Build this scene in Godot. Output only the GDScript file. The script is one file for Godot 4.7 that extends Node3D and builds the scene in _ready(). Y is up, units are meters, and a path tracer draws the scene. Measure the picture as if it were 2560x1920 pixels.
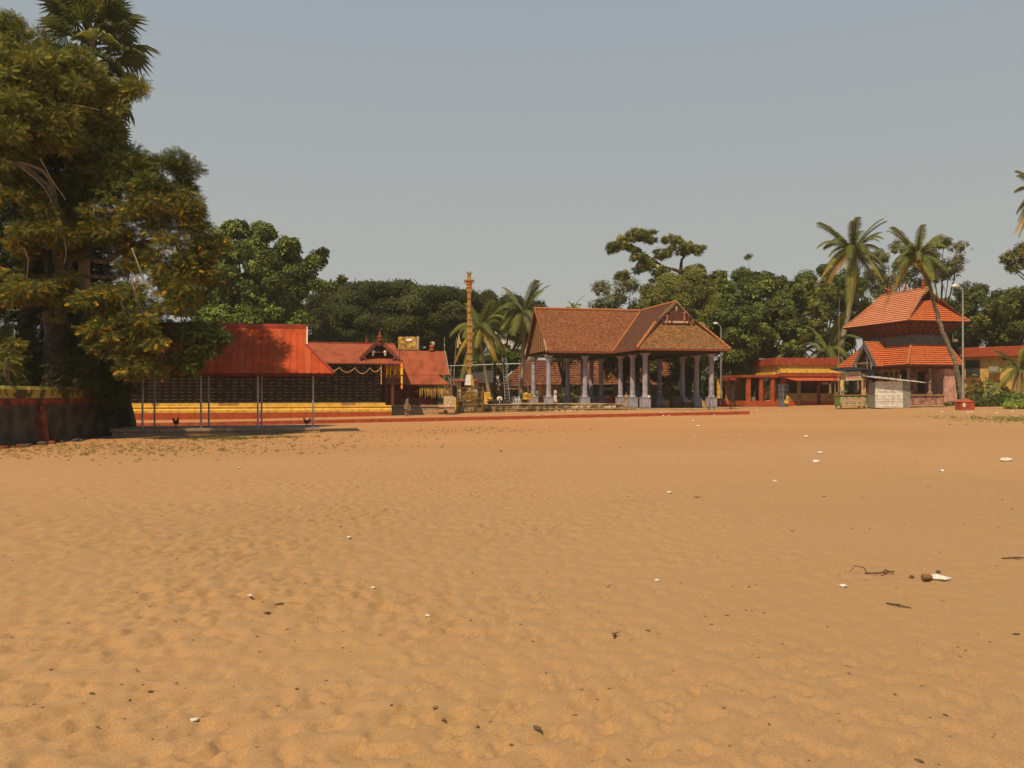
extends Node3D
# A temple yard: sand square, lamp-lined hall, golden flag pole, open columned hall, two-storeyed gatehouse, trees.

var rng := RandomNumberGenerator.new()
var taken := {}
var M := {}
const GRID := 0.2269      # the temple stands turned by 13 degrees
const EYE := 1.6


# ---------------------------------------------------------------- mesh building
class MB:
	var v := PackedVector3Array()
	var c := PackedColorArray()
	var ix := PackedInt32Array()
	var tint := Color(1, 1, 1)

	func vert(p: Vector3) -> int:
		v.append(p)
		c.append(tint)
		return v.size() - 1

	func face(a: int, b: int, d: int) -> void:
		ix.append(a)
		ix.append(b)
		ix.append(d)

	func tri(a: Vector3, b: Vector3, d: Vector3, out: Vector3) -> void:
		var n := (d - a).cross(b - a)
		var i := vert(a)
		vert(b)
		vert(d)
		if n.dot(out) < 0.0:
			face(i, i + 2, i + 1)
		else:
			face(i, i + 1, i + 2)

	func quad(a: Vector3, b: Vector3, d: Vector3, e: Vector3, out: Vector3) -> void:
		var n := (d - a).cross(b - a)
		if n.length_squared() < 1e-14:
			n = (e - a).cross(d - a)
		var i := vert(a)
		vert(b)
		vert(d)
		vert(e)
		if n.dot(out) < 0.0:
			face(i, i + 2, i + 1)
			face(i, i + 3, i + 2)
		else:
			face(i, i + 1, i + 2)
			face(i, i + 2, i + 3)

	func box(at: Vector3, size: Vector3, ch := 0.0, turn := Basis()) -> void:
		var h := size / 2.0
		if ch <= 0.0:
			for ax in 3:
				for s in [-1.0, 1.0]:
					var n := Vector3.ZERO
					n[ax] = s
					var u := Vector3.ZERO
					var w := Vector3.ZERO
					u[(ax + 1) % 3] = h[(ax + 1) % 3]
					w[(ax + 2) % 3] = h[(ax + 2) % 3]
					var m := n * h[ax]
					quad(at + turn * (m - u - w), at + turn * (m - u + w), at + turn * (m + u + w), at + turn * (m + u - w), turn * n)
			return
		# chamfered: three points at each corner
		var pt := func(sx: float, sy: float, sz: float, ax: int) -> Vector3:
			var p := Vector3(sx * (h.x - ch), sy * (h.y - ch), sz * (h.z - ch))
			var sg := Vector3(sx, sy, sz)
			p[ax] = sg[ax] * h[ax]
			return at + turn * p
		for ax in 3:
			for s in [-1.0, 1.0]:
				var q := []
				for k in [[-1.0, -1.0], [-1.0, 1.0], [1.0, 1.0], [1.0, -1.0]]:
					var sg := Vector3.ZERO
					sg[ax] = s
					sg[(ax + 1) % 3] = k[0]
					sg[(ax + 2) % 3] = k[1]
					q.append(pt.call(sg.x, sg.y, sg.z, ax))
				var n := Vector3.ZERO
				n[ax] = s
				quad(q[0], q[1], q[2], q[3], turn * n)
			for k in [[-1.0, -1.0], [-1.0, 1.0], [1.0, 1.0], [1.0, -1.0]]:
				var b := (ax + 1) % 3
				var d := (ax + 2) % 3
				var lo := Vector3.ZERO
				lo[ax] = -1.0
				lo[b] = k[0]
				lo[d] = k[1]
				var hi := lo
				hi[ax] = 1.0
				var o := Vector3.ZERO
				o[b] = k[0]
				o[d] = k[1]
				quad(pt.call(lo.x, lo.y, lo.z, b), pt.call(hi.x, hi.y, hi.z, b), pt.call(hi.x, hi.y, hi.z, d), pt.call(lo.x, lo.y, lo.z, d), turn * o)
		for sx in [-1.0, 1.0]:
			for sy in [-1.0, 1.0]:
				for sz in [-1.0, 1.0]:
					tri(pt.call(sx, sy, sz, 0), pt.call(sx, sy, sz, 1), pt.call(sx, sy, sz, 2), turn * Vector3(sx, sy, sz))

	func bar(a: Vector3, b: Vector3, w: float, h: float, ch := 0.0) -> void:
		var z := b - a
		var len := z.length()
		z = z / maxf(len, 1e-6)
		var x := Vector3.UP.cross(z)
		if x.length() < 0.01:
			x = Vector3.RIGHT
		x = x.normalized()
		box((a + b) / 2.0, Vector3(w, h, len), ch, Basis(x, z.cross(x), z))

	# a smooth pipe through the points
	func tube(p: Array, r: Array, sides := 7, caps := true) -> void:
		var n := p.size()
		var first := v.size()
		var x := Vector3.ZERO
		for i in n:
			var t: Vector3 = (p[mini(i + 1, n - 1)] - p[maxi(i - 1, 0)]).normalized()
			if i == 0:
				x = t.cross(Vector3.UP if absf(t.y) < 0.9 else Vector3.RIGHT).normalized()
			else:
				x = (x - t * x.dot(t)).normalized()
			var y := t.cross(x)
			for k in sides:
				var a := TAU * k / sides
				vert(p[i] + (x * cos(a) + y * sin(a)) * r[i])
		for i in n - 1:
			for k in sides:
				var a := first + i * sides + k
				var b := first + i * sides + (k + 1) % sides
				face(a, b + sides, b)
				face(a, a + sides, b + sides)
		if caps:
			for e in [0, n - 1]:
				var m := vert(p[e])
				for k in sides:
					var a := first + int(e) * sides + k
					var b := first + int(e) * sides + (k + 1) % sides
					if e == 0:
						face(m, a, b)
					else:
						face(m, b, a)

	# profile of (radius, height) turned about the upright axis through at; hard: edges stay crisp
	func lathe(prof: Array, sides := 16, at := Vector3.ZERO, hard := true, wave := 0.0, folds := 0) -> void:
		for i in prof.size() - 1:
			var lo: Vector2 = prof[i]
			var hi: Vector2 = prof[i + 1]
			var f := v.size()
			for k in sides:
				var a := TAU * k / sides
				var w := 1.0 + wave * sin(a * folds)
				vert(at + Vector3(cos(a) * lo.x * w, lo.y, sin(a) * lo.x * w))
				vert(at + Vector3(cos(a) * hi.x * w, hi.y, sin(a) * hi.x * w))
			for k in sides:
				var a := f + 2 * k
				var b := f + 2 * ((k + 1) % sides)
				face(a, b, b + 1)
				face(a, b + 1, a + 1)

	func ball(at: Vector3, r: Vector3, rings := 6, sides := 8) -> void:
		var f := v.size()
		for i in rings + 1:
			var e := PI * i / rings - PI / 2.0
			for k in sides:
				var a := TAU * k / sides
				vert(at + Vector3(cos(e) * cos(a) * r.x, sin(e) * r.y, cos(e) * sin(a) * r.z))
		for i in rings:
			for k in sides:
				var a := f + i * sides + k
				var b := f + i * sides + (k + 1) % sides
				face(a, b, b + sides)
				face(a, b + sides, a + sides)

	# a flat outline (in the plane of u and w at o) given depth d along n
	func plate(o: Vector3, u: Vector3, w: Vector3, outline: PackedVector2Array, d: Vector3) -> void:
		var t := Geometry2D.triangulate_polygon(outline)
		for i in range(0, t.size(), 3):
			var a := o + u * outline[t[i]].x + w * outline[t[i]].y
			var b := o + u * outline[t[i + 1]].x + w * outline[t[i + 1]].y
			var e := o + u * outline[t[i + 2]].x + w * outline[t[i + 2]].y
			tri(a + d, b + d, e + d, d)
			tri(a, b, e, -d)
		var mid := Vector2.ZERO
		var clock := Geometry2D.is_polygon_clockwise(outline)
		for i in outline.size():
			var p := outline[i]
			var q := outline[(i + 1) % outline.size()]
			var e := q - p
			var nn := Vector2(-e.y, e.x) if clock else Vector2(e.y, -e.x)
			var a := o + u * p.x + w * p.y
			var b := o + u * q.x + w * q.y
			quad(a, b, b + d, a + d, u * nn.x + w * nn.y)

	# a profile of (forward z, height y) drawn along x from x0 to x1
	func run(prof: PackedVector2Array, x0: float, x1: float) -> void:
		plate(Vector3(x0, 0, 0), Vector3(0, 0, 1), Vector3(0, 1, 0), prof, Vector3(x1 - x0, 0, 0))

	# a four-cornered sheet with thickness th below it
	func sheet(a: Vector3, b: Vector3, d: Vector3, e: Vector3, th: float) -> void:
		var n := (d - a).cross(b - a)
		if n.length() < 1e-9:
			n = (e - a).cross(d - a)
		n = n.normalized()
		if n.y < 0.0:
			n = -n
		var dn := -n * th
		quad(a, b, d, e, n)
		quad(a + dn, b + dn, d + dn, e + dn, -n)
		var mid := (a + b + d + e) / 4.0
		for k in [[a, b], [b, d], [d, e], [e, a]]:
			var p: Vector3 = k[0]
			var q: Vector3 = k[1]
			if p.distance_squared_to(q) > 1e-8:
				quad(p, q, q + dn, p + dn, (p + q) / 2.0 - mid)

	func mesh(coloured := false) -> ArrayMesh:
		var n := PackedVector3Array()
		n.resize(v.size())
		for i in range(0, ix.size(), 3):
			var a := ix[i]
			var b := ix[i + 1]
			var d := ix[i + 2]
			var f := (v[d] - v[a]).cross(v[b] - v[a])
			n[a] += f
			n[b] += f
			n[d] += f
		for i in n.size():
			n[i] = n[i].normalized() if n[i].length_squared() > 1e-20 else Vector3.UP
		var arr := []
		arr.resize(Mesh.ARRAY_MAX)
		arr[Mesh.ARRAY_VERTEX] = v
		arr[Mesh.ARRAY_NORMAL] = n
		arr[Mesh.ARRAY_INDEX] = ix
		if coloured:
			arr[Mesh.ARRAY_COLOR] = c
		var m := ArrayMesh.new()
		m.add_surface_from_arrays(Mesh.PRIMITIVE_TRIANGLES, arr)
		return m


# ---------------------------------------------------------------- nodes
func numbered(n: String) -> String:
	if not taken.has(n):
		taken[n] = 0
		return n
	taken[n] += 1
	return "%s_%03d" % [n, taken[n]]

func tag(o: Node3D, label: String, category: String, group := "") -> Node3D:
	o.set_meta("label", label)
	o.set_meta("category", category)
	if group != "":
		o.set_meta("group", group)
	return o

func thing(n: String, label: String, category: String, at := Vector3.ZERO, turn := 0.0, group := "") -> Node3D:
	var o := Node3D.new()
	o.name = numbered(n)
	add_child(o)
	o.position = at
	o.rotation.y = turn
	tag(o, label, category, group)
	return o

func part(n: String, m, mat: Material, parent: Node3D, coloured := false, label := "") -> MeshInstance3D:
	var o := MeshInstance3D.new()
	o.mesh = m.mesh(coloured) if m is MB else m
	o.material_override = mat
	o.name = n
	parent.add_child(o, true)
	if label != "":
		o.set_meta("label", label)
	return o

func solo(n: String, m, mat: Material, label: String, category: String, at := Vector3.ZERO, turn := 0.0, group := "", coloured := false) -> MeshInstance3D:
	var o := MeshInstance3D.new()
	o.mesh = m.mesh(coloured) if m is MB else m
	o.material_override = mat
	o.name = numbered(n)
	add_child(o)
	o.position = at
	o.rotation.y = turn
	tag(o, label, category, group)
	return o

func ground_piece(n: String, m, mat: Material, kind := "structure", coloured := false) -> MeshInstance3D:
	var o := MeshInstance3D.new()
	o.mesh = m.mesh(coloured) if m is MB else m
	o.material_override = mat
	o.name = numbered(n)
	o.set_meta("kind", kind)
	add_child(o)
	return o

func copy_of(src: Node3D, at: Vector3, turn: float, label := "") -> Node3D:
	var o: Node3D = src.duplicate()
	var base := String(src.name)
	var cut := base.rfind("_0")
	if cut > 0 and base.length() - cut == 4:
		base = base.substr(0, cut)
	o.name = numbered(base)
	add_child(o)
	o.position = at
	o.rotation.y = turn
	if label != "":
		o.set_meta("label", label)
	return o


# a place in the world from where it lies across (x), how high (y) the photograph's own pixels show it, and how far off it is
func at(x: float, y: float, d: float) -> Vector3:
	return Vector3((x - 1280.0) * d / 2156.0, EYE + (988.0 - y) * d / 2156.0, -d)


# the lie of the land: level by the viewer, lower towards the left, rising to the right; a low terrace behind the kerb
func land(x: float, z: float) -> float:
	var s := smoothstep(0.0, 36.0, -z)
	var cx := clampf(x, -24.0, 60.0)
	var g := -0.33 + 0.0135 * cx + 0.014 * clampf(cx - 20.0, 0.0, 16.0)
	g *= s
	# the kerb runs from KA to KB; behind it the ground stands higher
	var k := kerb_side(x, z)
	g += 0.2 * smoothstep(-0.05, 0.25, k) * (1.0 - smoothstep(15.0, 20.0, x))
	return g

const KA := Vector2(-29.0, -60.6)
const KB := Vector2(20.4, -74.4)

func kerb_side(x: float, z: float) -> float:
	var d := (KB - KA).normalized()
	return (Vector2(x, z) - KA).dot(Vector2(d.y, -d.x))    # positive beyond the kerb


# ---------------------------------------------------------------- materials
func lin(r: float, g: float, b: float) -> Color:
	return Color(r, g, b).linear_to_srgb()

func blotch(seed_: int, freq: float, stops: Array, octaves := 4, size := 512, cells := false) -> NoiseTexture2D:
	var n := FastNoiseLite.new()
	n.seed = seed_
	n.frequency = freq
	n.noise_type = FastNoiseLite.TYPE_CELLULAR if cells else FastNoiseLite.TYPE_SIMPLEX_SMOOTH
	n.fractal_octaves = octaves
	var t := NoiseTexture2D.new()
	t.width = size
	t.height = size
	t.seamless = true
	t.noise = n
	var g := Gradient.new()
	g.offsets = PackedFloat32Array()
	var offs := PackedFloat32Array()
	var cols := PackedColorArray()
	for s in stops:
		offs.append(s[0])
		cols.append(s[1] if s[1] is Color else Color(s[1], s[1], s[1]))
	g.offsets = offs
	g.colors = cols
	t.color_ramp = g
	return t

func relief(seed_: int, freq: float, strength: float, octaves := 4, size := 512) -> NoiseTexture2D:
	var n := FastNoiseLite.new()
	n.seed = seed_
	n.frequency = freq
	n.fractal_octaves = octaves
	var t := NoiseTexture2D.new()
	t.width = size
	t.height = size
	t.seamless = true
	t.as_normal_map = true
	t.bump_strength = strength
	t.noise = n
	return t

func mk(name_: String, col: Color, rough := 0.85, tex: Texture2D = null, scale := 0.3, nrm: Texture2D = null, metal := 0.0) -> StandardMaterial3D:
	var m := StandardMaterial3D.new()
	m.resource_name = name_
	m.albedo_color = col
	m.roughness = rough
	m.metallic = metal
	m.uv1_triplanar = true
	m.uv1_world_triplanar = true
	m.uv1_scale = Vector3(scale, scale, scale)
	if tex:
		m.albedo_texture = tex
	if nrm:
		m.normal_enabled = true
		m.normal_texture = nrm
	M[name_] = m
	return m

func leafy(name_: String, glow: Color) -> StandardMaterial3D:
	var m := StandardMaterial3D.new()
	m.resource_name = name_
	m.albedo_color = Color.WHITE
	m.vertex_color_use_as_albedo = true
	m.roughness = 0.6
	m.metallic_specular = 0.3
	m.backlight_enabled = true
	m.backlight = glow
	M[name_] = m
	return m

func materials() -> void:
	var soft := blotch(11, 0.008, [[0.2, 0.78], [0.5, 0.95], [0.8, 1.0]], 5)
	var worn := blotch(12, 0.008, [[0.1, 0.74], [0.45, 0.92], [0.8, 1.0]], 5)
	var grimy := blotch(13, 0.007, [[0.15, 0.5], [0.5, 0.82], [0.8, 1.0]], 5)
	var streak := blotch(14, 0.02, [[0.3, 0.82], [0.7, 1.0]], 3)
	var mossy := blotch(15, 0.011, [[0.25, Color(0.42, 0.38, 0.28)], [0.45, Color(0.56, 0.51, 0.38)], [0.58, Color(0.68, 0.62, 0.50)], [0.75, Color(0.88, 0.84, 0.74)]], 5)
	var wash := blotch(16, 0.012, [[0.36, Color(0.42, 0.37, 0.26)], [0.46, Color(0.7, 0.64, 0.5)], [0.54, Color(0.95, 0.92, 0.85)]], 5)
	var peel := blotch(17, 0.008, [[0.40, Color(0.44, 0.38, 0.20)], [0.49, Color(0.55, 0.47, 0.24)], [0.54, Color(0.93, 0.85, 0.45)], [0.8, Color(1.0, 0.93, 0.55)]], 5)
	var pit := relief(21, 0.05, 6.0)
	var lump := relief(22, 0.02, 8.0)
	var grain := relief(23, 0.12, 3.0)
	mk("tin_red", lin(0.48, 0.078, 0.023), 0.7, worn, 0.22).metallic_specular = 0.25
	mk("tin_red_faded", lin(0.50, 0.095, 0.034), 0.75, worn, 0.26).metallic_specular = 0.25
	mk("tin_red_dull", lin(0.45, 0.07, 0.023), 0.75, worn, 0.3).metallic_specular = 0.25
	mk("tin_ridge", lin(0.36, 0.05, 0.022), 0.5, soft, 0.35)
	mk("white_paint", lin(0.78, 0.76, 0.72), 0.6, soft, 0.5)
	mk("steel", lin(0.42, 0.42, 0.42), 0.45, streak, 0.6, null, 0.35)
	mk("concrete", lin(0.36, 0.27, 0.19), 0.95, worn, 0.5, pit)
	mk("rubble", lin(0.42, 0.29, 0.16), 0.95, worn, 0.9, pit)
	mk("roof_maroon", lin(0.35, 0.09, 0.044), 0.85, worn, 0.2).metallic_specular = 0.25
	mk("maroon_wood", lin(0.14, 0.03, 0.018), 0.7, worn, 0.6)
	mk("dark_wood", lin(0.05, 0.03, 0.022), 0.75, worn, 0.6)
	mk("soot", lin(0.042, 0.033, 0.03), 0.7, worn, 0.9)
	mk("soot_pale", lin(0.115, 0.098, 0.09), 0.55, worn, 1.1)
	mk("soot_wall", lin(0.13, 0.075, 0.06), 0.85, grimy, 0.35)
	mk("yellow", lin(0.74, 0.45, 0.065), 0.75, soft, 0.4)
	mk("yellow_stained", lin(0.70, 0.42, 0.075), 0.85, grimy, 0.5)
	mk("yellow_wall", lin(0.52, 0.34, 0.10), 0.85, soft, 0.3)
	mk("ochre", lin(0.40, 0.22, 0.06), 0.85, worn, 0.3)
	mk("brick_paint", lin(0.42, 0.072, 0.015), 0.8, worn, 0.35)
	mk("red_fascia", lin(0.35, 0.058, 0.019), 0.85, worn, 0.25)
	mk("kerb_red", lin(0.40, 0.075, 0.024), 0.85, worn, 0.45, pit)
	mk("tan_stone", lin(0.47, 0.31, 0.18), 0.9, worn, 0.5, pit)
	mk("brown_wall", lin(0.20, 0.125, 0.06), 0.9, grimy, 0.3, pit)
	mk("mossy", lin(0.55, 0.47, 0.34), 0.95, mossy, 0.22, pit)
	mk("washed", lin(0.78, 0.70, 0.57), 0.95, wash, 0.28, pit)
	mk("worn_shaded_red", lin(0.30, 0.06, 0.02), 0.9, grimy, 0.4)  # worn red paint, its colour darkened to hold the wall's shade
	mk("laterite", lin(0.10, 0.07, 0.045), 0.95, grimy, 0.22, lump)
	mk("peeling", lin(0.42, 0.38, 0.24), 0.9, peel, 0.16, pit)
	mk("column", lin(0.37, 0.33, 0.41), 0.8, soft, 0.4, grain)
	mk("column_grey", lin(0.23, 0.24, 0.275), 0.8, soft, 0.4, grain)
	mk("terracotta_ridge", lin(0.46, 0.16, 0.045), 0.85, worn, 0.8)
	mk("eave_board", lin(0.23, 0.06, 0.02), 0.8, worn, 0.5)
	mk("brass", lin(0.62, 0.31, 0.075), 0.34, null, 0.8, null, 0.55)
	mk("brass_bright", lin(0.85, 0.56, 0.16), 0.24, soft, 0.8, null, 0.9)
	mk("brass_dull", lin(0.26, 0.15, 0.035), 0.5, worn, 0.8, null, 0.4)
	mk("iron", lin(0.03, 0.026, 0.022), 0.6, worn, 1.0)
	mk("cloth_white", lin(0.74, 0.72, 0.68), 0.9, soft, 1.0)
	mk("cloth_gold", lin(0.62, 0.36, 0.05), 0.8, soft, 1.0)
	mk("cloth_red", lin(0.45, 0.05, 0.06), 0.85, soft, 1.0)
	mk("tarp_blue", lin(0.022, 0.03, 0.055), 0.9, soft, 0.8).metallic_specular = 0.2
	mk("tarp_grey", lin(0.12, 0.13, 0.17), 0.6, worn, 1.2, lump)
	mk("pink", lin(0.60, 0.33, 0.285), 0.85, worn, 0.25)
	mk("pink_stained", lin(0.54, 0.275, 0.23), 0.9, grimy, 0.35)
	mk("slate_wall", lin(0.12, 0.125, 0.135), 0.85, soft, 0.3)
	mk("strut_red", lin(0.12, 0.032, 0.02), 0.75, worn, 0.5)
	mk("carved_stone", lin(0.30, 0.20, 0.12), 0.9, worn, 0.6, pit)
	mk("granite", lin(0.24, 0.15, 0.10), 0.9, worn, 0.8, lump)
	mk("dark_hole", lin(0.025, 0.018, 0.014), 0.9)
	mk("glass_dark", lin(0.03, 0.035, 0.035), 0.15)
	mk("shutter", lin(0.09, 0.12, 0.10), 0.7, worn, 0.5)
	mk("awning", lin(0.52, 0.10, 0.035), 0.6, soft, 0.5)
	mk("counter", lin(0.34, 0.20, 0.08), 0.7, worn, 0.4)
	mk("tin_bright", lin(0.76, 0.74, 0.68), 0.42, soft, 0.5, null, 0.12)
	mk("tin_grey", lin(0.33, 0.33, 0.28), 0.55, worn, 0.5, null, 0.3)
	mk("green_paint", lin(0.16, 0.27, 0.06), 0.7, worn, 0.8)
	mk("cream_paint", lin(0.58, 0.42, 0.26), 0.75, worn, 0.8)
	mk("flame_orange", lin(0.72, 0.28, 0.02), 0.7)
	mk("flame_yellow", lin(0.80, 0.55, 0.10), 0.7)
	mk("ring_brown", lin(0.24, 0.09, 0.06), 0.7)
	mk("pale_pink", lin(0.62, 0.42, 0.32), 0.75, soft, 0.8)
	mk("letter_red", lin(0.50, 0.07, 0.06), 0.7)
	mk("letter_green", lin(0.06, 0.14, 0.05), 0.7)
	mk("letter_gold", lin(0.55, 0.38, 0.12), 0.7)
	mk("marigold", lin(0.85, 0.25, 0.015), 0.85)
	mk("marigold_yellow", lin(0.85, 0.48, 0.02), 0.85)
	mk("bark_grey", lin(0.23, 0.185, 0.13), 0.95, grimy, 0.8, lump)
	mk("bark_dark", lin(0.075, 0.055, 0.04), 0.95, grimy, 0.6, lump)
	mk("palm_bark", lin(0.33, 0.26, 0.18), 0.95, streak, 1.2, lump)
	mk("twig_pale", lin(0.34, 0.26, 0.17), 0.9, streak, 1.0)
	mk("skin", lin(0.20, 0.10, 0.06), 0.6)
	mk("hair", lin(0.02, 0.017, 0.015), 0.7)
	mk("shirt_pale", lin(0.55, 0.47, 0.44), 0.9)
	mk("belt_black", lin(0.03, 0.03, 0.035), 0.8)
	mk("shirt_tan", lin(0.38, 0.25, 0.17), 0.9)
	mk("paper", lin(0.72, 0.69, 0.62), 0.8, soft, 4.0)
	mk("dead_leaf", lin(0.11, 0.068, 0.04), 0.9)
	mk("dead_leaf_brown", lin(0.2, 0.105, 0.045), 0.9)
	mk("hen_brown", lin(0.10, 0.05, 0.03), 0.8, worn, 3.0)
	mk("rooster_red", lin(0.09, 0.018, 0.012), 0.7, worn, 3.0)
	mk("coconut", lin(0.42, 0.30, 0.05), 0.6)
	mk("dark_tile", lin(0.045, 0.042, 0.042), 0.9, worn, 0.4)
	var t := mk("tile_tone", Color.WHITE, 0.85, worn, 0.9, grain)
	t.vertex_color_use_as_albedo = true
	var r := mk("tone", Color.WHITE, 0.85, soft, 1.0)
	r.vertex_color_use_as_albedo = true
	leafy("leaf", Color(0.5, 0.55, 0.2))
	leafy("frond", Color(0.4, 0.4, 0.15))
	leafy("grass_blade", Color(0.35, 0.35, 0.15))
	var sand_tex := blotch(31, 0.10, [[0.2, Color(0.88, 0.87, 0.86)], [0.5, Color(0.97, 0.97, 0.97)], [0.8, Color(1, 1, 1)]], 5, 1024)
	var sand := mk("sand", Color.WHITE, 0.97, sand_tex, 0.55, relief(32, 0.09, 5.0, 5, 1024))
	sand.vertex_color_use_as_albedo = true
	sand.normal_scale = 0.25


# ---------------------------------------------------------------- the scene
func _ready() -> void:
	rng.seed = 77
	var cam := Camera3D.new()
	cam.name = "camera"
	cam.projection = Camera3D.PROJECTION_FRUSTUM
	cam.near = 0.1
	cam.size = 2.0 * 0.1 * 960.0 / 2156.0
	cam.frustum_offset = Vector2(0, 0.1 * 28.0 / 2156.0)
	cam.far = 900.0
	cam.position = Vector3(0, EYE, 0)
	cam.current = true
	add_child(cam)

	var env := Environment.new()
	env.background_mode = Environment.BG_SKY
	var sky := Sky.new()
	var sm := ProceduralSkyMaterial.new()
	sm.sky_top_color = lin(0.16, 0.285, 0.43)
	sm.sky_horizon_color = lin(0.475, 0.465, 0.415)
	sm.sky_curve = 0.52
	sm.sky_energy_multiplier = 1.0
	sm.ground_bottom_color = lin(0.22, 0.14, 0.07)
	sm.ground_horizon_color = lin(0.36, 0.33, 0.28)
	sm.sun_angle_max = 12.0
	sm.sun_curve = 0.1
	sky.sky_material = sm
	env.sky = sky
	env.tonemap_mode = Environment.TONE_MAPPER_LINEAR
	env.tonemap_exposure = 1.0
	env.fog_enabled = true
	env.fog_density = 0.0003
	env.fog_light_color = Color(0.86, 0.84, 0.78)
	env.sdfgi_enabled = true
	env.ssao_enabled = true
	env.ssil_enabled = true
	var we := WorldEnvironment.new()
	we.name = "world_environment"
	we.environment = env
	add_child(we)

	var sun := DirectionalLight3D.new()
	sun.name = "sun"
	sun.light_color = Color(1.0, 0.90, 0.73)
	sun.light_energy = 1.5
	sun.light_angular_distance = 0.6
	sun.shadow_enabled = true
	add_child(sun)
	sun.look_at_from_position(Vector3.ZERO, -Vector3(-0.28, 0.82, 0.50), Vector3.UP)

	materials()
	make_ground()
	compound_wall()
	shelter()
	kerb()
	lamp_hall()
	rear_hall()
	stone_terrace()
	pavilion()
	gatehouse()
	shop_building()
	side_building()
	far_houses()
	flag_pole()
	lamp_towers()
	kiosk()
	tin_shed()
	street_lamps()
	yard_things()
	people()
	fowl()
	trees()
	undergrowth()
	litter()


# ---------------------------------------------------------------- the sand
var dents := FastNoiseLite.new()
var prints := FastNoiseLite.new()
var broad := FastNoiseLite.new()

func sand_noises() -> void:
	dents.seed = 5
	dents.frequency = 1.0
	dents.fractal_octaves = 3
	dents.fractal_gain = 0.45
	prints.seed = 9
	prints.frequency = 1.0
	prints.noise_type = FastNoiseLite.TYPE_CELLULAR
	prints.cellular_return_type = FastNoiseLite.RETURN_DISTANCE
	prints.cellular_jitter = 1.0
	prints.fractal_type = FastNoiseLite.FRACTAL_NONE
	broad.seed = 15
	broad.frequency = 0.05
	broad.fractal_octaves = 4

# trodden sand: footprints and ridges close by, smoother towards the right and far off
func sand_height(px: float, pz: float) -> float:
	var y := land(px, pz) + 0.05 * broad.get_noise_2d(px, pz) * smoothstep(3.0, 20.0, -pz)
	var fade := 1.0 - smoothstep(14.0, 34.0, -pz)
	if fade > 0.0 and absf(px) < 24.0:
		var u := px * 0.315 - pz * 0.949
		var w := px * 0.949 + pz * 0.315
		var rough := 0.4 + 0.6 * smoothstep(2.5, -3.5, px + 0.12 * pz)
		rough *= 0.7 + 0.6 * smoothstep(-0.3, 0.4, broad.get_noise_2d(px * 6.0, pz * 6.0))
		var f := dents.get_noise_2d(u * 3.3, w * 6.2)
		var q := prints.get_noise_2d(u * 4.2 + f * 0.9, w * 7.2 + f * 0.5)
		y += fade * rough * (0.026 * f + 0.041 * smoothstep(-0.92, -0.5, q) - 0.015)
	return y

func make_ground() -> void:
	var xs := PackedFloat32Array()
	var zs := PackedFloat32Array()
	var x := 0.0
	var half := [0.0]
	while x < 420.0:
		x += clampf(0.034 + maxf(0.0, x - 3.0) * 0.0095, 0.034, 30.0)
		half.append(x)
	for i in range(half.size() - 1, 0, -1):
		xs.append(-half[i])
	for h in half:
		xs.append(h)
	var z := 40.0
	while z > -420.0:
		zs.append(z)
		var d := absf(z + 2.8)
		z -= clampf(0.026 + d * 0.0058 if z < -2.8 else 0.05 + d * 0.2, 0.028, 20.0)
	sand_noises()
	var nx := xs.size()
	var nz := zs.size()
	var v := PackedVector3Array()
	var c := PackedColorArray()
	v.resize(nx * nz)
	c.resize(nx * nz)
	for j in nz:
		var pz := zs[j]
		for i in nx:
			var px := xs[i]
			var b := broad.get_noise_2d(px, pz)
			var y := sand_height(px, pz)
			v[j * nx + i] = Vector3(px, y, pz)
			# soil: tan close by, redder across the yard, paler and greyer to the right
			var far := smoothstep(6.0, 60.0, -pz)
			var pale := smoothstep(0.1, 0.55, px / maxf(8.0, -pz)) * 0.6
			var near_c := Vector3(0.392, 0.228, 0.100)
			var far_c := Vector3(0.47, 0.225, 0.078)
			var pale_c := Vector3(0.40, 0.236, 0.098)
			var k := near_c.lerp(far_c, far).lerp(pale_c, pale * far)
			k *= 1.0 + 0.10 * b
			c[j * nx + i] = Color(k.x, k.y, k.z)
	var ix := PackedInt32Array()
	ix.resize((nx - 1) * (nz - 1) * 6)
	var t := 0
	for j in nz - 1:
		for i in nx - 1:
			var a := j * nx + i
			ix[t] = a
			ix[t + 1] = a + nx
			ix[t + 2] = a + nx + 1
			ix[t + 3] = a
			ix[t + 4] = a + nx + 1
			ix[t + 5] = a + 1
			t += 6
	var n := PackedVector3Array()
	n.resize(nx * nz)
	for j in nz:
		var j0 := maxi(j - 1, 0)
		var j1 := mini(j + 1, nz - 1)
		for i in nx:
			var i0 := maxi(i - 1, 0)
			var i1 := mini(i + 1, nx - 1)
			var dx := v[j * nx + i1] - v[j * nx + i0]
			var dz := v[j1 * nx + i] - v[j0 * nx + i]
			n[j * nx + i] = dx.cross(dz).normalized()
	var arr := []
	arr.resize(Mesh.ARRAY_MAX)
	arr[Mesh.ARRAY_VERTEX] = v
	arr[Mesh.ARRAY_NORMAL] = n
	arr[Mesh.ARRAY_COLOR] = c
	arr[Mesh.ARRAY_INDEX] = ix
	var m := ArrayMesh.new()
	m.add_surface_from_arrays(Mesh.PRIMITIVE_TRIANGLES, arr)
	ground_piece("ground", m, M.sand)


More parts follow.
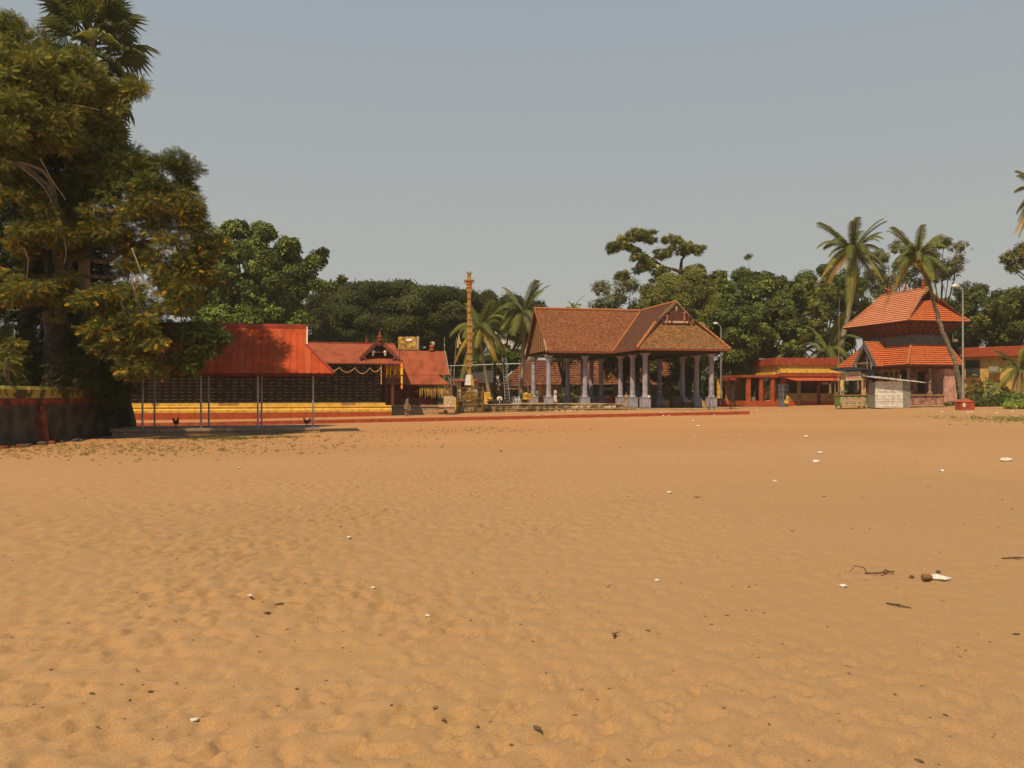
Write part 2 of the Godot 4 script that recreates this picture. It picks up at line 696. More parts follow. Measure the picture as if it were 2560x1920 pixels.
func kerb() -> void:
	var o := thing("kerb", "long low red painted kerb along the sand yard", "kerb")
	o.set_meta("kind", "structure")
	var d := (KB - KA).normalized()
	var total := (KB - KA).length()
	var n := 26
	for i in n:
		var a := KA + d * (total * i / n + 0.004)
		var b := KA + d * (total * (i + 1) / n - 0.004)
		var ya := land(a.x + d.y * 0.35 * -1.0, a.y + 0.35)
		var yb := land(b.x + d.y * 0.35 * -1.0, b.y + 0.35)
		var m := MB.new()
		m.bar(Vector3(a.x, ya + 0.03, a.y), Vector3(b.x, yb + 0.03 + rng.randf_range(-0.01, 0.01), b.y), 0.46, 0.50, 0.02)
		part("kerb_block", m, M.kerb_red, o)


# ---------------------------------------------------------------- left: old compound wall
func compound_wall() -> void:
	var o := thing("compound_wall", "old dark laterite wall with peeling yellow coping and red band", "wall", Vector3(-22.4, 0, -40))
	var prof := PackedVector2Array([Vector2(-0.34, -0.9), Vector2(0.36, -0.9), Vector2(0.24, 1.16), Vector2(-0.24, 1.16)])
	var m := MB.new()
	m.plate(Vector3(0, 0, 12.0), Vector3(1, 0, 0), Vector3(0, 1, 0), prof, Vector3(0, 0, -21.6))
	part("masonry", m, M.laterite, o)
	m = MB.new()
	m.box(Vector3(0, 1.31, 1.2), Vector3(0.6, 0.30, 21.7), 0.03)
	part("red_band", m, M.worn_shaded_red, o)
	for k in 3:
		m = MB.new()
		var z0 := 12.0 - k * 7.0
		m.plate(Vector3(0, 0, z0), Vector3(1, 0, 0), Vector3(0, 1, 0), PackedVector2Array([Vector2(-0.26, 1.462), Vector2(0.26, 1.462), Vector2(0.25, 1.86), Vector2(0.1, 2.02), Vector2(-0.1, 2.02), Vector2(-0.25, 1.86)]), Vector3(0, 0, -6.96 if k < 2 else -5.6))
		part("coping", m, M.peeling, o)
	for z0 in [-0.2]:
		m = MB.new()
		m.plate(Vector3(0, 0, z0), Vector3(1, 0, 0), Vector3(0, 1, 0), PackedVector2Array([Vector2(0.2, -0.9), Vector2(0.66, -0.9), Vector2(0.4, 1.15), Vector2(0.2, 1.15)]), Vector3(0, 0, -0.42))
		part("buttress", m, M.worn_shaded_red, o)
	m = MB.new()
	m.plate(Vector3(0, 0, -9.2), Vector3(1, 0, 0), Vector3(0, 1, 0), PackedVector2Array([Vector2(-0.6, -0.9), Vector2(0.75, -0.9), Vector2(0.7, 0.1), Vector2(0.42, 1.2), Vector2(-0.4, 1.2)]), Vector3(0, 0, -0.6))
	part("end_pier", m, M.laterite, o)
	# loose coping stones and rubble at the foot
	for i in 14:
		var p := Vector3(-21.7 + rng.randf_range(0, 0.8), 0, -34.5 - rng.randf() * 9.0)
		p.y = land(p.x, p.z) + 0.03
		var s := MB.new()
		s.ball(Vector3.ZERO, Vector3(rng.randf_range(0.12, 0.4), rng.randf_range(0.05, 0.12), rng.randf_range(0.1, 0.25)), 4, 6)
		solo("fallen_stone", s, M.worn_shaded_red if i % 3 == 0 else M.laterite, "fallen piece of red and dark masonry at the foot of the compound wall", "stone", p, rng.randf() * 6.0, "fallen stones along the compound wall")


# strips of sheet metal, laid side by side, clipped to an outline given in metres along the eave (x) and up the slope (y)
func strip_roof(parent: Node3D, outline: PackedVector2Array, o: Vector3, u: Vector3, w: Vector3, width: float, mat: Material, part_name := "metal_sheet") -> void:
	var lo := INF
	var hi := -INF
	for p in outline:
		lo = minf(lo, p.x)
		hi = maxf(hi, p.x)
	var n := u.cross(w).normalized()
	if n.y < 0.0:
		n = -n
	var i := 0
	var x := lo
	while x < hi - 0.01:
		var cell := PackedVector2Array([Vector2(x + 0.004, -1), Vector2(x + width - 0.004, -1), Vector2(x + width - 0.004, 40), Vector2(x + 0.004, 40)])
		for poly in Geometry2D.intersect_polygons(cell, outline):
			if poly.size() < 3:
				continue
			var m := MB.new()
			m.plate(o, u, w, poly, n * 0.02)
			var ylo := INF
			var yhi := -INF
			for p in poly:
				if p.x < x + 0.06:
					ylo = minf(ylo, p.y)
					yhi = maxf(yhi, p.y)
			if yhi - ylo > 0.1:
				var a := o + u * (x + 0.028) + w * ylo + n * 0.035
				var b := o + u * (x + 0.028) + w * yhi + n * 0.035
				m.bar(a, b, 0.05, 0.04)
			part(part_name, m, [mat, M.tin_red_faded, mat, M.tin_red_dull][rng.randi() % 4], parent)
		x += width
		i += 1


# ---------------------------------------------------------------- red tin shelter
func shelter() -> void:
	var o := thing("shelter", "open shelter with bright red metal roof on thin steel posts", "shelter", Vector3(-11.12, -0.5, -48.2), GRID)
	var b := Vector3(0, 0.5, 0)
	var m := MB.new()
	m.box(Vector3(-5.0, -0.27, -1.8) + b, Vector3(10.8, 0.16, 4.7), 0.02)
	part("floor_slab", m, M.concrete, o)
	m = MB.new()
	m.box(Vector3(-5.0, -0.72, -1.8) + b, Vector3(10.64, 0.74, 4.5))
	part("plinth", m, M.concrete, o)
	for i in 15:
		var x := -3.3 + i * 0.235
		for r in 2:
			var s := MB.new()
			s.ball(Vector3(x + rng.randf_range(-0.06, 0.06) + 0.1 * r, -0.62 + r * 0.17 + rng.randf_range(-0.02, 0.02), 0.46) + b, Vector3(rng.randf_range(0.11, 0.19), rng.randf_range(0.07, 0.1), 0.1), 5, 7)
			part("rubble_stone", s, M.rubble, o)
	m = MB.new()
	m.box(Vector3(0.16, -0.55, 0.38) + b, Vector3(0.5, 0.4, 0.3), 0.03)
	part("corner_stone", m, M.rubble, o)
	for i in 4:
		for r in 2:
			m = MB.new()
			var px := -8.9 + 2.967 * i
			var pz := -3.6 * r
			m.tube([Vector3(px, -0.2, pz) + b, Vector3(px, 2.95, pz) + b], [0.052, 0.052], 10)
			m.box(Vector3(px, -0.18, pz) + b, Vector3(0.2, 0.02, 0.2))
			part("post", m, M.steel, o)
	var ye := 2.8
	var yr := 5.6
	var yg := 4.43
	var zf := 0.8
	var zb := -4.4
	var zr := -1.8
	var xl := -11.7
	var xr := 1.15
	var ins := 1.5
	var sl := Vector3(0, yr - ye, zr - zf)
	var L := sl.length()
	var f := (yg - ye) / (yr - ye)
	var th := L * f
	var outline := PackedVector2Array([Vector2(0, 0), Vector2(xr - xl, 0), Vector2(xr - xl - ins, th), Vector2(xr - xl - ins, L), Vector2(ins, L), Vector2(ins, th)])
	strip_roof(o, outline, Vector3(xl, ye, zf) + b, Vector3(1, 0, 0), sl.normalized(), 0.386, M.tin_red)
	strip_roof(o, outline, Vector3(xl, ye, zb) + b, Vector3(1, 0, 0), Vector3(0, yr - ye, zr - zb).normalized(), 0.386, M.tin_red)
	for s in [1.0, -1.0]:
		var xe: float = xr if s > 0 else xl
		var w: Vector3 = Vector3(-s * ins, yg - ye, 0)
		var hw := w.length()
		strip_roof(o, PackedVector2Array([Vector2(0, 0), Vector2(5.2, 0), Vector2(5.2 - 2.6 * f, hw), Vector2(2.6 * f, hw)]), Vector3(xe, ye, zf) + b, Vector3(0, 0, -1), w.normalized(), 0.386, M.tin_red)
		var xg: float = xe - s * (ins + 0.03)
		m = MB.new()
		m.plate(Vector3(xg - s * 0.1, yg, zr) + b, Vector3(0, 0, 1), Vector3(0, 1, 0), PackedVector2Array([Vector2(-1.02, 0), Vector2(1.02, 0), Vector2(0, 1.1)]), Vector3(-s * 0.03, 0, 0))
		part("gable_vent", m, M.dark_wood, o)
		for q in [1.0, -1.0]:
			m = MB.new()
			m.bar(Vector3(xg + s * 0.05, yg - 0.01, zr + q * 1.12) + b, Vector3(xg + s * 0.05, 5.52, zr + q * 0.1) + b, 0.05, 0.2)
			part("barge_board", m, M.white_paint if q > 0 else M.tin_ridge, o)
			m = MB.new()
			m.bar(Vector3(xe, ye + 0.05, zr + q * 2.6) + b, Vector3(xg, yg + 0.05, zr + q * 2.6 * (1.0 - f)) + b, 0.16, 0.05)
			part("hip_cap", m, M.tin_ridge, o)
	m = MB.new()
	m.bar(Vector3(xl + ins - 0.05, yr + 0.03, zr) + b, Vector3(xr - ins + 0.05, yr + 0.03, zr) + b, 0.32, 0.09, 0.02)
	m.bar(Vector3(xl + ins - 0.05, yr - 0.06, zr + 0.2) + b, Vector3(xr - ins + 0.05, yr - 0.06, zr + 0.2) + b, 0.03, 0.2)
	part("ridge_cap", m, M.tin_ridge, o)
	for z in [0.66, 0.0, -3.6, -4.26]:
		m = MB.new()
		var y: float = ye - 0.1 + (0.62 if z > -3.9 and z < 0.3 else 0.0)
		m.bar(Vector3(xl + 0.6, y, z) + b, Vector3(xr - 0.6, y, z) + b, 0.06, 0.1)
		part("purlin", m, M.maroon_wood, o)
	for i in 4:
		m = MB.new()
		m.bar(Vector3(-8.9 + 2.967 * i, 2.86, 0.6) + b, Vector3(-8.9 + 2.967 * i, 2.86, -4.2) + b, 0.07, 0.12)
		part("tie_beam", m, M.maroon_wood, o)


# ---------------------------------------------------------------- hall with the wall of lamps
func lamp_hall() -> void:
	var o := thing("lamp_hall", "long temple hall with wall of black oil lamps on yellow and red plinth", "temple hall", Vector3(-10.9, 0, -78), 0.314)
	var m := MB.new()
	m.run(PackedVector2Array([Vector2(-1.2, -0.9), Vector2(0.1, -0.9), Vector2(0.1, 0.10), Vector2(-1.2, 0.10)]), -26.0, 0.0)
	part("plinth_base", m, M.brick_paint, o)
	m = MB.new()
	m.run(PackedVector2Array([Vector2(-1.2, 0.104), Vector2(0.07, 0.104), Vector2(0.07, 0.32), Vector2(-0.10, 0.47), Vector2(-0.02, 0.55), Vector2(-0.01, 0.62), Vector2(-0.05, 0.68), Vector2(-1.2, 0.68)]), -26.0, 0.0)
	part("plinth_moulding", m, M.yellow, o)
	# the topmost course: painted blocks, some rubbed bare
	var x := -26.0
	while x < -0.5:
		var l := rng.randf_range(0.5, 1.9)
		var x1 := minf(x + l, -0.5)
		m = MB.new()
		m.box(Vector3((x + x1) / 2.0, 0.80, -0.55), Vector3(x1 - x - 0.012, 0.235, 0.7 + rng.randf_range(-0.03, 0.0)), 0.012)
		part("plinth_block", m, M.yellow if rng.randf() < 0.72 else M.ochre, o)
		x = x1
	m = MB.new()
	m.box(Vector3(-13.6, 2.7, -0.9), Vector3(24.9, 3.56, 0.3))
	part("wall", m, M.soot_wall, o)
	# the frame that holds the lamps
	var x0 := -26.0
	var xe := -0.95
	var i := 0
	x = xe
	while x > x0:
		m = MB.new()
		m.box(Vector3(x, 2.66, -0.42), Vector3(0.075, 3.5, 0.07))
		part("lamp_post", m, M.dark_wood if i % 3 else M.soot, o)
		x -= 0.61
		i += 1
	m = MB.new()
	m.bar(Vector3(x0, 0.99, -0.40), Vector3(xe, 0.99, -0.40), 0.10, 0.16)
	part("lamp_rail", m, M.soot, o)
	for r in 12:
		var y := 1.16 + r * 0.285
		m = MB.new()
		m.bar(Vector3(x0, y, -0.47), Vector3(xe, y, -0.47), 0.17, 0.045)
		part("lamp_rail", m, M.soot, o)
	# shallow lamp bowls in their hundreds: the nearest row of each bay single, the rest as one
	var bowl := MB.new()
	bowl.lathe([Vector2(0.02, 0.0), Vector2(0.2, 0.05), Vector2(0.245, 0.125), Vector2(0.21, 0.105), Vector2(0.02, 0.05)], 9, Vector3.ZERO, true)
	var bm := bowl.mesh()
	var count := 0
	var rest := []
	for r in range(0, 11):
		x = xe - 0.305
		while x > x0:
			var p := Vector3(x + rng.randf_range(-0.03, 0.03), 1.185 + r * 0.285 + rng.randf_range(0, 0.012), -0.36)
			if x > -17.0 and count < 290:
				var l := part("oil_lamp", bm, M.soot_pale if rng.randf() < 0.75 else M.soot, o)
				l.position = p
				l.rotation = Vector3(rng.randf_range(-0.1, 0.1), rng.randf() * 6.0, rng.randf_range(-0.12, 0.12))
				count += 1
			else:
				rest.append(p)
			x -= 0.61
	var mm := MultiMesh.new()
	mm.transform_format = MultiMesh.TRANSFORM_3D
	mm.mesh = bm
	mm.instance_count = rest.size()
	for k in rest.size():
		mm.set_instance_transform(k, Transform3D(Basis(), rest[k]))
	var mi := MultiMeshInstance3D.new()
	mi.multimesh = mm
	mi.material_override = M.soot_pale
	mi.name = "far_oil_lamps"
	mi.set_meta("kind", "stuff")
	o.add_child(mi)
	# roof
	m = MB.new()
	m.sheet(Vector3(-26.5, 4.45, 0.45), Vector3(1.05, 4.45, 0.45), Vector3(1.0, 6.48, -4.1), Vector3(-26.5, 6.48, -4.1), 0.09)
	part("roof_slope", m, M.roof_maroon, o)
	m = MB.new()
	m.sheet(Vector3(-26.5, 4.45, -8.65), Vector3(1.05, 4.45, -8.65), Vector3(1.0, 6.478, -4.1), Vector3(-26.5, 6.478, -4.1), 0.09)
	part("roof_slope", m, M.roof_maroon, o)
	m = MB.new()
	m.bar(Vector3(-26.5, 6.5, -4.1), Vector3(1.02, 6.5, -4.1), 0.24, 0.08, 0.02)
	part("ridge_cap", m, M.roof_maroon, o)
	m = MB.new()
	m.bar(Vector3(-26.5, 4.40, 0.42), Vector3(1.05, 4.40, 0.42), 0.05, 0.12)
	part("eave_board", m, M.maroon_wood, o)
	m = MB.new()
	m.plate(Vector3(0.7, 4.45, -4.1), Vector3(0, 0, 1), Vector3(0, 1, 0), PackedVector2Array([Vector2(-4.3, 0), Vector2(4.3, 0), Vector2(0, 1.92)]), Vector3(-0.08, 0, 0))
	part("gable_wall", m, M.maroon_wood, o)
	for k in 3:
		m = MB.new()
		m.box(Vector3(0.2, 2.6, -0.6 - k * 3.4), Vector3(0.26, 3.8, 0.26), 0.02)
		part("porch_pillar", m, M.maroon_wood, o)
	# small carved gable standing on the roof
	var gx := -1.05
	for s in [1.0, -1.0]:
		m = MB.new()
		m.bar(Vector3(gx + s * 1.62, 4.98, -0.25), Vector3(gx, 6.56, -0.25), 0.13, 0.34, 0.03)
		part("gable_board", m, M.maroon_wood if s < 0 else M.eave_board, o)
		m = MB.new()
		m.sheet(Vector3(gx + s * 1.5, 5.05, -0.3), Vector3(gx, 6.52, -0.3), Vector3(gx, 6.52, -4.0), Vector3(gx + s * 1.5, 5.05, -0.95), 0.06)
		part("gable_roof", m, M.roof_maroon, o)
		m = MB.new()
		m.tube([Vector3(gx + s * 1.62, 5.02, -0.22), Vector3(gx + s * 1.72, 4.92, -0.1), Vector3(gx + s * 1.66, 4.82, 0.05), Vector3(gx + s * 1.86, 5.0, 0.1)], [0.13, 0.11, 0.09, 0.04], 7)
		m.tube([Vector3(gx + s * 1.5, 5.0, -0.25), Vector3(gx + s * 1.2, 4.8, -0.2), Vector3(gx + s * 1.3, 4.68, -0.1)], [0.13, 0.1, 0.05], 7)
		part("carved_scroll", m, M.maroon_wood, o)
		m = MB.new()
		m.ball(Vector3(gx + s * 0.52, 5.52, -0.42), Vector3(0.2, 0.16, 0.12), 6, 8)
		m.ball(Vector3(gx + s * 0.56, 5.28, -0.42), Vector3(0.09, 0.16, 0.08), 6, 8)
		part("white_ornament", m, M.white_paint, o)
	m = MB.new()
	m.plate(Vector3(gx, 4.95, -0.6), Vector3(1, 0, 0), Vector3(0, 1, 0), PackedVector2Array([Vector2(-1.35, 0.12), Vector2(0, 0.5), Vector2(1.35, 0.12), Vector2(0, 1.45)]), Vector3(0, 0, -0.06))
	part("gable_infill", m, M.dark_hole, o)
	m = MB.new()
	m.ball(Vector3(gx, 6.2, -0.12), Vector3(0.2, 0.24, 0.08), 6, 8)
	m.bar(Vector3(gx - 0.5, 5.5, -0.4), Vector3(gx + 0.5, 5.5, -0.4), 0.08, 0.1)
	part("gable_medallion", m, M.maroon_wood, o)
	for f in [[gx + 0.02, -0.2, 1.0, 6.5], [gx - 0.6, -4.1, 0.62, 6.5]]:
		m = MB.new()
		var k: float = f[2]
		m.lathe([Vector2(0.22 * k, 0), Vector2(0.28 * k, 0.1 * k), Vector2(0.1 * k, 0.2 * k), Vector2(0.22 * k, 0.32 * k), Vector2(0.24 * k, 0.42 * k), Vector2(0.07 * k, 0.52 * k), Vector2(0.12 * k, 0.64 * k), Vector2(0.05 * k, 0.74 * k), Vector2(0.005, 1.05 * k)], 12, Vector3(f[0], f[3], f[1]), true)
		part("roof_finial", m, M.kerb_red, o)
	garlands(o)


# flowers strung under the eave of the lamp hall
func garlands(hall: Node3D) -> void:
	var fr := Transform3D(Basis(Vector3.UP, 0.314), Vector3(-10.9, 0, -78))
	var swags := [[-5.9, -4.7, 0.3], [-4.7, -3.35, 0.42], [-3.35, -2.0, 0.52], [-2.0, -1.05, 0.36]]
	var names := ["swag of orange and cream flowers beside the red shelter roof", "orange tipped flower swag, second from the shelter roof", "deepest flower swag with bright orange middle under the maroon eave", "short pale flower swag next to the hanging flower strand"]
	for i in swags.size():
		var s: Array = swags[i]
		var m := MB.new()
		var last := Vector3.ZERO
		for k in 25:
			var t := k / 24.0
			var sag := 4.0 * t * (1.0 - t)
			var p := Vector3(lerpf(s[0], s[1], t), 4.05 - s[2] * sag, 0.34)
			m.tint = Color(0.62, 0.5, 0.3) if rng.randf() > sag * 0.75 else Color(0.75, 0.27, 0.04)
			m.ball(p, Vector3(0.04, 0.042, 0.04), 4, 5)
			if k > 0:
				m.bar(last, p, 0.02, 0.02)
			last = p
		solo("flower_garland", m, M.tone, names[i], "garland", fr.origin, 0.314, "flower garlands under the lamp hall eave", true)
	var m2 := MB.new()
	for k in 34:
		m2.tint = Color(0.66, 0.56, 0.38) if k % 5 else Color(0.6, 0.25, 0.06)
		m2.ball(Vector3(-0.98 + 0.012 * sin(k * 0.9), 4.32 - k * 0.052, 0.34), Vector3(0.05, 0.05, 0.05), 4, 5)
	solo("flower_strand", m2, M.tone, "straight hanging strand of pale flowers at the lamp wall's end", "garland", fr.origin, 0.314, "", true)
	# thick marigold rope with a knot on top, at the corner of the eave
	var o := thing("marigold_rope", "thick orange and yellow marigold rope hanging at the eave corner", "garland", fr.origin + Vector3(0.97, 0, 0.2), 0.314)
	var parts := [["knot", [Vector2(0.02, 4.62), Vector2(0.1, 4.66), Vector2(0.1, 4.74), Vector2(0.02, 4.78)], M.maroon_wood], ["orange_flowers", [Vector2(0.05, 4.08), Vector2(0.13, 4.12), Vector2(0.11, 4.38), Vector2(0.03, 4.5)], M.marigold],
		["yellow_flowers", [Vector2(0.07, 3.42), Vector2(0.12, 3.45), Vector2(0.12, 4.02), Vector2(0.08, 4.06)], M.marigold_yellow], ["orange_flowers", [Vector2(0.05, 2.62), Vector2(0.095, 2.66), Vector2(0.085, 3.26), Vector2(0.05, 3.32)], M.marigold_yellow],
		["orange_flowers", [Vector2(0.03, 2.14), Vector2(0.1, 2.2), Vector2(0.09, 2.5), Vector2(0.03, 2.56)], M.marigold]]
	for q in parts:
		var m := MB.new()
		m.lathe(q[1], 10, Vector3.ZERO, false)
		part(q[0], m, q[2], o)
	var cord := MB.new()
	cord.tube([Vector3(0, 2.2, 0), Vector3(0, 4.7, 0)], [0.02, 0.02], 5)
	part("cord", cord, M.maroon_wood, o)
	# yellow fringe of marigold strings behind it
	o = thing("marigold_fringe", "row of thin yellow marigold strings under the eave beside the lamp wall", "garland", fr.origin, 0.314)
	for k in 12:
		var m := MB.new()
		var l := 0.45 + 0.75 * absf(sin(k * 1.9))
		m.tube([Vector3(-0.55 + k * 0.125, 4.36, -0.2), Vector3(-0.55 + k * 0.125, 4.36 - l, -0.2)], [0.03, 0.045], 6)
		part("flower_string", m, M.marigold_yellow if k % 3 else M.ochre, o)


# ---------------------------------------------------------------- the lower maroon hall behind
func rear_hall() -> void:
	var o := thing("rear_hall", "maroon roofed temple hall with wooden screen wall on tan stone plinth", "temple hall", Vector3(-5.85, 0, -83), GRID)
	var m := MB.new()
	m.run(PackedVector2Array([Vector2(-3.0, -0.8), Vector2(-0.3, -0.8), Vector2(-0.3, 0.02), Vector2(-0.42, 0.04), Vector2(-0.42, 0.28), Vector2(-0.56, 0.32), Vector2(-0.62, 0.46), Vector2(-0.42, 0.50), Vector2(-0.42, 0.66), Vector2(-3.0, 0.66)]), -9.5, -1.15)
	part("plinth", m, M.tan_stone, o)
	m = MB.new()
	m.box(Vector3(-5.3, 1.7, -2.1), Vector3(8.0, 2.1, 0.2))
	part("back_wall", m, M.maroon_wood, o)
	m = MB.new()
	m.box(Vector3(-5.2, 0.98, -0.95), Vector3(8.0, 0.62, 0.12))
	part("lower_panel", m, M.maroon_wood, o)
	for k in 10:
		m = MB.new()
		m.box(Vector3(-9.2 + k * 0.88, 1.72, -0.85), Vector3(0.11, 2.1, 0.11), 0.01)
		part("screen_post", m, M.maroon_wood, o)
	for y in [0.72, 1.02, 1.34, 1.62, 1.82, 2.02, 2.3, 2.6]:
		m = MB.new()
		m.bar(Vector3(-9.3, y, -0.9), Vector3(-1.15, y, -0.9), 0.06, 0.09)
		part("screen_rail", m, M.maroon_wood, o)
	for q in [[-6.4, 1.46, 0.35], [-5.7, 1.46, 0.25], [-4.9, 1.46, 0.5], [-5.0, 1.7, 0.55], [-5.0, 1.9, 0.5], [-7.3, 1.46, 0.4], [-3.95, 1.48, 0.14]]:
		m = MB.new()
		m.box(Vector3(q[0], q[1], -1.4), Vector3(q[2], 0.09, 0.05))
		part("cream_panel", m, M.cream_paint, o)
	var ye := 2.64
	var yr := 6.04
	var lo := 0.27
	var yg := lerpf(ye, yr, lo)
	var zg := -4.0 * lo
	# slope with the hip below and the free gable edge above
	m = MB.new()
	m.sheet(Vector3(-11.0, ye, 0), Vector3(0, ye, 0), Vector3(-1.1, yg, zg), Vector3(-11.0, yg, zg), 0.08)
	part("roof_slope", m, M.roof_maroon, o)
	m = MB.new()
	m.sheet(Vector3(-11.0, yg + 0.02, zg + 0.04), Vector3(0.0, yg + 0.02, zg + 0.04), Vector3(0.02, yr, -4.0), Vector3(-11.0, yr, -4.0), 0.07)
	part("roof_slope", m, M.roof_maroon, o)
	m = MB.new()
	m.sheet(Vector3(-11.0, ye, -8.0), Vector3(0, ye, -8.0), Vector3(0, yr - 0.002, -4.0), Vector3(-11.0, yr - 0.002, -4.0), 0.07)
	part("roof_slope", m, M.roof_maroon, o)
	m = MB.new()
	m.sheet(Vector3(0, ye, 0), Vector3(0, ye, -8.0), Vector3(-1.1, yg, -8.0 - zg), Vector3(-1.1, yg, zg), 0.06)
	part("roof_hip", m, M.roof_maroon, o)
	m = MB.new()
	m.plate(Vector3(-0.9, yg - 0.1, -4.0), Vector3(0, 0, 1), Vector3(0, 1, 0), PackedVector2Array([Vector2(-2.7, 0), Vector2(2.7, 0), Vector2(0, 2.4)]), Vector3(-0.08, 0, 0))
	part("gable_wall", m, M.dark_wood, o)
	m = MB.new()
	m.bar(Vector3(0.0, yg + 0.0, zg + 0.05), Vector3(0.02, yr, -4.0), 0.06, 0.12)
	part("barge_board", m, M.tin_grey, o)
	m = MB.new()
	m.bar(Vector3(-3.6, ye + 0.05, 0.0), Vector3(-3.85, yr + 0.0, -3.98), 0.05, 0.04)
	part("roof_seam", m, M.eave_board, o)
	m = MB.new()
	m.bar(Vector3(-11, ye - 0.04, -0.03), Vector3(0.0, ye - 0.04, -0.03), 0.05, 0.12)
	part("eave_board", m, M.maroon_wood, o)
	m = MB.new()
	m.bar(Vector3(-0.15, yg - 0.1, zg - 0.1), Vector3(0.15, ye - 0.1, -0.5), 0.06, 0.06)
	part("eave_strut", m, M.tin_grey, o)
	m = MB.new()
	m.lathe([Vector2(0.26, 0), Vector2(0.3, 0.12), Vector2(0.14, 0.24), Vector2(0.24, 0.36), Vector2(0.2, 0.5), Vector2(0.07, 0.6), Vector2(0.1, 0.72), Vector2(0.01, 0.98)], 12, Vector3(-1.35, yr + 0.02, -4.0), true)
	part("roof_finial", m, M.kerb_red, o)
	# small swags of flowers, and dry leaf tassels at the corner
	var s := thing("flower_swags", "thin dark red flower swags below the rear hall eave", "garland", o.position, GRID)
	for k in 5:
		m = MB.new()
		var pts := []
		var rr := []
		for i in 9:
			var t := i / 8.0
			pts.append(Vector3(-7.2 + k * 0.85 + t * 0.85, 2.5 - 0.62 * 4.0 * t * (1 - t), -0.25))
			rr.append(0.025)
		m.tube(pts, rr, 5)
		part("swag", m, M.eave_board, s)
	s = thing("leaf_tassels", "bunched dry palm leaf tassels hung from the rear hall eave corner", "leaf garland", o.position, GRID)
	for k in 30:
		m = MB.new()
		var x := -2.95 + k * 0.095
		var l := rng.randf_range(0.75, 1.15)
		var sw := rng.randf_range(-0.08, 0.08)
		m.tube([Vector3(x, 2.42, -0.2), Vector3(x + sw, 2.42 - l * 0.5, -0.18), Vector3(x + sw * 1.6, 2.42 - l, -0.16)], [0.03, 0.06, 0.03], 5)
		part("leaf_strand", m, M.ochre if k % 4 == 1 else (M.yellow_stained if k % 3 else M.counter), s)


# ---------------------------------------------------------------- stepped stone terrace
func stone_terrace() -> void:
	var o := thing("stone_terrace", "mossy two stepped stone terrace with patches of old whitewash", "terrace", Vector3(-3.9, 0, -88), GRID)
	var m := MB.new()
	m.box(Vector3(8.8, -0.24, -7.9), Vector3(17.4, 0.9, 15.4))
	part("lower_core", m, M.mossy, o)
	m = MB.new()
	m.box(Vector3(8.75, 0.28, -8.2), Vector3(15.2, 0.78, 14.6))
	part("upper_core", m, M.mossy, o)
	for tier in 2:
		var x := 0.0 if tier == 0 else 1.0
		var xe := 17.6 if tier == 0 else 16.4
		var y0 := -0.5 if tier == 0 else 0.256
		var y1 := 0.14 if tier == 0 else 0.58
		var zf := 0.0 if tier == 0 else -0.75
		while x < xe - 0.05:
			var l := minf(rng.randf_range(0.9, 1.9), xe - x)
			m = MB.new()
			m.box(Vector3(x + l / 2.0, (y0 + y1) / 2.0, zf - 0.25), Vector3(l - 0.015, y1 - y0, 0.5 + rng.randf_range(-0.03, 0.0)), 0.02)
			var white := (x > 8.2 and x < 14.6 and (tier == 1 or x < 11.5)) or rng.randf() < 0.12
			part("stone_block", m, M.washed if white else M.mossy, o)
			m = MB.new()
			m.box(Vector3(x + l / 2.0, y1 + 0.055, zf - 0.3), Vector3(l - 0.01, 0.106, 0.7), 0.02)
			part("cap_stone", m, M.tan_stone if rng.randf() < 0.5 else M.mossy, o)
			x += l
	m = MB.new()
	m.box(Vector3(8.75, 0.672, -8.3), Vector3(15.1, 0.02, 14.2))
	part("paving", m, M.tan_stone, o)


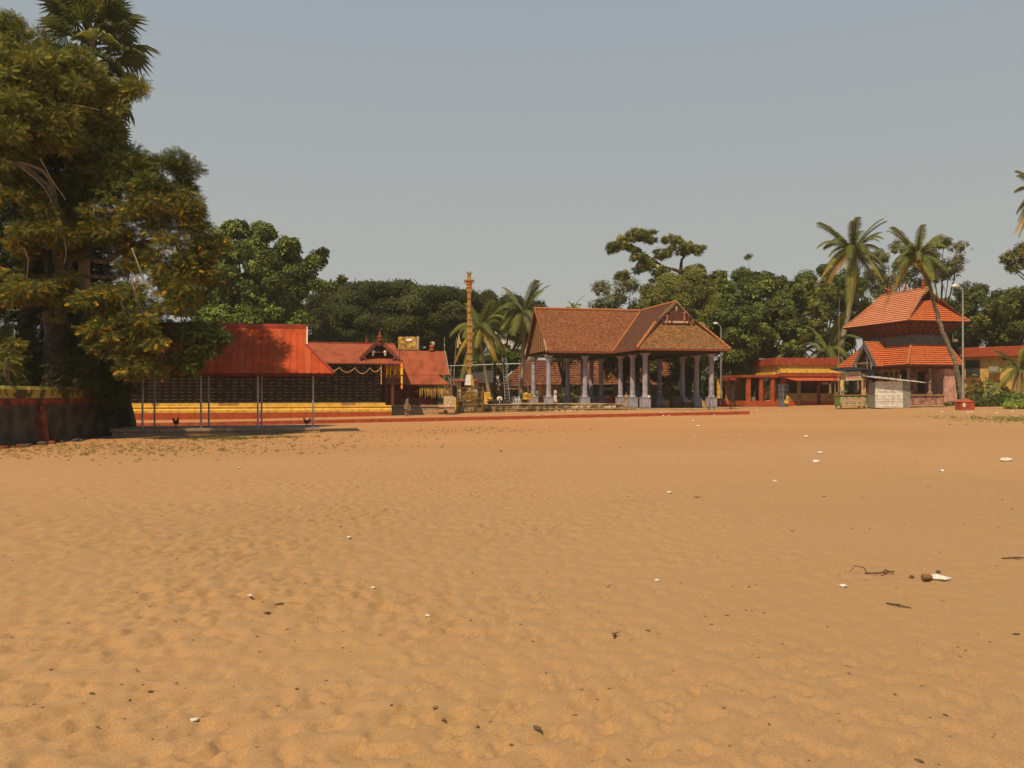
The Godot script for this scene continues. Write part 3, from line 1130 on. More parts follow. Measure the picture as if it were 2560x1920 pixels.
# Tiles laid in courses on a four-cornered slope (e0, e1: eave; t0, t1: top). Each tile has its own tone, a raised middle and a lip.
func tiled(parent: Node3D, called: String, e0: Vector3, e1: Vector3, t0: Vector3, t1: Vector3, rows: int, tw: float, tones: Array, lift := 0.045, joined := false, mess := 0.012, vary := 0.17) -> void:
	var u := (e1 - e0).normalized()
	var w := (t0 - e0)
	w = w - u * w.dot(u)
	var len := w.length()
	w = w.normalized()
	var n := u.cross(w)
	if n.y < 0.0:
		n = -n
	var m := MB.new()
	# the boarding under the tiles
	var under := MB.new()
	under.sheet(e0 - n * 0.01, e1 - n * 0.01, t1 - n * 0.01, t0 - n * 0.01, 0.06)
	part("roof_boarding", under, M.maroon_wood, parent)
	for i in rows:
		if not joined:
			m = MB.new()
		var f := float(i) / rows
		var f2 := minf(1.0, (i + 1.0) / rows)
		var a := e0.lerp(t0, f)
		var b := e1.lerp(t1, f)
		var a2 := e0.lerp(t0, f2)
		var b2 := e1.lerp(t1, f2)
		var s0 := minf((a - e0).dot(u), (a2 - e0).dot(u))
		var s1 := maxf((b - e0).dot(u), (b2 - e0).dot(u))
		var l0 := (a - e0).dot(u)
		var r0 := (b - e0).dot(u)
		var l1 := (a2 - e0).dot(u)
		var r1 := (b2 - e0).dot(u)
		var base := e0 + w * (len * f)
		var up := w * (len / rows)
		var k := floori(s0 / tw) - 1
		while k * tw < s1:
			var x0 := k * tw + (tw * 0.5 if i % 2 else 0.0)
			var x1 := x0 + tw * 0.985
			k += 1
			var bl := clampf(x0, l0, r0)
			var br := clampf(x1, l0, r0)
			var tl := clampf(x0, l1, r1)
			var tr := clampf(x1, l1, r1)
			if br - bl < 0.004 and tr - tl < 0.004:
				continue
			var tone: Color = tones[rng.randi() % tones.size()]
			m.tint = tone * rng.randf_range(1.0 - vary, 1.0 + vary)
			m.tint.a = 1.0
			var h := lift + rng.randf_range(-mess, mess)
			var p0 := base + u * bl + n * h
			var p1 := base + u * br + n * h
			var pm := (p0 + p1) / 2.0 + n * 0.018
			var q0 := base + up + u * tl + n * 0.004
			var q1 := base + up + u * tr + n * 0.004
			var qm := (q0 + q1) / 2.0 + n * 0.018
			m.quad(p0, pm, qm, q0, n)
			m.quad(pm, p1, q1, qm, n)
			m.quad(p0, p1, p1 - n * (h - 0.004), p0 - n * (h - 0.004), -w)
		if not joined and m.v.size() > 0:
			part(called, m, M.tile_tone, parent, true)
	if joined:
		part(called, m, M.tile_tone, parent, true).set_meta("kind", "stuff")


func ridge_tiles(parent: Node3D, a: Vector3, b: Vector3, r: float, step: float, mat: Material, called := "ridge_tile") -> void:
	var d := b - a
	var n := maxi(1, int(d.length() / step))
	for i in n:
		var p := a + d * (float(i) / n)
		var q := a + d * ((i + 1.04) / n)
		var m := MB.new()
		m.tube([p, q], [r * rng.randf_range(1.08, 1.22), r * 0.82], 8)
		part(called, m, mat, parent)


# ---------------------------------------------------------------- open hall on round columns
func pavilion() -> void:
	var o := thing("pillared_hall", "large open hall with old clay tile roof on tall grey lavender columns", "pavilion", Vector3(14.36, 0, -93), GRID)
	var fl := 0.17
	var m := MB.new()
	m.box(Vector3(3.87, -0.2, -10.8), Vector3(10.2, 0.74, 25.0), 0.02)
	part("floor_slab", m, M.tan_stone, o)
	# columns
	var spots := []
	for b in [0.0, 3.75, 7.65, 14.6, 18.4, 22.1]:
		spots.append([0.0, b])
		spots.append([7.75, b])
	for a in [-4.32, -8.67]:
		spots.append([a, 7.65])
		spots.append([a, 14.6])
	for s in spots:
		var a: float = s[0]
		var b: float = s[1]
		var ped := MB.new()
		ped.box(Vector3(a, 0.74, -b), Vector3(0.94, 1.12, 0.94), 0.025)
		part("pedestal", ped, M.column, o)
		for k in 2:
			var bd := MB.new()
			bd.box(Vector3(a, 1.345 if k else 0.27, -b), Vector3(1.0, 0.1 if k else 0.18, 1.0), 0.02)
			part("pedestal_band", bd, M.column_grey, o)
		var sh := MB.new()
		sh.lathe([Vector2(0.40, 1.40), Vector2(0.37, 1.48), Vector2(0.31, 1.60), Vector2(0.295, 1.8), Vector2(0.285, 2.4), Vector2(0.255, 5.5)], 20, Vector3(a, 0, -b), false)
		part("shaft", sh, M.column, o)
		var cp := MB.new()
		cp.lathe([Vector2(0.255, 5.5), Vector2(0.32, 5.52), Vector2(0.32, 5.58), Vector2(0.27, 5.62), Vector2(0.28, 5.8), Vector2(0.42, 5.92), Vector2(0.46, 6.0), Vector2(0.44, 6.04), Vector2(0.02, 6.04)], 20, Vector3(a, 0, -b), true)
		cp.box(Vector3(a, 6.1, -b), Vector3(0.9, 0.12, 0.9), 0.02)
		part("capital", cp, M.column, o)
	# wall plates and tie beams
	var beams := [[0.0, 0.0, 0.0, 22.1], [7.75, 0.0, 7.75, 22.1], [-9.0, 7.65, 7.75, 7.65], [-9.0, 14.6, 7.75, 14.6], [0, 0, 7.75, 0], [0, 3.75, 7.75, 3.75], [0, 18.4, 7.75, 18.4], [0, 22.1, 7.75, 22.1], [-4.32, 7.65, -4.32, 14.6], [-8.67, 7.65, -8.67, 14.6]]
	for q in beams:
		m = MB.new()
		var dz: float = 0.0 if q[0] == q[2] else 0.02
		m.bar(Vector3(q[0], 6.30 + dz, -q[1]), Vector3(q[2], 6.30 + dz, -q[3]), 0.28, 0.26)
		part("beam", m, M.dark_wood, o)
	var ye := 6.58
	var yr := 11.8
	var ov := 1.5
	var aw0 := -ov
	var aw1 := 7.75 + ov
	var ar := 3.875
	var b0 := -ov
	var b1 := 22.1 + ov
	var mf := 7.65 - 1.55     # eaves of the side arm
	var mb := 14.6 + 1.55
	var bm := (mf + mb) / 2.0
	var hg := 0.55            # share of the slope where the hip ends and the small gable begins
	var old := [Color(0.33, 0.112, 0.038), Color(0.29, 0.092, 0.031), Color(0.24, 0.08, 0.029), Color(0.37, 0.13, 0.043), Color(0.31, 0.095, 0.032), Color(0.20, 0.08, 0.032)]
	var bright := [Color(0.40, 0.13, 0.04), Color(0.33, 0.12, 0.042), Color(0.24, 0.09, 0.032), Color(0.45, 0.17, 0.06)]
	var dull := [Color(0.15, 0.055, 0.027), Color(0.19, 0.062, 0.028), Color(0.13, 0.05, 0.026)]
	var moss := [Color(0.36, 0.15, 0.045), Color(0.29, 0.14, 0.048), Color(0.24, 0.13, 0.046), Color(0.40, 0.17, 0.05), Color(0.20, 0.11, 0.042)]
	var P := func(a: float, y: float, b: float) -> Vector3: return Vector3(a, y, -b)
	# the arm's front slope: eave from its gable end to the valley, rising to its ridge
	tiled(o, "old_tiles", P.call(-9.2, ye, mf), P.call(aw0, ye, mf), P.call(-9.4, yr, bm), P.call(ar, yr, bm), 46, 0.19, old, 0.03, true, 0.02)
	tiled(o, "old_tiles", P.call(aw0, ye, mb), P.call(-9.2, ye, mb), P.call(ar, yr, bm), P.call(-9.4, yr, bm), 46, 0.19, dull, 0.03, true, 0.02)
	# brighter replaced tiles towards the gable end
	# the wing's left slope in front of the valley, in front of and behind the arm
	var wl := 0.97 + 0.23
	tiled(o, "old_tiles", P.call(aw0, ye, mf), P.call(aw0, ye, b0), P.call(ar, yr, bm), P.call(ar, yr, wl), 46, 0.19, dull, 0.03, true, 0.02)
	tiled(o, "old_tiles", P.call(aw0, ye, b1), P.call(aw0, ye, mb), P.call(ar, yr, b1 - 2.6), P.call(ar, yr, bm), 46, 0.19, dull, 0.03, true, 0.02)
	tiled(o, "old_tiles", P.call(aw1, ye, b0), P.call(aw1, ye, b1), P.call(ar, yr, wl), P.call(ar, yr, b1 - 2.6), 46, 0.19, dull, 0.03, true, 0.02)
	# hip below the front gable
	var yh := lerpf(ye, yr, hg)
	var bh := lerpf(b0, wl + 0.12, hg) + 0.35
	var al := lerpf(aw0, ar, hg)
	var arr := lerpf(aw1, ar, hg)
	tiled(o, "mossy_tiles", P.call(aw0, ye, b0), P.call(aw1, ye, b0), P.call(al, yh, bh), P.call(arr, yh, bh), 27, 0.19, moss, 0.03, true, 0.02)
	tiled(o, "mossy_tiles", P.call(aw1, ye, b1), P.call(aw0, ye, b1), P.call(arr, yh, b1 - 2.6), P.call(al, yh, b1 - 2.6), 27, 0.19, moss, 0.03, true, 0.02)
	# ridge, hip and valley tiles
	ridge_tiles(o, P.call(-9.45, yr + 0.05, bm), P.call(ar, yr + 0.05, bm), 0.16, 0.45, M.terracotta_ridge)
	ridge_tiles(o, P.call(ar, yr + 0.06, 0.75), P.call(ar, yr + 0.06, b1 - 2.6), 0.15, 0.45, M.terracotta_ridge)
	ridge_tiles(o, P.call(aw0, ye + 0.06, b0), P.call(al - 0.1, yh + 0.1, bh - 0.05), 0.17, 0.42, M.terracotta_ridge)
	ridge_tiles(o, P.call(aw1, ye + 0.06, b0), P.call(arr + 0.1, yh + 0.1, bh - 0.05), 0.16, 0.42, M.terracotta_ridge)
	ridge_tiles(o, P.call(aw0, ye + 0.05, mf), P.call(ar, yr + 0.02, bm), 0.11, 0.4, M.terracotta_ridge, "valley_tile")
	ridge_tiles(o, P.call(-9.25, ye + 0.06, mf), P.call(-9.45, yr + 0.04, bm), 0.10, 0.4, M.terracotta_ridge, "verge_tile")
	# eave boards
	for q in [[-9.2, mf, aw0, mf], [aw0, mf, aw0, b0], [aw0, b0, aw1, b0], [aw1, b0, aw1, b1], [-9.2, mb, aw0, mb], [aw0, mb, aw0, b1], [aw0, b1, aw1, b1]]:
		m = MB.new()
		m.bar(P.call(q[0], ye - 0.1, q[1]), P.call(q[2], ye - 0.1, q[3]), 0.06, 0.22)
		part("eave_board", m, M.eave_board, o)
	# rafters seen from below
	for k in 14:
		m = MB.new()
		var b: float = 0.5 + k * 1.6
		m.bar(P.call(aw0 + 0.05, ye - 0.14, b), P.call(ar, yr - 0.2, b), 0.09, 0.14)
		part("rafter", m, M.dark_wood, o)
		m = MB.new()
		m.bar(P.call(aw1 - 0.05, ye - 0.14, b), P.call(ar, yr - 0.2, b), 0.09, 0.14)
		part("rafter", m, M.dark_wood, o)
	# front gable: barge boards, carved brackets, dark boarding
	var gy := yh + 0.05
	m = MB.new()
	var hw := (arr - al) / 2.0
	m.plate(P.call(ar, gy - 0.2, bh + 0.15), Vector3(1, 0, 0), Vector3(0, 1, 0), PackedVector2Array([Vector2(-hw, 0), Vector2(hw, 0), Vector2(0, yr - gy)]), Vector3(0, 0, -0.08))
	part("gable_boarding", m, M.strut_red, o)
	for s in [1.0, -1.0]:
		m = MB.new()
		m.bar(P.call(ar + s * 1.92, 9.96, 0.70), P.call(ar, yr + 0.02, 0.70), 0.08, 0.30)
		part("barge_board", m, M.counter, o)
		m = MB.new()
		m.sheet(P.call(ar + s * 1.95, 9.93, 0.66), P.call(ar, yr + 0.0, 0.66), P.call(ar, yr + 0.0, 2.6), P.call(ar + s * 1.95, 9.93, 2.6), 0.05)
		part("gable_eave", m, M.eave_board, o)
		for k in 3:
			var px: float = ar + s * (0.75 + k * 0.5)
			var h := 1.3 - k * 0.42
			m = MB.new()
			for j in 4:
				m.ball(P.call(px, gy - 0.1 + h * (j + 0.5) / 4.0, bh - 0.25), Vector3(0.13 + 0.03 * (j % 2), h / 8.0 + 0.02, 0.14), 5, 8)
			part("carved_bracket", m, M.terracotta_ridge if (k + (1 if s > 0 else 0)) % 2 else M.strut_red, o)
	m = MB.new()
	m.lathe([Vector2(0.02, -0.75), Vector2(0.1, -0.5), Vector2(0.16, -0.2), Vector2(0.08, 0.0), Vector2(0.02, 0.05)], 8, P.call(ar, yr - 0.45, 0.62), false)
	part("gable_pendant", m, M.cream_paint, o)
	m = MB.new()
	m.box(P.call(ar, gy + 0.06, bh - 0.1), Vector3(2.9, 0.24, 0.4), 0.03)
	part("gable_sill", m, M.pale_pink, o)
	# the arm's open gable end: boards and struts
	m = MB.new()
	m.plate(P.call(-8.9, ye + 0.1, bm), Vector3(0, 0, 1), Vector3(0, 1, 0), PackedVector2Array([Vector2(-4.6, 0), Vector2(4.6, 0), Vector2(0, 4.8)]), Vector3(-0.06, 0, 0))
	part("end_boarding", m, M.counter, o)
	for k in 9:
		var bz := -4.0 + k * 1.0
		m = MB.new()
		m.bar(Vector3(-9.02, ye + 0.1, -bm + bz), Vector3(-9.02, ye + 0.1 + 4.8 * (1.0 - absf(bz) / 4.6), -bm + bz), 0.06, 0.10)
		part("end_strut", m, M.eave_board, o)
	for s in [1.0, -1.0]:
		m = MB.new()
		m.bar(Vector3(-9.3, ye, -bm + s * 5.0), Vector3(-9.45, yr, -bm), 0.08, 0.34)
		part("end_barge_board", m, M.eave_board, o)
		m = MB.new()
		m.bar(Vector3(-9.34, ye - 0.05, -bm + s * 5.1), Vector3(-9.36, 7.9, -bm + s * 3.8), 0.05, 0.3)
		part("end_white_board", m, M.cream_paint, o)
	# things that stand in the hall
	var wf := Transform3D(Basis(Vector3.UP, GRID), Vector3(14.36, 0, -93))
	m = MB.new()
	m.box(Vector3(0, 0.68, 0), Vector3(1.28, 1.36, 0.9), 0.03)
	m.box(Vector3(0, 1.39, 0), Vector3(1.36, 0.07, 0.98), 0.02)
	solo("dark_cabinet", m, M.dark_wood, "tall dark box standing among the columns of the open hall", "cabinet", wf * Vector3(4.9, fl, -3.0), GRID)
	var tb := thing("low_table", "low dark red table between the black box and the next column", "table", wf * Vector3(6.3, fl, -3.2), GRID)
	m = MB.new()
	m.box(Vector3(0, 0.62, 0), Vector3(1.25, 0.1, 0.8), 0.02)
	part("table_top", m, M.maroon_wood, tb)
	for sx in [-0.5, 0.5]:
		for sz in [-0.3, 0.3]:
			m = MB.new()
			m.box(Vector3(sx, 0.285, sz), Vector3(0.1, 0.57, 0.1), 0.01)
			part("leg", m, M.maroon_wood, tb)
	m = MB.new()
	m.box(Vector3(0, 0.33, 0), Vector3(1.05, 0.4, 0.55))
	part("apron", m, M.maroon_wood, tb)


# ---------------------------------------------------------------- two-storeyed gatehouse
func gatehouse() -> void:
	var o := thing("gatehouse", "two storeyed temple gatehouse with bright orange tiled roofs and pink base", "gatehouse", Vector3(43.66, 0, -95), GRID)
	var P := func(a: float, y: float, b: float) -> Vector3: return Vector3(a, y, -b)
	var pale := [Color(0.72, 0.295, 0.16), Color(0.74, 0.31, 0.175), Color(0.69, 0.27, 0.14)]  # paler copy of the tile, glancing sun put into its colour
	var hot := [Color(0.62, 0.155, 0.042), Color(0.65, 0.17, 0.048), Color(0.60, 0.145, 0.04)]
	var m := MB.new()
	# upper roof
	var ye := 9.84
	var yr := 13.7
	var A := 7.9
	var B := 12.0
	var ar := 3.95
	var hg := 0.66
	var yh := lerpf(ye, yr, hg)
	var al := lerpf(0.0, ar, hg)
	var a2 := lerpf(A, ar, hg)
	var bh := 2.25
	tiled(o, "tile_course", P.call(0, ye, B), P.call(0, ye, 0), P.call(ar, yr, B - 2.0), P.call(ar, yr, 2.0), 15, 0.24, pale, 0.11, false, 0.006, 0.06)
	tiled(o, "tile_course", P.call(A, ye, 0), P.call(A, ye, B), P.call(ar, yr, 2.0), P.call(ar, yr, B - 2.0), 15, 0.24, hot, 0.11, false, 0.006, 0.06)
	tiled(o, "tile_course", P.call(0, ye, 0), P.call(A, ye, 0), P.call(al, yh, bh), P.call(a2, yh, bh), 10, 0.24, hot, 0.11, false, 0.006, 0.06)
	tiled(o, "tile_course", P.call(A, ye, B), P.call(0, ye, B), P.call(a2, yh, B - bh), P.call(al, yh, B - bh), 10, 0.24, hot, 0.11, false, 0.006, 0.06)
	ridge_tiles(o, P.call(ar, yr + 0.05, 1.75), P.call(ar, yr + 0.05, B - 1.75), 0.15, 0.4, M.terracotta_ridge)
	for q in [[0.0, al], [A, a2]]:
		ridge_tiles(o, P.call(q[0], ye + 0.08, 0), P.call(q[1], yh + 0.12, bh), 0.14, 0.36, M.terracotta_ridge)
		ridge_tiles(o, P.call(q[0], ye + 0.08, B), P.call(q[1], yh + 0.12, B - bh), 0.14, 0.36, M.terracotta_ridge)
	for e in 2:
		var bb := bh + 0.3 if e == 0 else B - bh - 0.3
		m = MB.new()
		m.plate(P.call(ar, yh - 0.05, bb), Vector3(1, 0, 0), Vector3(0, 1, 0), PackedVector2Array([Vector2(-(ar - al), 0), Vector2(ar - al, 0), Vector2(0, yr - yh)]), Vector3(0, 0, -0.06))
		part("gable_boarding", m, M.strut_red, o)
		for s in [1.0, -1.0]:
			m = MB.new()
			var bz := 1.72 if e == 0 else B - 1.72
			m.bar(P.call(ar + s * (ar - al + 0.35), yh - 0.32, bz), P.call(ar, yr - 0.06, bz), 0.06, 0.26)
			part("barge_board", m, M.counter, o)
			m = MB.new()
			m.sheet(P.call(ar + s * (ar - al + 0.3), yh - 0.24, bz), P.call(ar, yr + 0.05, bz), P.call(ar, yr + 0.05, bz + (0.8 if e == 0 else -0.8)), P.call(ar + s * (ar - al + 0.3), yh - 0.24, bz + (0.8 if e == 0 else -0.8)), 0.05)
			part("gable_eave", m, M.terracotta_ridge, o)
			m = MB.new()
			m.ball(P.call(ar + s * 0.75, yh + 0.15, bb - 0.3), Vector3(0.22, 0.2, 0.15), 5, 7)
			part("carved_bracket", m, M.counter, o)
	for b in [2.6, 5.6, 8.6]:
		m = MB.new()
		m.lathe([Vector2(0.2, 0), Vector2(0.24, 0.1), Vector2(0.1, 0.2), Vector2(0.2, 0.32), Vector2(0.2, 0.42), Vector2(0.08, 0.55), Vector2(0.12, 0.68), Vector2(0.05, 0.8), Vector2(0.01, 1.15)], 12, P.call(ar, yr + 0.15, b), true)
		part("roof_finial", m, M.kerb_red, o)
	# sloping struts and boarding under the upper eaves
	var w0 := 1.6
	var w1 := 6.3
	var v0 := 1.6
	var v1 := 10.4
	var ys := 8.55
	var ring := [[0.25, 0.25, w0, v0], [A - 0.25, 0.25, w1, v0], [A - 0.25, B - 0.25, w1, v1], [0.25, B - 0.25, w0, v1]]
	for k in 4:
		var p: Array = ring[k]
		var q: Array = ring[(k + 1) % 4]
		m = MB.new()
		m.sheet(P.call(p[0], ye - 0.12, p[1]), P.call(q[0], ye - 0.12, q[1]), P.call(q[2], ys, q[3]), P.call(p[2], ys, p[3]), 0.05)
		part("eave_soffit", m, M.strut_red, o)
		m = MB.new()
		m.bar(P.call(p[0] * 1.0 - (0.2 if p[0] < 1.0 else -0.2), ye - 0.06, p[1] - (0.2 if p[1] < 1.0 else -0.2)), P.call(q[0] - (0.2 if q[0] < 1.0 else -0.2), ye - 0.06, q[1] - (0.2 if q[1] < 1.0 else -0.2)), 0.06, 0.12)
		part("eave_board", m, M.maroon_wood, o)
		var n := 12 if k % 2 else 8
		for i in n:
			var t := (i + 0.5) / n
			m = MB.new()
			var e1: Vector3 = P.call(lerpf(p[0], q[0], t), ye - 0.24, lerpf(p[1], q[1], t))
			var e2: Vector3 = P.call(lerpf(p[2], q[2], t), ys - 0.1, lerpf(p[3], q[3], t))
			m.bar(e1, e2, 0.09, 0.14)
			part("strut", m, M.strut_red, o)
	m = MB.new()
	m.box(P.call((w0 + w1) / 2, 8.1, (v0 + v1) / 2), Vector3(w1 - w0, 1.9, v1 - v0), 0.02)
	part("upper_wall", m, M.slate_wall, o)
	m = MB.new()
	m.box(P.call((w0 + w1) / 2, 8.42, (v0 + v1) / 2), Vector3(w1 - w0 + 0.1, 0.12, v1 - v0 + 0.1), 0.02)
	part("wall_plate", m, M.strut_red, o)
	# lower roof: a skirt all round
	var yl := 4.98
	var yt := 7.35
	var C := 7.1
	var D := 13.0
	tiled(o, "tile_course", P.call(-0.1, yl, D), P.call(-0.1, yl, 0), P.call(w0, yt, v1), P.call(w0, yt, v0), 10, 0.24, hot, 0.11, false, 0.006, 0.06)
	tiled(o, "tile_course", P.call(-0.1, yl, 0), P.call(C, yl, 0), P.call(w0, yt, v0), P.call(w1, yt, v0), 10, 0.24, hot, 0.11, false, 0.006, 0.06)
	tiled(o, "tile_course", P.call(C, yl, 0), P.call(C, yl, D), P.call(w1, yt, v0), P.call(w1, yt, v1), 10, 0.24, hot, 0.11, false, 0.006, 0.06)
	ridge_tiles(o, P.call(-0.1, yl + 0.08, 0), P.call(w0, yt + 0.06, v0), 0.16, 0.36, M.terracotta_ridge)
	ridge_tiles(o, P.call(C, yl + 0.08, 0), P.call(w1, yt + 0.06, v0), 0.14, 0.36, M.terracotta_ridge)
	ridge_tiles(o, P.call(-0.1, yl + 0.08, D), P.call(w0, yt + 0.06, v1), 0.14, 0.36, M.terracotta_ridge)
	for q in [[-0.1, D, -0.1, 0.0], [-0.1, 0.0, C, 0.0], [C, 0.0, C, D]]:
		m = MB.new()
		m.bar(P.call(q[0], yl - 0.08, q[1]), P.call(q[2], yl - 0.08, q[3]), 0.05, 0.14)
		part("eave_board", m, M.strut_red, o)
	# porch gable on the long side
	var pb := 6.3
	var hw := 2.15
	var pa := -1.0
	var yp := 7.72
	var yf := 4.9
	for s in [1.0, -1.0]:
		tiled(o, "porch_tile_course", P.call(pa, yf, pb + s * hw), P.call(0.3, yf, pb + s * hw), P.call(pa, yp, pb), P.call(1.6, yp, pb), 11, 0.24, hot, 0.10, false, 0.006, 0.06)
		m = MB.new()
		m.bar(P.call(pa - 0.06, yf - 0.05, pb + s * (hw + 0.08)), P.call(pa - 0.06, yp, pb), 0.08, 0.28)
		part("porch_barge_board", m, M.slate_wall, o)
		m = MB.new()
		m.bar(P.call(pa - 0.12, yf + 0.05, pb + s * (hw - 0.42)), P.call(pa - 0.12, yp - 0.45, pb), 0.04, 0.09)
		part("porch_trim", m, M.tin_grey, o)
		m = MB.new()
		m.tube([P.call(pa - 0.12, yf + 0.5, pb + s * (hw - 0.6)), P.call(pa - 0.15, yf + 0.1, pb + s * (hw - 0.75)), P.call(pa - 0.12, yf - 0.35, pb + s * (hw - 0.7))], [0.03, 0.12, 0.03], 6)
		part("porch_pendant", m, M.tin_grey, o)
	ridge_tiles(o, P.call(pa, yp + 0.05, pb), P.call(1.6, yp + 0.05, pb), 0.13, 0.36, M.terracotta_ridge)
	m = MB.new()
	m.plate(P.call(pa + 0.5, yf, pb), Vector3(0, 0, 1), Vector3(0, 1, 0), PackedVector2Array([Vector2(-1.95, 0), Vector2(1.95, 0), Vector2(0, 2.55)]), Vector3(0.06, 0, 0))
	part("porch_boarding", m, M.dark_wood, o)
	m = MB.new()
	m.bar(P.call(pa + 0.1, 5.35, pb - 1.5), P.call(pa + 0.1, 5.35, pb + 1.5), 0.16, 0.18)
	part("porch_beam", m, M.carved_stone, o)
	# ground storey: base, bench, pillars, inner walls
	var g := 0.35
	m = MB.new()
	m.box(P.call(3.5, 0.62, 6.5), Vector3(6.0, 1.75, 11.6), 0.06)
	part("base", m, M.pink_stained, o)
	m = MB.new()
	m.box(P.call(3.5, 1.58, 6.5), Vector3(6.2, 0.2, 11.8), 0.03)
	part("bench_ledge", m, M.counter, o)
	m = MB.new()
	m.box(P.call(3.8, 3.3, 7.6), Vector3(4.2, 3.3, 8.6))
	part("inner_wall", m, M.pink_stained, o)
	m = MB.new()
	m.box(P.call(1.95, 3.1, 3.27), Vector3(0.9, 2.8, 0.06))
	m.box(P.call(4.2, 3.1, 3.27), Vector3(0.8, 2.4, 0.06))
	part("doorway", m, M.dark_hole, o)
	for b in [4.6, 6.3, 8.2, 10.0]:
		m = MB.new()
		m.box(P.call(1.67, 3.0, b), Vector3(0.06, 2.6, 1.0))
		part("doorway", m, M.dark_hole, o)
	for q in [[0.75, 0.95], [3.5, 0.95], [0.75, 3.4], [0.75, 5.4], [0.75, 7.6], [0.75, 10.0]]:
		m = MB.new()
		var c: Vector3 = P.call(q[0], 0, q[1])
		m.box(c + Vector3(0, 1.8, 0), Vector3(0.44, 0.26, 0.44), 0.03)
		m.lathe([Vector2(0.25, 1.92), Vector2(0.15, 2.05), Vector2(0.14, 2.9), Vector2(0.19, 3.0), Vector2(0.19, 3.2), Vector2(0.14, 3.3), Vector2(0.15, 4.3), Vector2(0.3, 4.55), Vector2(0.34, 4.9), Vector2(0.02, 4.9)], 10, c, true)
		part("stone_pillar", m, M.carved_stone, o)
	m = MB.new()
	m.plate(P.call(5.9, 0, 0.55), Vector3(1, 0, 0), Vector3(0, 1, 0), PackedVector2Array([Vector2(-0.8, -0.3), Vector2(0.9, -0.3), Vector2(0.8, 1.6), Vector2(0.35, 4.9), Vector2(-0.8, 4.9)]), Vector3(0, 0, -11.4))
	part("end_wall", m, M.pink, o)
	m = MB.new()
	m.box(P.call(4.9, 2.55, 0.78), Vector3(0.52, 1.75, 0.06), 0.0, Basis(Vector3.BACK, -0.14))
	part("leaning_board", m, M.dark_wood, o)
	m = MB.new()
	m.box(P.call(3.5, 4.72, 6.5), Vector3(6.4, 0.3, 12.0))
	part("lintel", m, M.strut_red, o)
	m = MB.new()
	m.box(P.call(6.55, 7.75, 0.6), Vector3(0.42, 0.3, 0.3), 0.03)
	m.bar(P.call(6.3, 7.6, 0.7), P.call(6.3, 8.6, 0.7), 0.05, 0.05)
	part("flood_lamp", m, M.tin_grey, o)


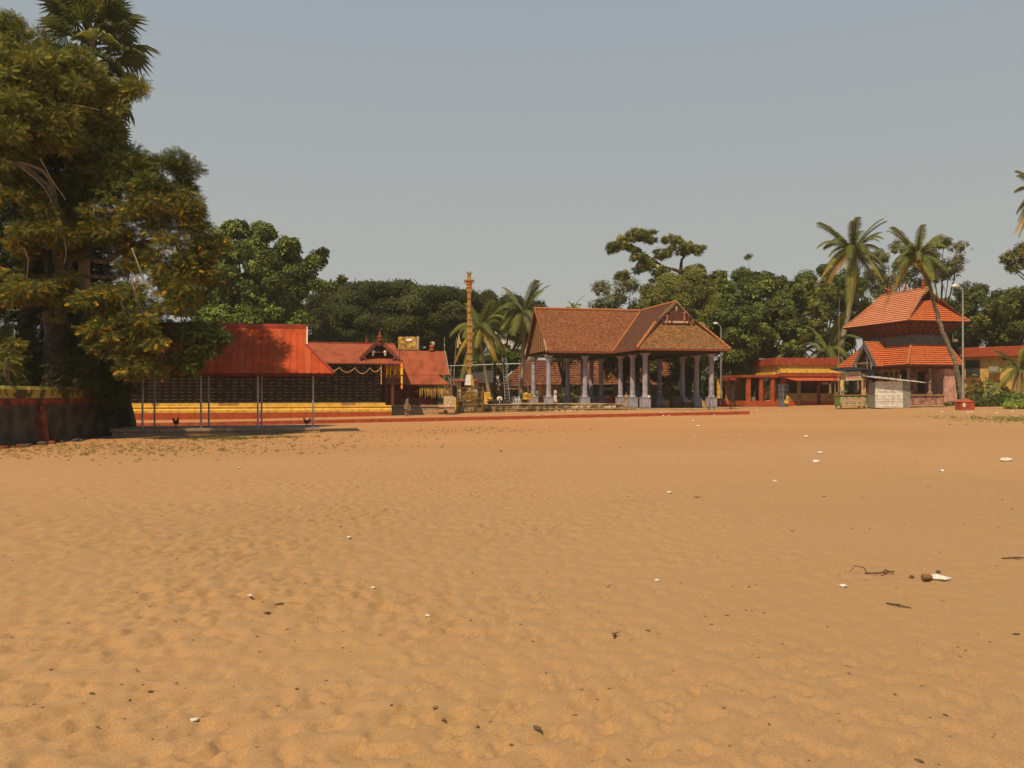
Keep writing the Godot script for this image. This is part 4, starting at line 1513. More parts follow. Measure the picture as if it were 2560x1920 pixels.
# ---------------------------------------------------------------- yellow and red shop building
func shop_building() -> void:
	var o := thing("shop_building", "flat roofed yellow shop building with red roof edge and porch", "shop", Vector3(32.2, 0, -104), 0.13)
	var m := MB.new()
	# local: x right along the front, z back is negative; left face recedes
	m.box(Vector3(3.25, 5.64, -6.0), Vector3(8.1, 0.9, 13.6), 0.03)
	part("roof_edge", m, M.red_fascia, o)
	m = MB.new()
	m.box(Vector3(3.25, 4.6, -6.0), Vector3(7.4, 1.2, 12.9))
	part("upper_wall", m, M.yellow_wall, o)
	m = MB.new()
	m.box(Vector3(3.6, 4.5, 0.75), Vector3(7.6, 0.55, 0.5), 0.03)
	part("sign_ledge", m, M.yellow, o)
	m = MB.new()
	m.box(Vector3(-0.75, 4.2, -6.0), Vector3(0.4, 0.32, 12.6), 0.03)
	part("side_ledge", m, M.yellow, o)
	m = MB.new()
	m.box(Vector3(3.4, 3.98, 0.55), Vector3(8.0, 0.34, 1.7), 0.02)
	part("sun_shade", m, M.red_fascia, o)
	m = MB.new()
	m.sheet(Vector3(-0.1, 3.78, 1.0), Vector3(7.4, 3.78, 1.0), Vector3(7.4, 3.34, 2.5), Vector3(0.9, 3.34, 2.5), 0.04)
	part("awning", m, M.awning, o)
	# shop front: back wall, counters, openings
	m = MB.new()
	m.box(Vector3(3.5, 2.0, -1.6), Vector3(7.4, 4.0, 0.2))
	part("back_wall", m, M.maroon_wood, o)
	m = MB.new()
	m.box(Vector3(0.4, 2.0, -0.5), Vector3(0.5, 4.0, 1.6))
	part("side_pier", m, M.brick_paint, o)
	for x in [2.4, 4.9, 7.1]:
		m = MB.new()
		m.box(Vector3(x, 2.1, 0.1), Vector3(0.42, 3.8, 0.4), 0.01)
		part("pillar", m, M.counter if x < 2.5 else M.maroon_wood, o)
	for q in [[0.9, 2.15], [2.65, 4.65], [5.15, 6.85]]:
		m = MB.new()
		m.box(Vector3((q[0] + q[1]) / 2.0, 1.35, 0.12), Vector3(q[1] - q[0], 1.0, 0.5), 0.02)
		part("counter", m, M.counter, o)
		m = MB.new()
		m.box(Vector3((q[0] + q[1]) / 2.0, 0.5, 0.14), Vector3(q[1] - q[0], 0.68, 0.56), 0.02)
		part("counter_base", m, M.brick_paint, o)
		m = MB.new()
		m.box(Vector3((q[0] + q[1]) / 2.0, 3.3, -0.3), Vector3(q[1] - q[0], 0.5, 0.1))
		part("valance", m, M.maroon_wood, o)
	for q in [[3.1, 0.6], [3.9, 0.5], [5.6, 0.9]]:
		m = MB.new()
		m.box(Vector3(q[0], 2.4, -1.3), Vector3(q[1], 0.7, 0.2), 0.02)
		part("shelf_goods", m, M.dark_wood, o)
	m = MB.new()
	m.box(Vector3(5.9, 3.05, -0.1), Vector3(0.8, 0.3, 0.04))
	part("notice", m, M.cream_paint, o)
	# porch on the left, its slab on red pillars
	m = MB.new()
	m.box(Vector3(-2.6, 3.86, -2.2), Vector3(4.9, 0.28, 6.4), 0.02)
	part("porch_slab", m, M.red_fascia, o)
	m = MB.new()
	m.box(Vector3(-5.2, 3.52, -3.4), Vector3(0.9, 0.24, 4.6), 0.02)
	part("porch_slab", m, M.red_fascia, o)
	for q in [[-4.15, 0.5], [-2.55, 0.42], [-1.15, 0.42]]:
		m = MB.new()
		m.box(Vector3(q[0], 2.3, 0.6), Vector3(q[1], 2.84, 0.42), 0.02)
		part("porch_pillar", m, M.brick_paint, o)
	m = MB.new()
	m.box(Vector3(-5.2, 2.1, -1.6), Vector3(0.34, 2.8, 0.34), 0.02)
	part("porch_pillar", m, M.dark_wood, o)
	m = MB.new()
	m.box(Vector3(-5.4, 2.4, -5.4), Vector3(0.6, 2.4, 0.3))
	part("porch_pillar", m, M.yellow, o)
	m = MB.new()
	m.box(Vector3(-2.4, 0.62, -2.0), Vector3(4.6, 0.6, 6.0), 0.03)
	part("porch_floor", m, M.brick_paint, o)
	m = MB.new()
	m.box(Vector3(-2.2, 0.32, 0.9), Vector3(5.2, 0.5, 0.9), 0.03)
	part("step", m, M.kerb_red, o)
	m = MB.new()
	m.box(Vector3(-3.6, 2.2, -4.6), Vector3(2.6, 3.4, 0.3))
	part("porch_wall", m, M.ochre, o)
	m = MB.new()
	m.box(Vector3(-1.4, 2.2, -3.9), Vector3(2.4, 3.4, 0.3))
	part("porch_wall", m, M.maroon_wood, o)
	m = MB.new()
	m.box(Vector3(-0.35, 3.0, -0.6), Vector3(0.4, 1.9, 0.3))
	part("porch_wall", m, M.yellow_wall, o)
	m = MB.new()
	m.box(Vector3(-0.2, 1.5, -0.5), Vector3(1.2, 1.3, 0.25))
	part("porch_parapet", m, M.counter, o)
	m = MB.new()
	m.box(Vector3(-2.2, 0.1, 1.8), Vector3(9.0, 0.25, 2.2), 0.03)
	part("apron", m, M.tan_stone, o)
	# chair-like pale board and a white tub on the porch
	var wf := Transform3D(Basis(Vector3.UP, 0.13), Vector3(32.2, 0, -104))
	m = MB.new()
	m.box(Vector3(0, 0.95, 0), Vector3(0.75, 1.1, 0.08), 0.01, Basis(Vector3.BACK, -0.12))
	m.box(Vector3(0, 0.3, 0.05), Vector3(0.08, 0.6, 0.08))
	m.box(Vector3(0, 0.03, 0.05), Vector3(0.6, 0.05, 0.4))
	solo("porch_board", m, M.counter, "pale ochre board on a stand between the red porch pillars", "board", wf * Vector3(-1.85, 0.92, -0.2), 0.13)
	m = MB.new()
	m.lathe([Vector2(0.02, 0.02), Vector2(0.3, 0.02), Vector2(0.38, 0.5), Vector2(0.42, 0.52), Vector2(0.36, 0.5), Vector2(0.3, 0.1), Vector2(0.02, 0.1)], 14, Vector3.ZERO, true)
	m.bar(Vector3(0.1, 0.3, 0), Vector3(0.5, 1.9, -0.3), 0.03, 0.03)
	solo("white_tub", m, M.tin_grey, "grey white tub with a pole on the red porch floor", "tub", wf * Vector3(-3.35, 0.92, 0.2), 0.0)
	# covered stand wrapped in dark plastic with a yellow label
	var s := thing("wrapped_stand", "leaning stand wrapped in grey blue plastic with yellow label", "stand", at(1957, 1016, 100.5), 0.1)
	m = MB.new()
	m.lathe([Vector2(0.02, 0), Vector2(0.52, 0.02), Vector2(0.5, 0.5), Vector2(0.55, 1.2), Vector2(0.6, 2.3), Vector2(0.62, 2.52), Vector2(0.02, 2.56)], 18, Vector3.ZERO, false, 0.05, 7)
	part("wrapping", m, M.tarp_grey, s)
	m = MB.new()
	m.lathe([Vector2(0.55, 0.85), Vector2(0.6, 0.95), Vector2(0.58, 1.5), Vector2(0.66, 1.75), Vector2(0.62, 2.1), Vector2(0.69, 2.3), Vector2(0.66, 2.62), Vector2(0.02, 2.64)], 22, Vector3(0.05, 0, -0.03), false, 0.08, 9)
	part("dark_wrapping", m, M.belt_black, s)
	m = MB.new()
	m.ball(Vector3(0.25, 0.98, 0.47), Vector3(0.26, 0.28, 0.08), 8, 12)
	part("round_label", m, M.marigold_yellow, s)
	m = MB.new()
	m.box(Vector3(0.22, 0.52, 0.5), Vector3(0.5, 0.34, 0.06), 0.01, Basis(Vector3.BACK, -0.15))
	part("label_strip", m, M.yellow, s)
	m = MB.new()
	m.box(Vector3(0.25, 0.98, 0.56), Vector3(0.05, 0.3, 0.02))
	part("label_mark", m, M.ochre, s)


# ---------------------------------------------------------------- yellow building at the right edge
func side_building() -> void:
	var o := thing("side_building", "yellow plastered building with sagging red roof slab behind the bushes", "building", Vector3(54.0, 0, -96.9), 0.785)
	# its long wall faces left, along local z; local x runs inward
	var m := MB.new()
	m.box(Vector3(3.0, 3.2, 5.0), Vector3(5.6, 6.2, 16.0))
	part("wall", m, M.yellow_wall, o)
	m = MB.new()
	m.box(Vector3(2.8, 6.45, 5.0), Vector3(7.0, 1.1, 16.8), 0.05)
	part("roof_slab", m, M.red_fascia, o)
	m = MB.new()
	m.box(Vector3(0.19, 4.6, -2.1), Vector3(0.06, 2.0, 1.5))
	part("window", m, M.glass_dark, o)
	m = MB.new()
	m.box(Vector3(0.12, 3.42, -2.1), Vector3(0.3, 0.26, 1.7), 0.02)
	part("window_sill", m, M.kerb_red, o)
	m = MB.new()
	m.box(Vector3(0.18, 5.75, 1.35), Vector3(0.07, 0.45, 0.65))
	part("small_window", m, M.dark_hole, o)
	m = MB.new()
	m.box(Vector3(-0.15, 4.5, 0.2), Vector3(0.6, 0.6, 1.0), 0.04)
	m.box(Vector3(-0.1, 4.1, 0.2), Vector3(0.75, 0.06, 1.2))
	part("air_conditioner", m, M.tin_grey, o)


# ---------------------------------------------------------------- houses far behind
func far_houses() -> void:
	var tones := [Color(0.20, 0.065, 0.03), Color(0.25, 0.08, 0.034), Color(0.16, 0.055, 0.026), Color(0.29, 0.10, 0.042)]  # tile tones darkened, the foliage shade is put into the colour
	var o := thing("tiled_house", "long low yellow house with tiled roof seen between the hall columns", "house", Vector3(3.6, 0, -118), 0.1)
	var m := MB.new()
	tiled(o, "tile_course", Vector3(-0.4, 3.0, 0), Vector3(19.5, 3.0, 0), Vector3(3.4, 7.2, -4.6), Vector3(19.5, 7.2, -4.6), 13, 0.3, tones, 0.09)
	tiled(o, "tile_course", Vector3(-0.4, 3.0, -9.2), Vector3(-0.4, 3.0, 0), Vector3(3.4, 7.2, -4.61), Vector3(3.4, 7.2, -4.6), 13, 0.3, tones, 0.09)
	ridge_tiles(o, Vector3(3.4, 7.25, -4.6), Vector3(19.5, 7.25, -4.6), 0.16, 0.5, M.terracotta_ridge)
	m = MB.new()
	m.box(Vector3(9.9, 2.3, -4.6), Vector3(18.6, 1.9, 7.4))
	part("wall", m, M.yellow_wall, o)
	m = MB.new()
	m.box(Vector3(9.9, 0.65, -4.6), Vector3(18.64, 1.5, 7.44))
	part("wall_base", m, M.brick_paint, o)
	for x in [4.6, 8.0, 9.6]:
		m = MB.new()
		m.box(Vector3(x, 2.25, -0.86), Vector3(1.5, 1.5, 0.08))
		part("shutter", m, M.shutter, o)
	m = MB.new()
	m.box(Vector3(5.6, 0.95, -0.84), Vector3(1.5, 1.7, 0.1))
	part("door", m, M.shutter, o)
	for x in [11.9, 14.0]:
		m = MB.new()
		m.box(Vector3(x, 1.7, -0.86), Vector3(1.0, 2.6, 0.09))
		part("doorway", m, M.dark_hole, o)
		m = MB.new()
		m.box(Vector3(x - 0.56, 1.7, -0.82), Vector3(0.14, 2.6, 0.12))
		part("door_frame", m, M.white_paint, o)
	m = MB.new()
	m.box(Vector3(9.9, 2.48, -0.72), Vector3(1.5, 0.42, 0.06))
	part("name_board", m, M.white_paint, o)
	m = MB.new()
	m.box(Vector3(3.6, 1.38, -0.8), Vector3(6.0, 0.1, 0.16))
	part("sill_band", m, M.ochre, o)
	o = thing("corner_house", "small house with steep sunlit tiled roof behind the coconut palm trunk", "house", Vector3(-1.2, 0, -127), 0.25)
	tiled(o, "tile_course", Vector3(0.8, 2.9, 0), Vector3(9.0, 2.9, 0), Vector3(4.4, 7.0, -3.6), Vector3(9.0, 7.0, -3.6), 12, 0.3, [Color(0.15, 0.05, 0.03), Color(0.19, 0.06, 0.035)], 0.09)  # darker tile copy, this slope's shade painted into its tones
	tiled(o, "tile_course", Vector3(0.8, 2.9, -7.2), Vector3(0.8, 2.9, 0), Vector3(4.4, 7.0, -3.61), Vector3(4.4, 7.0, -3.6), 12, 0.3, tones, 0.12)
	m = MB.new()
	m.box(Vector3(5.3, 1.3, -3.6), Vector3(8.0, 3.2, 5.6))
	part("wall", m, M.yellow_wall, o)
	m = MB.new()
	m.box(Vector3(1.4, 2.6, -0.4), Vector3(2.4, 0.12, 1.6))
	part("tin_lean_to", m, M.tin_grey, o)
	# bright white building glimpsed through the palms, with banners
	o = thing("white_building", "bright white building glimpsed between palm trunks and leaves", "building", Vector3(-1.0, 0, -152), 0.2)
	m = MB.new()
	m.box(Vector3(2.2, 6.0, -3), Vector3(8.0, 12.0, 6.0), 0.05)
	part("wall", m, M.white_paint, o)
	m = MB.new()
	m.box(Vector3(2.2, 12.1, -3), Vector3(8.6, 0.3, 6.6), 0.05)
	part("parapet", m, M.white_paint, o)
	for q in [[-0.2, 9.0], [2.4, 9.0], [4.9, 9.0], [2.4, 5.0]]:
		m = MB.new()
		m.box(Vector3(q[0], q[1], 0.02), Vector3(1.1, 1.5, 0.06))
		part("window", m, M.glass_dark, o)
	var bn := [[1266, 872, 30.0, 1.1, "wide crimson festival banner strung before the white building"], [1333, 868, 18.0, 1.4, "short crimson festival banner beside the hall's gable end"], [1289, 938, 12.0, 1.4, "small crimson cloth hanging low by the ladder"]]
	for q in bn:
		m = MB.new()
		var w: float = q[2] * 140.0 / 2156.0
		for k in 6:
			m.sheet(Vector3(-w / 2 + w * k / 6.0, 0, 0.1 * (k % 2)), Vector3(-w / 2 + w * (k + 1) / 6.0, 0, 0.1 * ((k + 1) % 2)), Vector3(-w / 2 + w * (k + 1) / 6.0, -q[3], 0.12 * ((k + 1) % 2)), Vector3(-w / 2 + w * k / 6.0, -q[3] * 0.9, 0.12 * (k % 2)), 0.01)
		var bo := thing("festival_banner", q[4], "banner", at(q[0], q[1], 138.0) + Vector3(0, 0, 0), 0.0, "crimson festival banners")
		part("cloth", m, M.cloth_red, bo)
		for e in [-1.0, 1.0]:
			m = MB.new()
			var py := land(bo.position.x, bo.position.z) - bo.position.y
			m.tube([Vector3(e * (w / 2 + 0.05), py - 0.3, -0.1), Vector3(e * (w / 2 + 0.05), 0.3, -0.1)], [0.05, 0.05], 5)
			part("pole", m, M.twig_pale, bo)
	# dark roofed shed and pink roofed stall behind the flag pole
	o = thing("dark_shed", "shed with long dark sheet roof behind the golden flag pole", "shed", at(1182, 1000, 116), 0.12)
	m = MB.new()
	m.sheet(Vector3(-3.4, 2.3, 2.0), Vector3(3.0, 2.3, 2.0), Vector3(3.0, 4.0, -1.6), Vector3(-3.4, 4.0, -1.6), 0.08)
	part("roof", m, M.dark_tile, o)
	m = MB.new()
	m.box(Vector3(-0.2, 0.9, -0.2), Vector3(6.0, 3.0, 3.0))
	part("wall", m, M.brown_wall, o)
	o = thing("tiled_lean_to", "patch of old red tiled roof beside the dark shed", "lean-to", at(1216, 1000, 118), 0.1)
	tiled(o, "tile_course", Vector3(-1.6, 2.6, 1.5), Vector3(1.6, 2.3, 1.5), Vector3(-1.8, 4.0, -0.6), Vector3(1.0, 4.1, -0.6), 7, 0.3, tones, 0.09)
	m = MB.new()
	m.box(Vector3(-0.1, 0.9, -0.2), Vector3(2.6, 3.4, 1.6))
	part("wall", m, M.ochre, o)
	o = thing("pink_roof_stall", "cream stall with thin flat pink roof slab beyond the flag pole", "stall", at(1168, 998, 106), 0.05)
	m = MB.new()
	m.box(Vector3(0.0, 2.3, 0), Vector3(3.5, 0.2, 2.4), 0.02)
	part("roof_slab", m, M.awning, o)
	m = MB.new()
	m.box(Vector3(-0.1, 0.9, -0.2), Vector3(3.0, 2.6, 1.6))
	part("wall", m, M.cream_paint, o)
	m = MB.new()
	m.box(Vector3(-0.3, 1.3, 0.62), Vector3(0.9, 1.6, 0.06))
	part("opening", m, M.dark_hole, o)


# ---------------------------------------------------------------- golden flag pole in its railed enclosure
func flag_pole() -> void:
	var p := at(1173, 1008, 88)
	var base := Vector3(p.x, 0.0, p.z)
	var o := thing("flag_pole", "tall golden ringed temple flag pole wrapped in white cloth near its foot", "flag pole", base)
	var m := MB.new()
	m.box(Vector3(0, 0.35, 0), Vector3(1.9, 1.3, 1.9), 0.05)
	part("stone_base", m, M.granite, o)
	m = MB.new()
	m.lathe([Vector2(0.85, 1.0), Vector2(0.8, 1.15), Vector2(0.55, 1.25), Vector2(0.62, 1.4), Vector2(0.62, 1.6), Vector2(0.36, 1.75), Vector2(0.44, 1.9), Vector2(0.3, 2.05), Vector2(0.24, 2.3), Vector2(0.3, 2.42), Vector2(0.2, 2.6), Vector2(0.2, 2.9)], 18, Vector3.ZERO, false)
	part("brass_foot", m, M.brass_bright, o)
	m = MB.new()
	m.lathe([Vector2(0.235, 2.6), Vector2(0.225, 6.0), Vector2(0.20, 12.2)], 18, Vector3.ZERO, false)
	part("shaft", m, M.brass, o)
	for k in 13:
		m = MB.new()
		var y := 3.75 + k * 0.7
		var r := 0.235 - 0.0025 * k
		m.lathe([Vector2(r, y - 0.06), Vector2(r + 0.09, y - 0.03), Vector2(r + 0.09, y + 0.03), Vector2(r, y + 0.06)], 16, Vector3.ZERO, true)
		part("ring", m, M.brass_dull if k % 2 else M.brass_bright, o)
	m = MB.new()
	m.lathe([Vector2(0.2, 12.05), Vector2(0.31, 12.2), Vector2(0.31, 12.3), Vector2(0.2, 12.4), Vector2(0.25, 12.5), Vector2(0.32, 12.62), Vector2(0.2, 12.75), Vector2(0.34, 12.9), Vector2(0.34, 13.0), Vector2(0.26, 13.08), Vector2(0.42, 13.2), Vector2(0.52, 13.27), Vector2(0.52, 13.36), Vector2(0.1, 13.38)], 18, Vector3.ZERO, true)
	part("capital", m, M.brass, o)
	m = MB.new()
	m.box(Vector3(0, 13.6, 0), Vector3(0.4, 0.46, 0.4), 0.03)
	part("capital_block", m, M.brass_bright, o)
	for s in [-1.0, 1.0]:
		m = MB.new()
		m.lathe([Vector2(0.01, 0.0), Vector2(0.05, -0.02), Vector2(0.06, -0.18), Vector2(0.03, -0.2)], 8, Vector3(s * 0.47, 13.2, 0), false)
		part("bell", m, M.brass_dull, o)
	m = MB.new()
	m.ball(Vector3(0, 13.98, 0), Vector3(0.2, 0.15, 0.12), 7, 9)
	m.ball(Vector3(-0.16, 14.13, 0), Vector3(0.09, 0.12, 0.08), 6, 8)
	m.tube([Vector3(0.15, 14.0, 0), Vector3(0.24, 14.15, 0), Vector3(0.2, 14.27, 0)], [0.06, 0.05, 0.02], 6)
	m.tube([Vector3(-0.1, 13.82, 0), Vector3(-0.1, 13.95, 0)], [0.04, 0.05], 6)
	m.tube([Vector3(0.12, 13.82, 0), Vector3(0.12, 13.95, 0)], [0.04, 0.05], 6)
	part("animal_figure", m, M.brass_dull, o)
	m = MB.new()
	m.tube([Vector3(0.26, 9.6, 0.05), Vector3(0.27, 8.6, 0.1), Vector3(0.26, 7.8, 0.05), Vector3(0.28, 4.8, 0.1), Vector3(0.27, 4.4, 0.12)], [0.02, 0.03, 0.02, 0.03, 0.02], 5)
	part("rope", m, M.cloth_white, o)
	var c := thing("wrapped_cloth", "white cloth with gold fold tied round the golden flag pole", "cloth", base)
	m = MB.new()
	m.lathe([Vector2(0.26, 3.72), Vector2(0.3, 3.7), Vector2(0.34, 3.5), Vector2(0.42, 3.0), Vector2(0.47, 2.62), Vector2(0.40, 2.64)], 26, Vector3.ZERO, false, 0.07, 6)
	part("white_cloth", m, M.cloth_white, c)
	m = MB.new()
	m.sheet(Vector3(0.2, 3.5, 0.32), Vector3(0.36, 3.45, 0.2), Vector3(0.56, 2.55, 0.3), Vector3(0.3, 2.5, 0.46), 0.02)
	part("gold_cloth", m, M.cloth_gold, c)
	# railed enclosure
	var f := thing("railing_enclosure", "brown metal railing enclosure with open gate round the flag pole", "railing", Vector3(base.x, -0.2, base.z), 0.06)
	var h := 1.66
	for q in [[-1.24, 1.5], [1.32, 1.5], [-1.5, -1.5], [1.5, -1.5], [0.0, -1.5]]:
		m = MB.new()
		m.box(Vector3(q[0], 1.32, q[1]), Vector3(0.14, 2.65, 0.14), 0.015)
		part("post", m, M.brass_dull, f)
	for y in [0.85, 1.45, 2.1, 2.55]:
		for q in [[-1.24, 1.5, 1.32, 1.5], [1.45, 1.5, 1.5, -1.5], [-1.5, -1.5, 1.5, -1.5]]:
			m = MB.new()
			m.bar(Vector3(q[0], y, q[1]), Vector3(q[2], y, q[3]), 0.07, 0.07)
			part("rail", m, M.brass_dull, f)
	for k in 10:
		m = MB.new()
		m.tube([Vector3(-1.1 + k * 0.25, 0.05, 1.5), Vector3(-1.1 + k * 0.25, 2.1, 1.5)], [0.025, 0.025], 6)
		part("bar", m, M.brass_dull, f)
		m = MB.new()
		m.tube([Vector3(1.48, 0.05, 1.2 - k * 0.28), Vector3(1.48, 2.1, 1.2 - k * 0.28)], [0.025, 0.025], 6)
		part("bar", m, M.brass_dull, f)
		m = MB.new()
		m.tube([Vector3(-1.3 + k * 0.28, 0.05, -1.5), Vector3(-1.3 + k * 0.28, 2.1, -1.5)], [0.025, 0.025], 6)
		part("bar", m, M.brass_dull, f)
	m = MB.new()
	m.box(Vector3(-1.5, 1.4, 1.6), Vector3(0.42, 2.75, 0.1), 0.02)
	part("gate", m, M.iron, f)
	m = MB.new()
	m.box(Vector3(1.0, 1.6, 1.4), Vector3(0.34, 2.0, 0.06), 0.02)
	part("gate", m, M.iron, f)
	m = MB.new()
	m.box(Vector3(0.05, 0.35, 1.25), Vector3(2.4, 0.7, 0.3), 0.03)
	part("plinth", m, M.mossy, f)
	for q in [[0.62, 1.2], [-0.8, 1.1], [-0.3, 1.15]]:
		var l := thing("brass_lamp", ["broad golden lamp inside the railing, right of the pole foot", "slim golden lamp inside the railing, farthest from the terrace", "golden lamp inside the railing just left of the pole foot"][[0.62, -0.8, -0.3].find(q[0])], "lamp", f.position + Vector3(q[0], 0.72, q[1] - 0.5), 0.0, "brass lamps at the flag pole")
		m = MB.new()
		m.lathe([Vector2(0.02, 0), Vector2(0.2, 0.0), Vector2(0.16, 0.1), Vector2(0.05, 0.2), Vector2(0.05, 0.9), Vector2(0.14, 0.98), Vector2(0.16, 1.06), Vector2(0.04, 1.08), Vector2(0.01, 1.3)], 12, Vector3.ZERO, true)
		part("body", m, M.brass_bright if q[0] < 0.5 else M.cloth_gold, l)


# ---------------------------------------------------------------- black tiered lamp towers, ladder, emblem
func lamp_towers() -> void:
	var spots := [[1237.0, 0.34, "black tiered oil lamp tower nearer the golden flag pole"], [1259.5, 0.30, "black tiered oil lamp tower with the metal ladder beside it"]]
	for s in spots:
		var p := at(s[0], 1000, 92)
		var o := thing("lamp_tower", s[2], "lamp tower", Vector3(p.x, 0.68, p.z), 0.0, "black tiered lamp towers")
		var m := MB.new()
		m.lathe([Vector2(0.75, 0.0), Vector2(0.75, 0.2), Vector2(0.55, 0.22), Vector2(0.55, 0.45), Vector2(0.3, 0.5), Vector2(0.02, 0.5)], 12, Vector3.ZERO, true)
		part("foot", m, M.iron, o)
		m = MB.new()
		m.lathe([Vector2(0.14, 0.4), Vector2(0.09, 4.5), Vector2(0.02, 4.9)], 10, Vector3.ZERO, false)
		part("stem", m, M.iron, o)
		for k in 17:
			m = MB.new()
			var y := 0.62 + k * 0.235
			var r: float = s[1] * (1.12 - 0.022 * k)
			m.lathe([Vector2(0.1, y - 0.06), Vector2(r * 0.7, y - 0.03), Vector2(r, y + 0.05), Vector2(r * 0.85, y + 0.02), Vector2(0.1, y + 0.02)], 12, Vector3.ZERO, true)
			part("lamp_tray", m, M.iron if k % 4 else M.dark_wood, o)
	var m2 := MB.new()
	m2.box(Vector3.ZERO, Vector3(2.6, 0.16, 1.5), 0.02)
	solo("iron_slab", m2, M.iron, "dark low base slab under the two black lamp towers", "slab", at(1250, 1006, 92) + Vector3(0, 0.06, 0), GRID)
	# white lotus-like emblem with a red heart, between the towers
	var e := thing("emblem", "white petalled emblem with a red heart between the black lamp towers", "emblem", at(1249, 1003, 91.2))
	for k in 5:
		var a := (k - 2) * 0.55
		var m := MB.new()
		m.ball(Vector3(sin(a) * 0.2, 0.22 + cos(a) * 0.1, 0), Vector3(0.13, 0.2, 0.05), 6, 8)
		part("petal", m, M.white_paint, e)
	var mm := MB.new()
	mm.ball(Vector3(0, 0.24, 0.06), Vector3(0.09, 0.17, 0.03), 6, 8)
	part("red_heart", mm, M.letter_red, e)
	mm = MB.new()
	mm.box(Vector3(0, -0.05, 0), Vector3(0.08, 0.3, 0.06))
	part("stem", mm, M.white_paint, e)
	var l := thing("ladder", "tall grey metal ladder leaning beside the black lamp tower", "ladder", at(1269, 1008, 91.5))
	var lean := Vector3(-0.36, 4.95, -0.5)
	for s in [-0.25, 0.25]:
		var m := MB.new()
		m.bar(Vector3(s, 0, 0), Vector3(s * 0.8, 0, 0) + lean, 0.05, 0.07)
		part("stile", m, M.steel, l)
	for k in 15:
		var m := MB.new()
		var t := (k + 0.7) / 15.5
		m.tube([lean * t + Vector3(-0.25, 0, 0), lean * t + Vector3(0.25, 0, 0)], [0.02, 0.02], 6)
		part("rung", m, M.steel, l)
	# yellow and golden things round the terrace
	var m3 := MB.new()
	m3.lathe([Vector2(0.02, 0), Vector2(0.16, 0.02), Vector2(0.3, 0.2), Vector2(0.3, 0.32), Vector2(0.14, 0.44), Vector2(0.2, 0.5), Vector2(0.02, 0.52)], 14, Vector3.ZERO, false)
	solo("golden_pot", m3, M.cloth_gold, "round golden pot on the terrace edge next to the railing", "pot", at(1225, 1003, 90.5))
	m3 = MB.new()
	m3.box(Vector3(0, 0.9, 0), Vector3(0.75, 1.0, 0.5), 0.02)
	m3.box(Vector3(0, 0.2, 0), Vector3(0.85, 0.5, 0.6), 0.03)
	solo("yellow_pillar", m3, M.yellow, "short pale yellow masonry pillar between railing and lamp towers", "pillar", at(1217, 1012, 96), 0.1)
	# white slatted barricade
	var b := thing("white_barricade", "white slatted barricade leaning on the terrace before the first column", "barricade", at(1293, 1010, 95))
	for k in 6:
		var m := MB.new()
		m.bar(Vector3(-0.48 + k * 0.17, 0, 0), Vector3(-0.62 + k * 0.17 - 0.04 * (k % 2), 0.74 + 0.06 * (k % 3), -0.3), 0.055, 0.03)
		part("slat", m, M.white_paint, b)
	var m4 := MB.new()
	m4.bar(Vector3(-0.55, 0.5, -0.22), Vector3(0.4, 0.5, -0.22), 0.03, 0.05)
	part("cross_bar", m4, M.white_paint, b)
	# pale bundles in yellow cloth at the first column
	for q in [[1315, "tall yellow cloth bundle beside the first terrace column", 0.42], [1326, "short yellow cloth bundle at the foot of the first terrace column", 0.34]]:
		var m := MB.new()
		m.lathe([Vector2(0.02, 0), Vector2(q[2], 0.02), Vector2(q[2] * 0.85, 0.4), Vector2(q[2] * 0.9, 0.7), Vector2(0.02, q[2] * 2.1)], 12, Vector3.ZERO, false, 0.1, 4)
		solo("cloth_bundle", m, M.cloth_gold, q[1], "bundle", at(q[0], 999, 103), 0.0)
	# low brown wall across the yard behind
	var w := thing("yard_wall", "low brown plastered yard wall with thin red coping behind the lamp towers", "wall", at(1272, 1003, 109), 0.1)
	m4 = MB.new()
	m4.box(Vector3(0, 0.35, 0), Vector3(6.6, 2.0, 0.3))
	part("masonry", m4, M.brown_wall, w)
	m4 = MB.new()
	m4.box(Vector3(0, 1.4, 0), Vector3(6.7, 0.1, 0.4), 0.02)
	part("coping", m4, M.kerb_red, w)
	# pale pipe rail on slanting posts across the yard
	var r := thing("pipe_line", "long white pipe carried across the yard above the stalls", "pipe", at(1212, 1000, 100))
	m4 = MB.new()
	m4.tube([Vector3(-4.1, 3.95, 0.4), Vector3(4.2, 4.25, -0.4)], [0.045, 0.045], 6)
	part("pipe", m4, M.cloth_white, r)
	for q in [[-3.9, 0.38, 3.95], [4.0, -0.38, 4.24]]:
		m4 = MB.new()
		m4.tube([Vector3(q[0], -0.9, q[1]), Vector3(q[0], q[2], q[1])], [0.05, 0.05], 6)
		part("post", m4, M.tin_grey, r)
	for q in [[1224, 952, 1211, 935, "pale bent pole on the yard wall behind the yellow pillar"], [1320, 958, 1307, 938, "pale bent pole on the yard wall near the palm trunk"]]:
		var m := MB.new()
		var a := at(q[0], 985, 107)
		var k := at(q[0], q[1], 107) - a
		var t := at(q[2], q[3], 107) - a
		m.tube([Vector3(0, -1.2, 0), Vector3(k.x, k.y, 0), Vector3(t.x, t.y, 0)], [0.05, 0.045, 0.035], 6)
		solo("bent_pole", m, M.twig_pale, q[4], "pole", a)


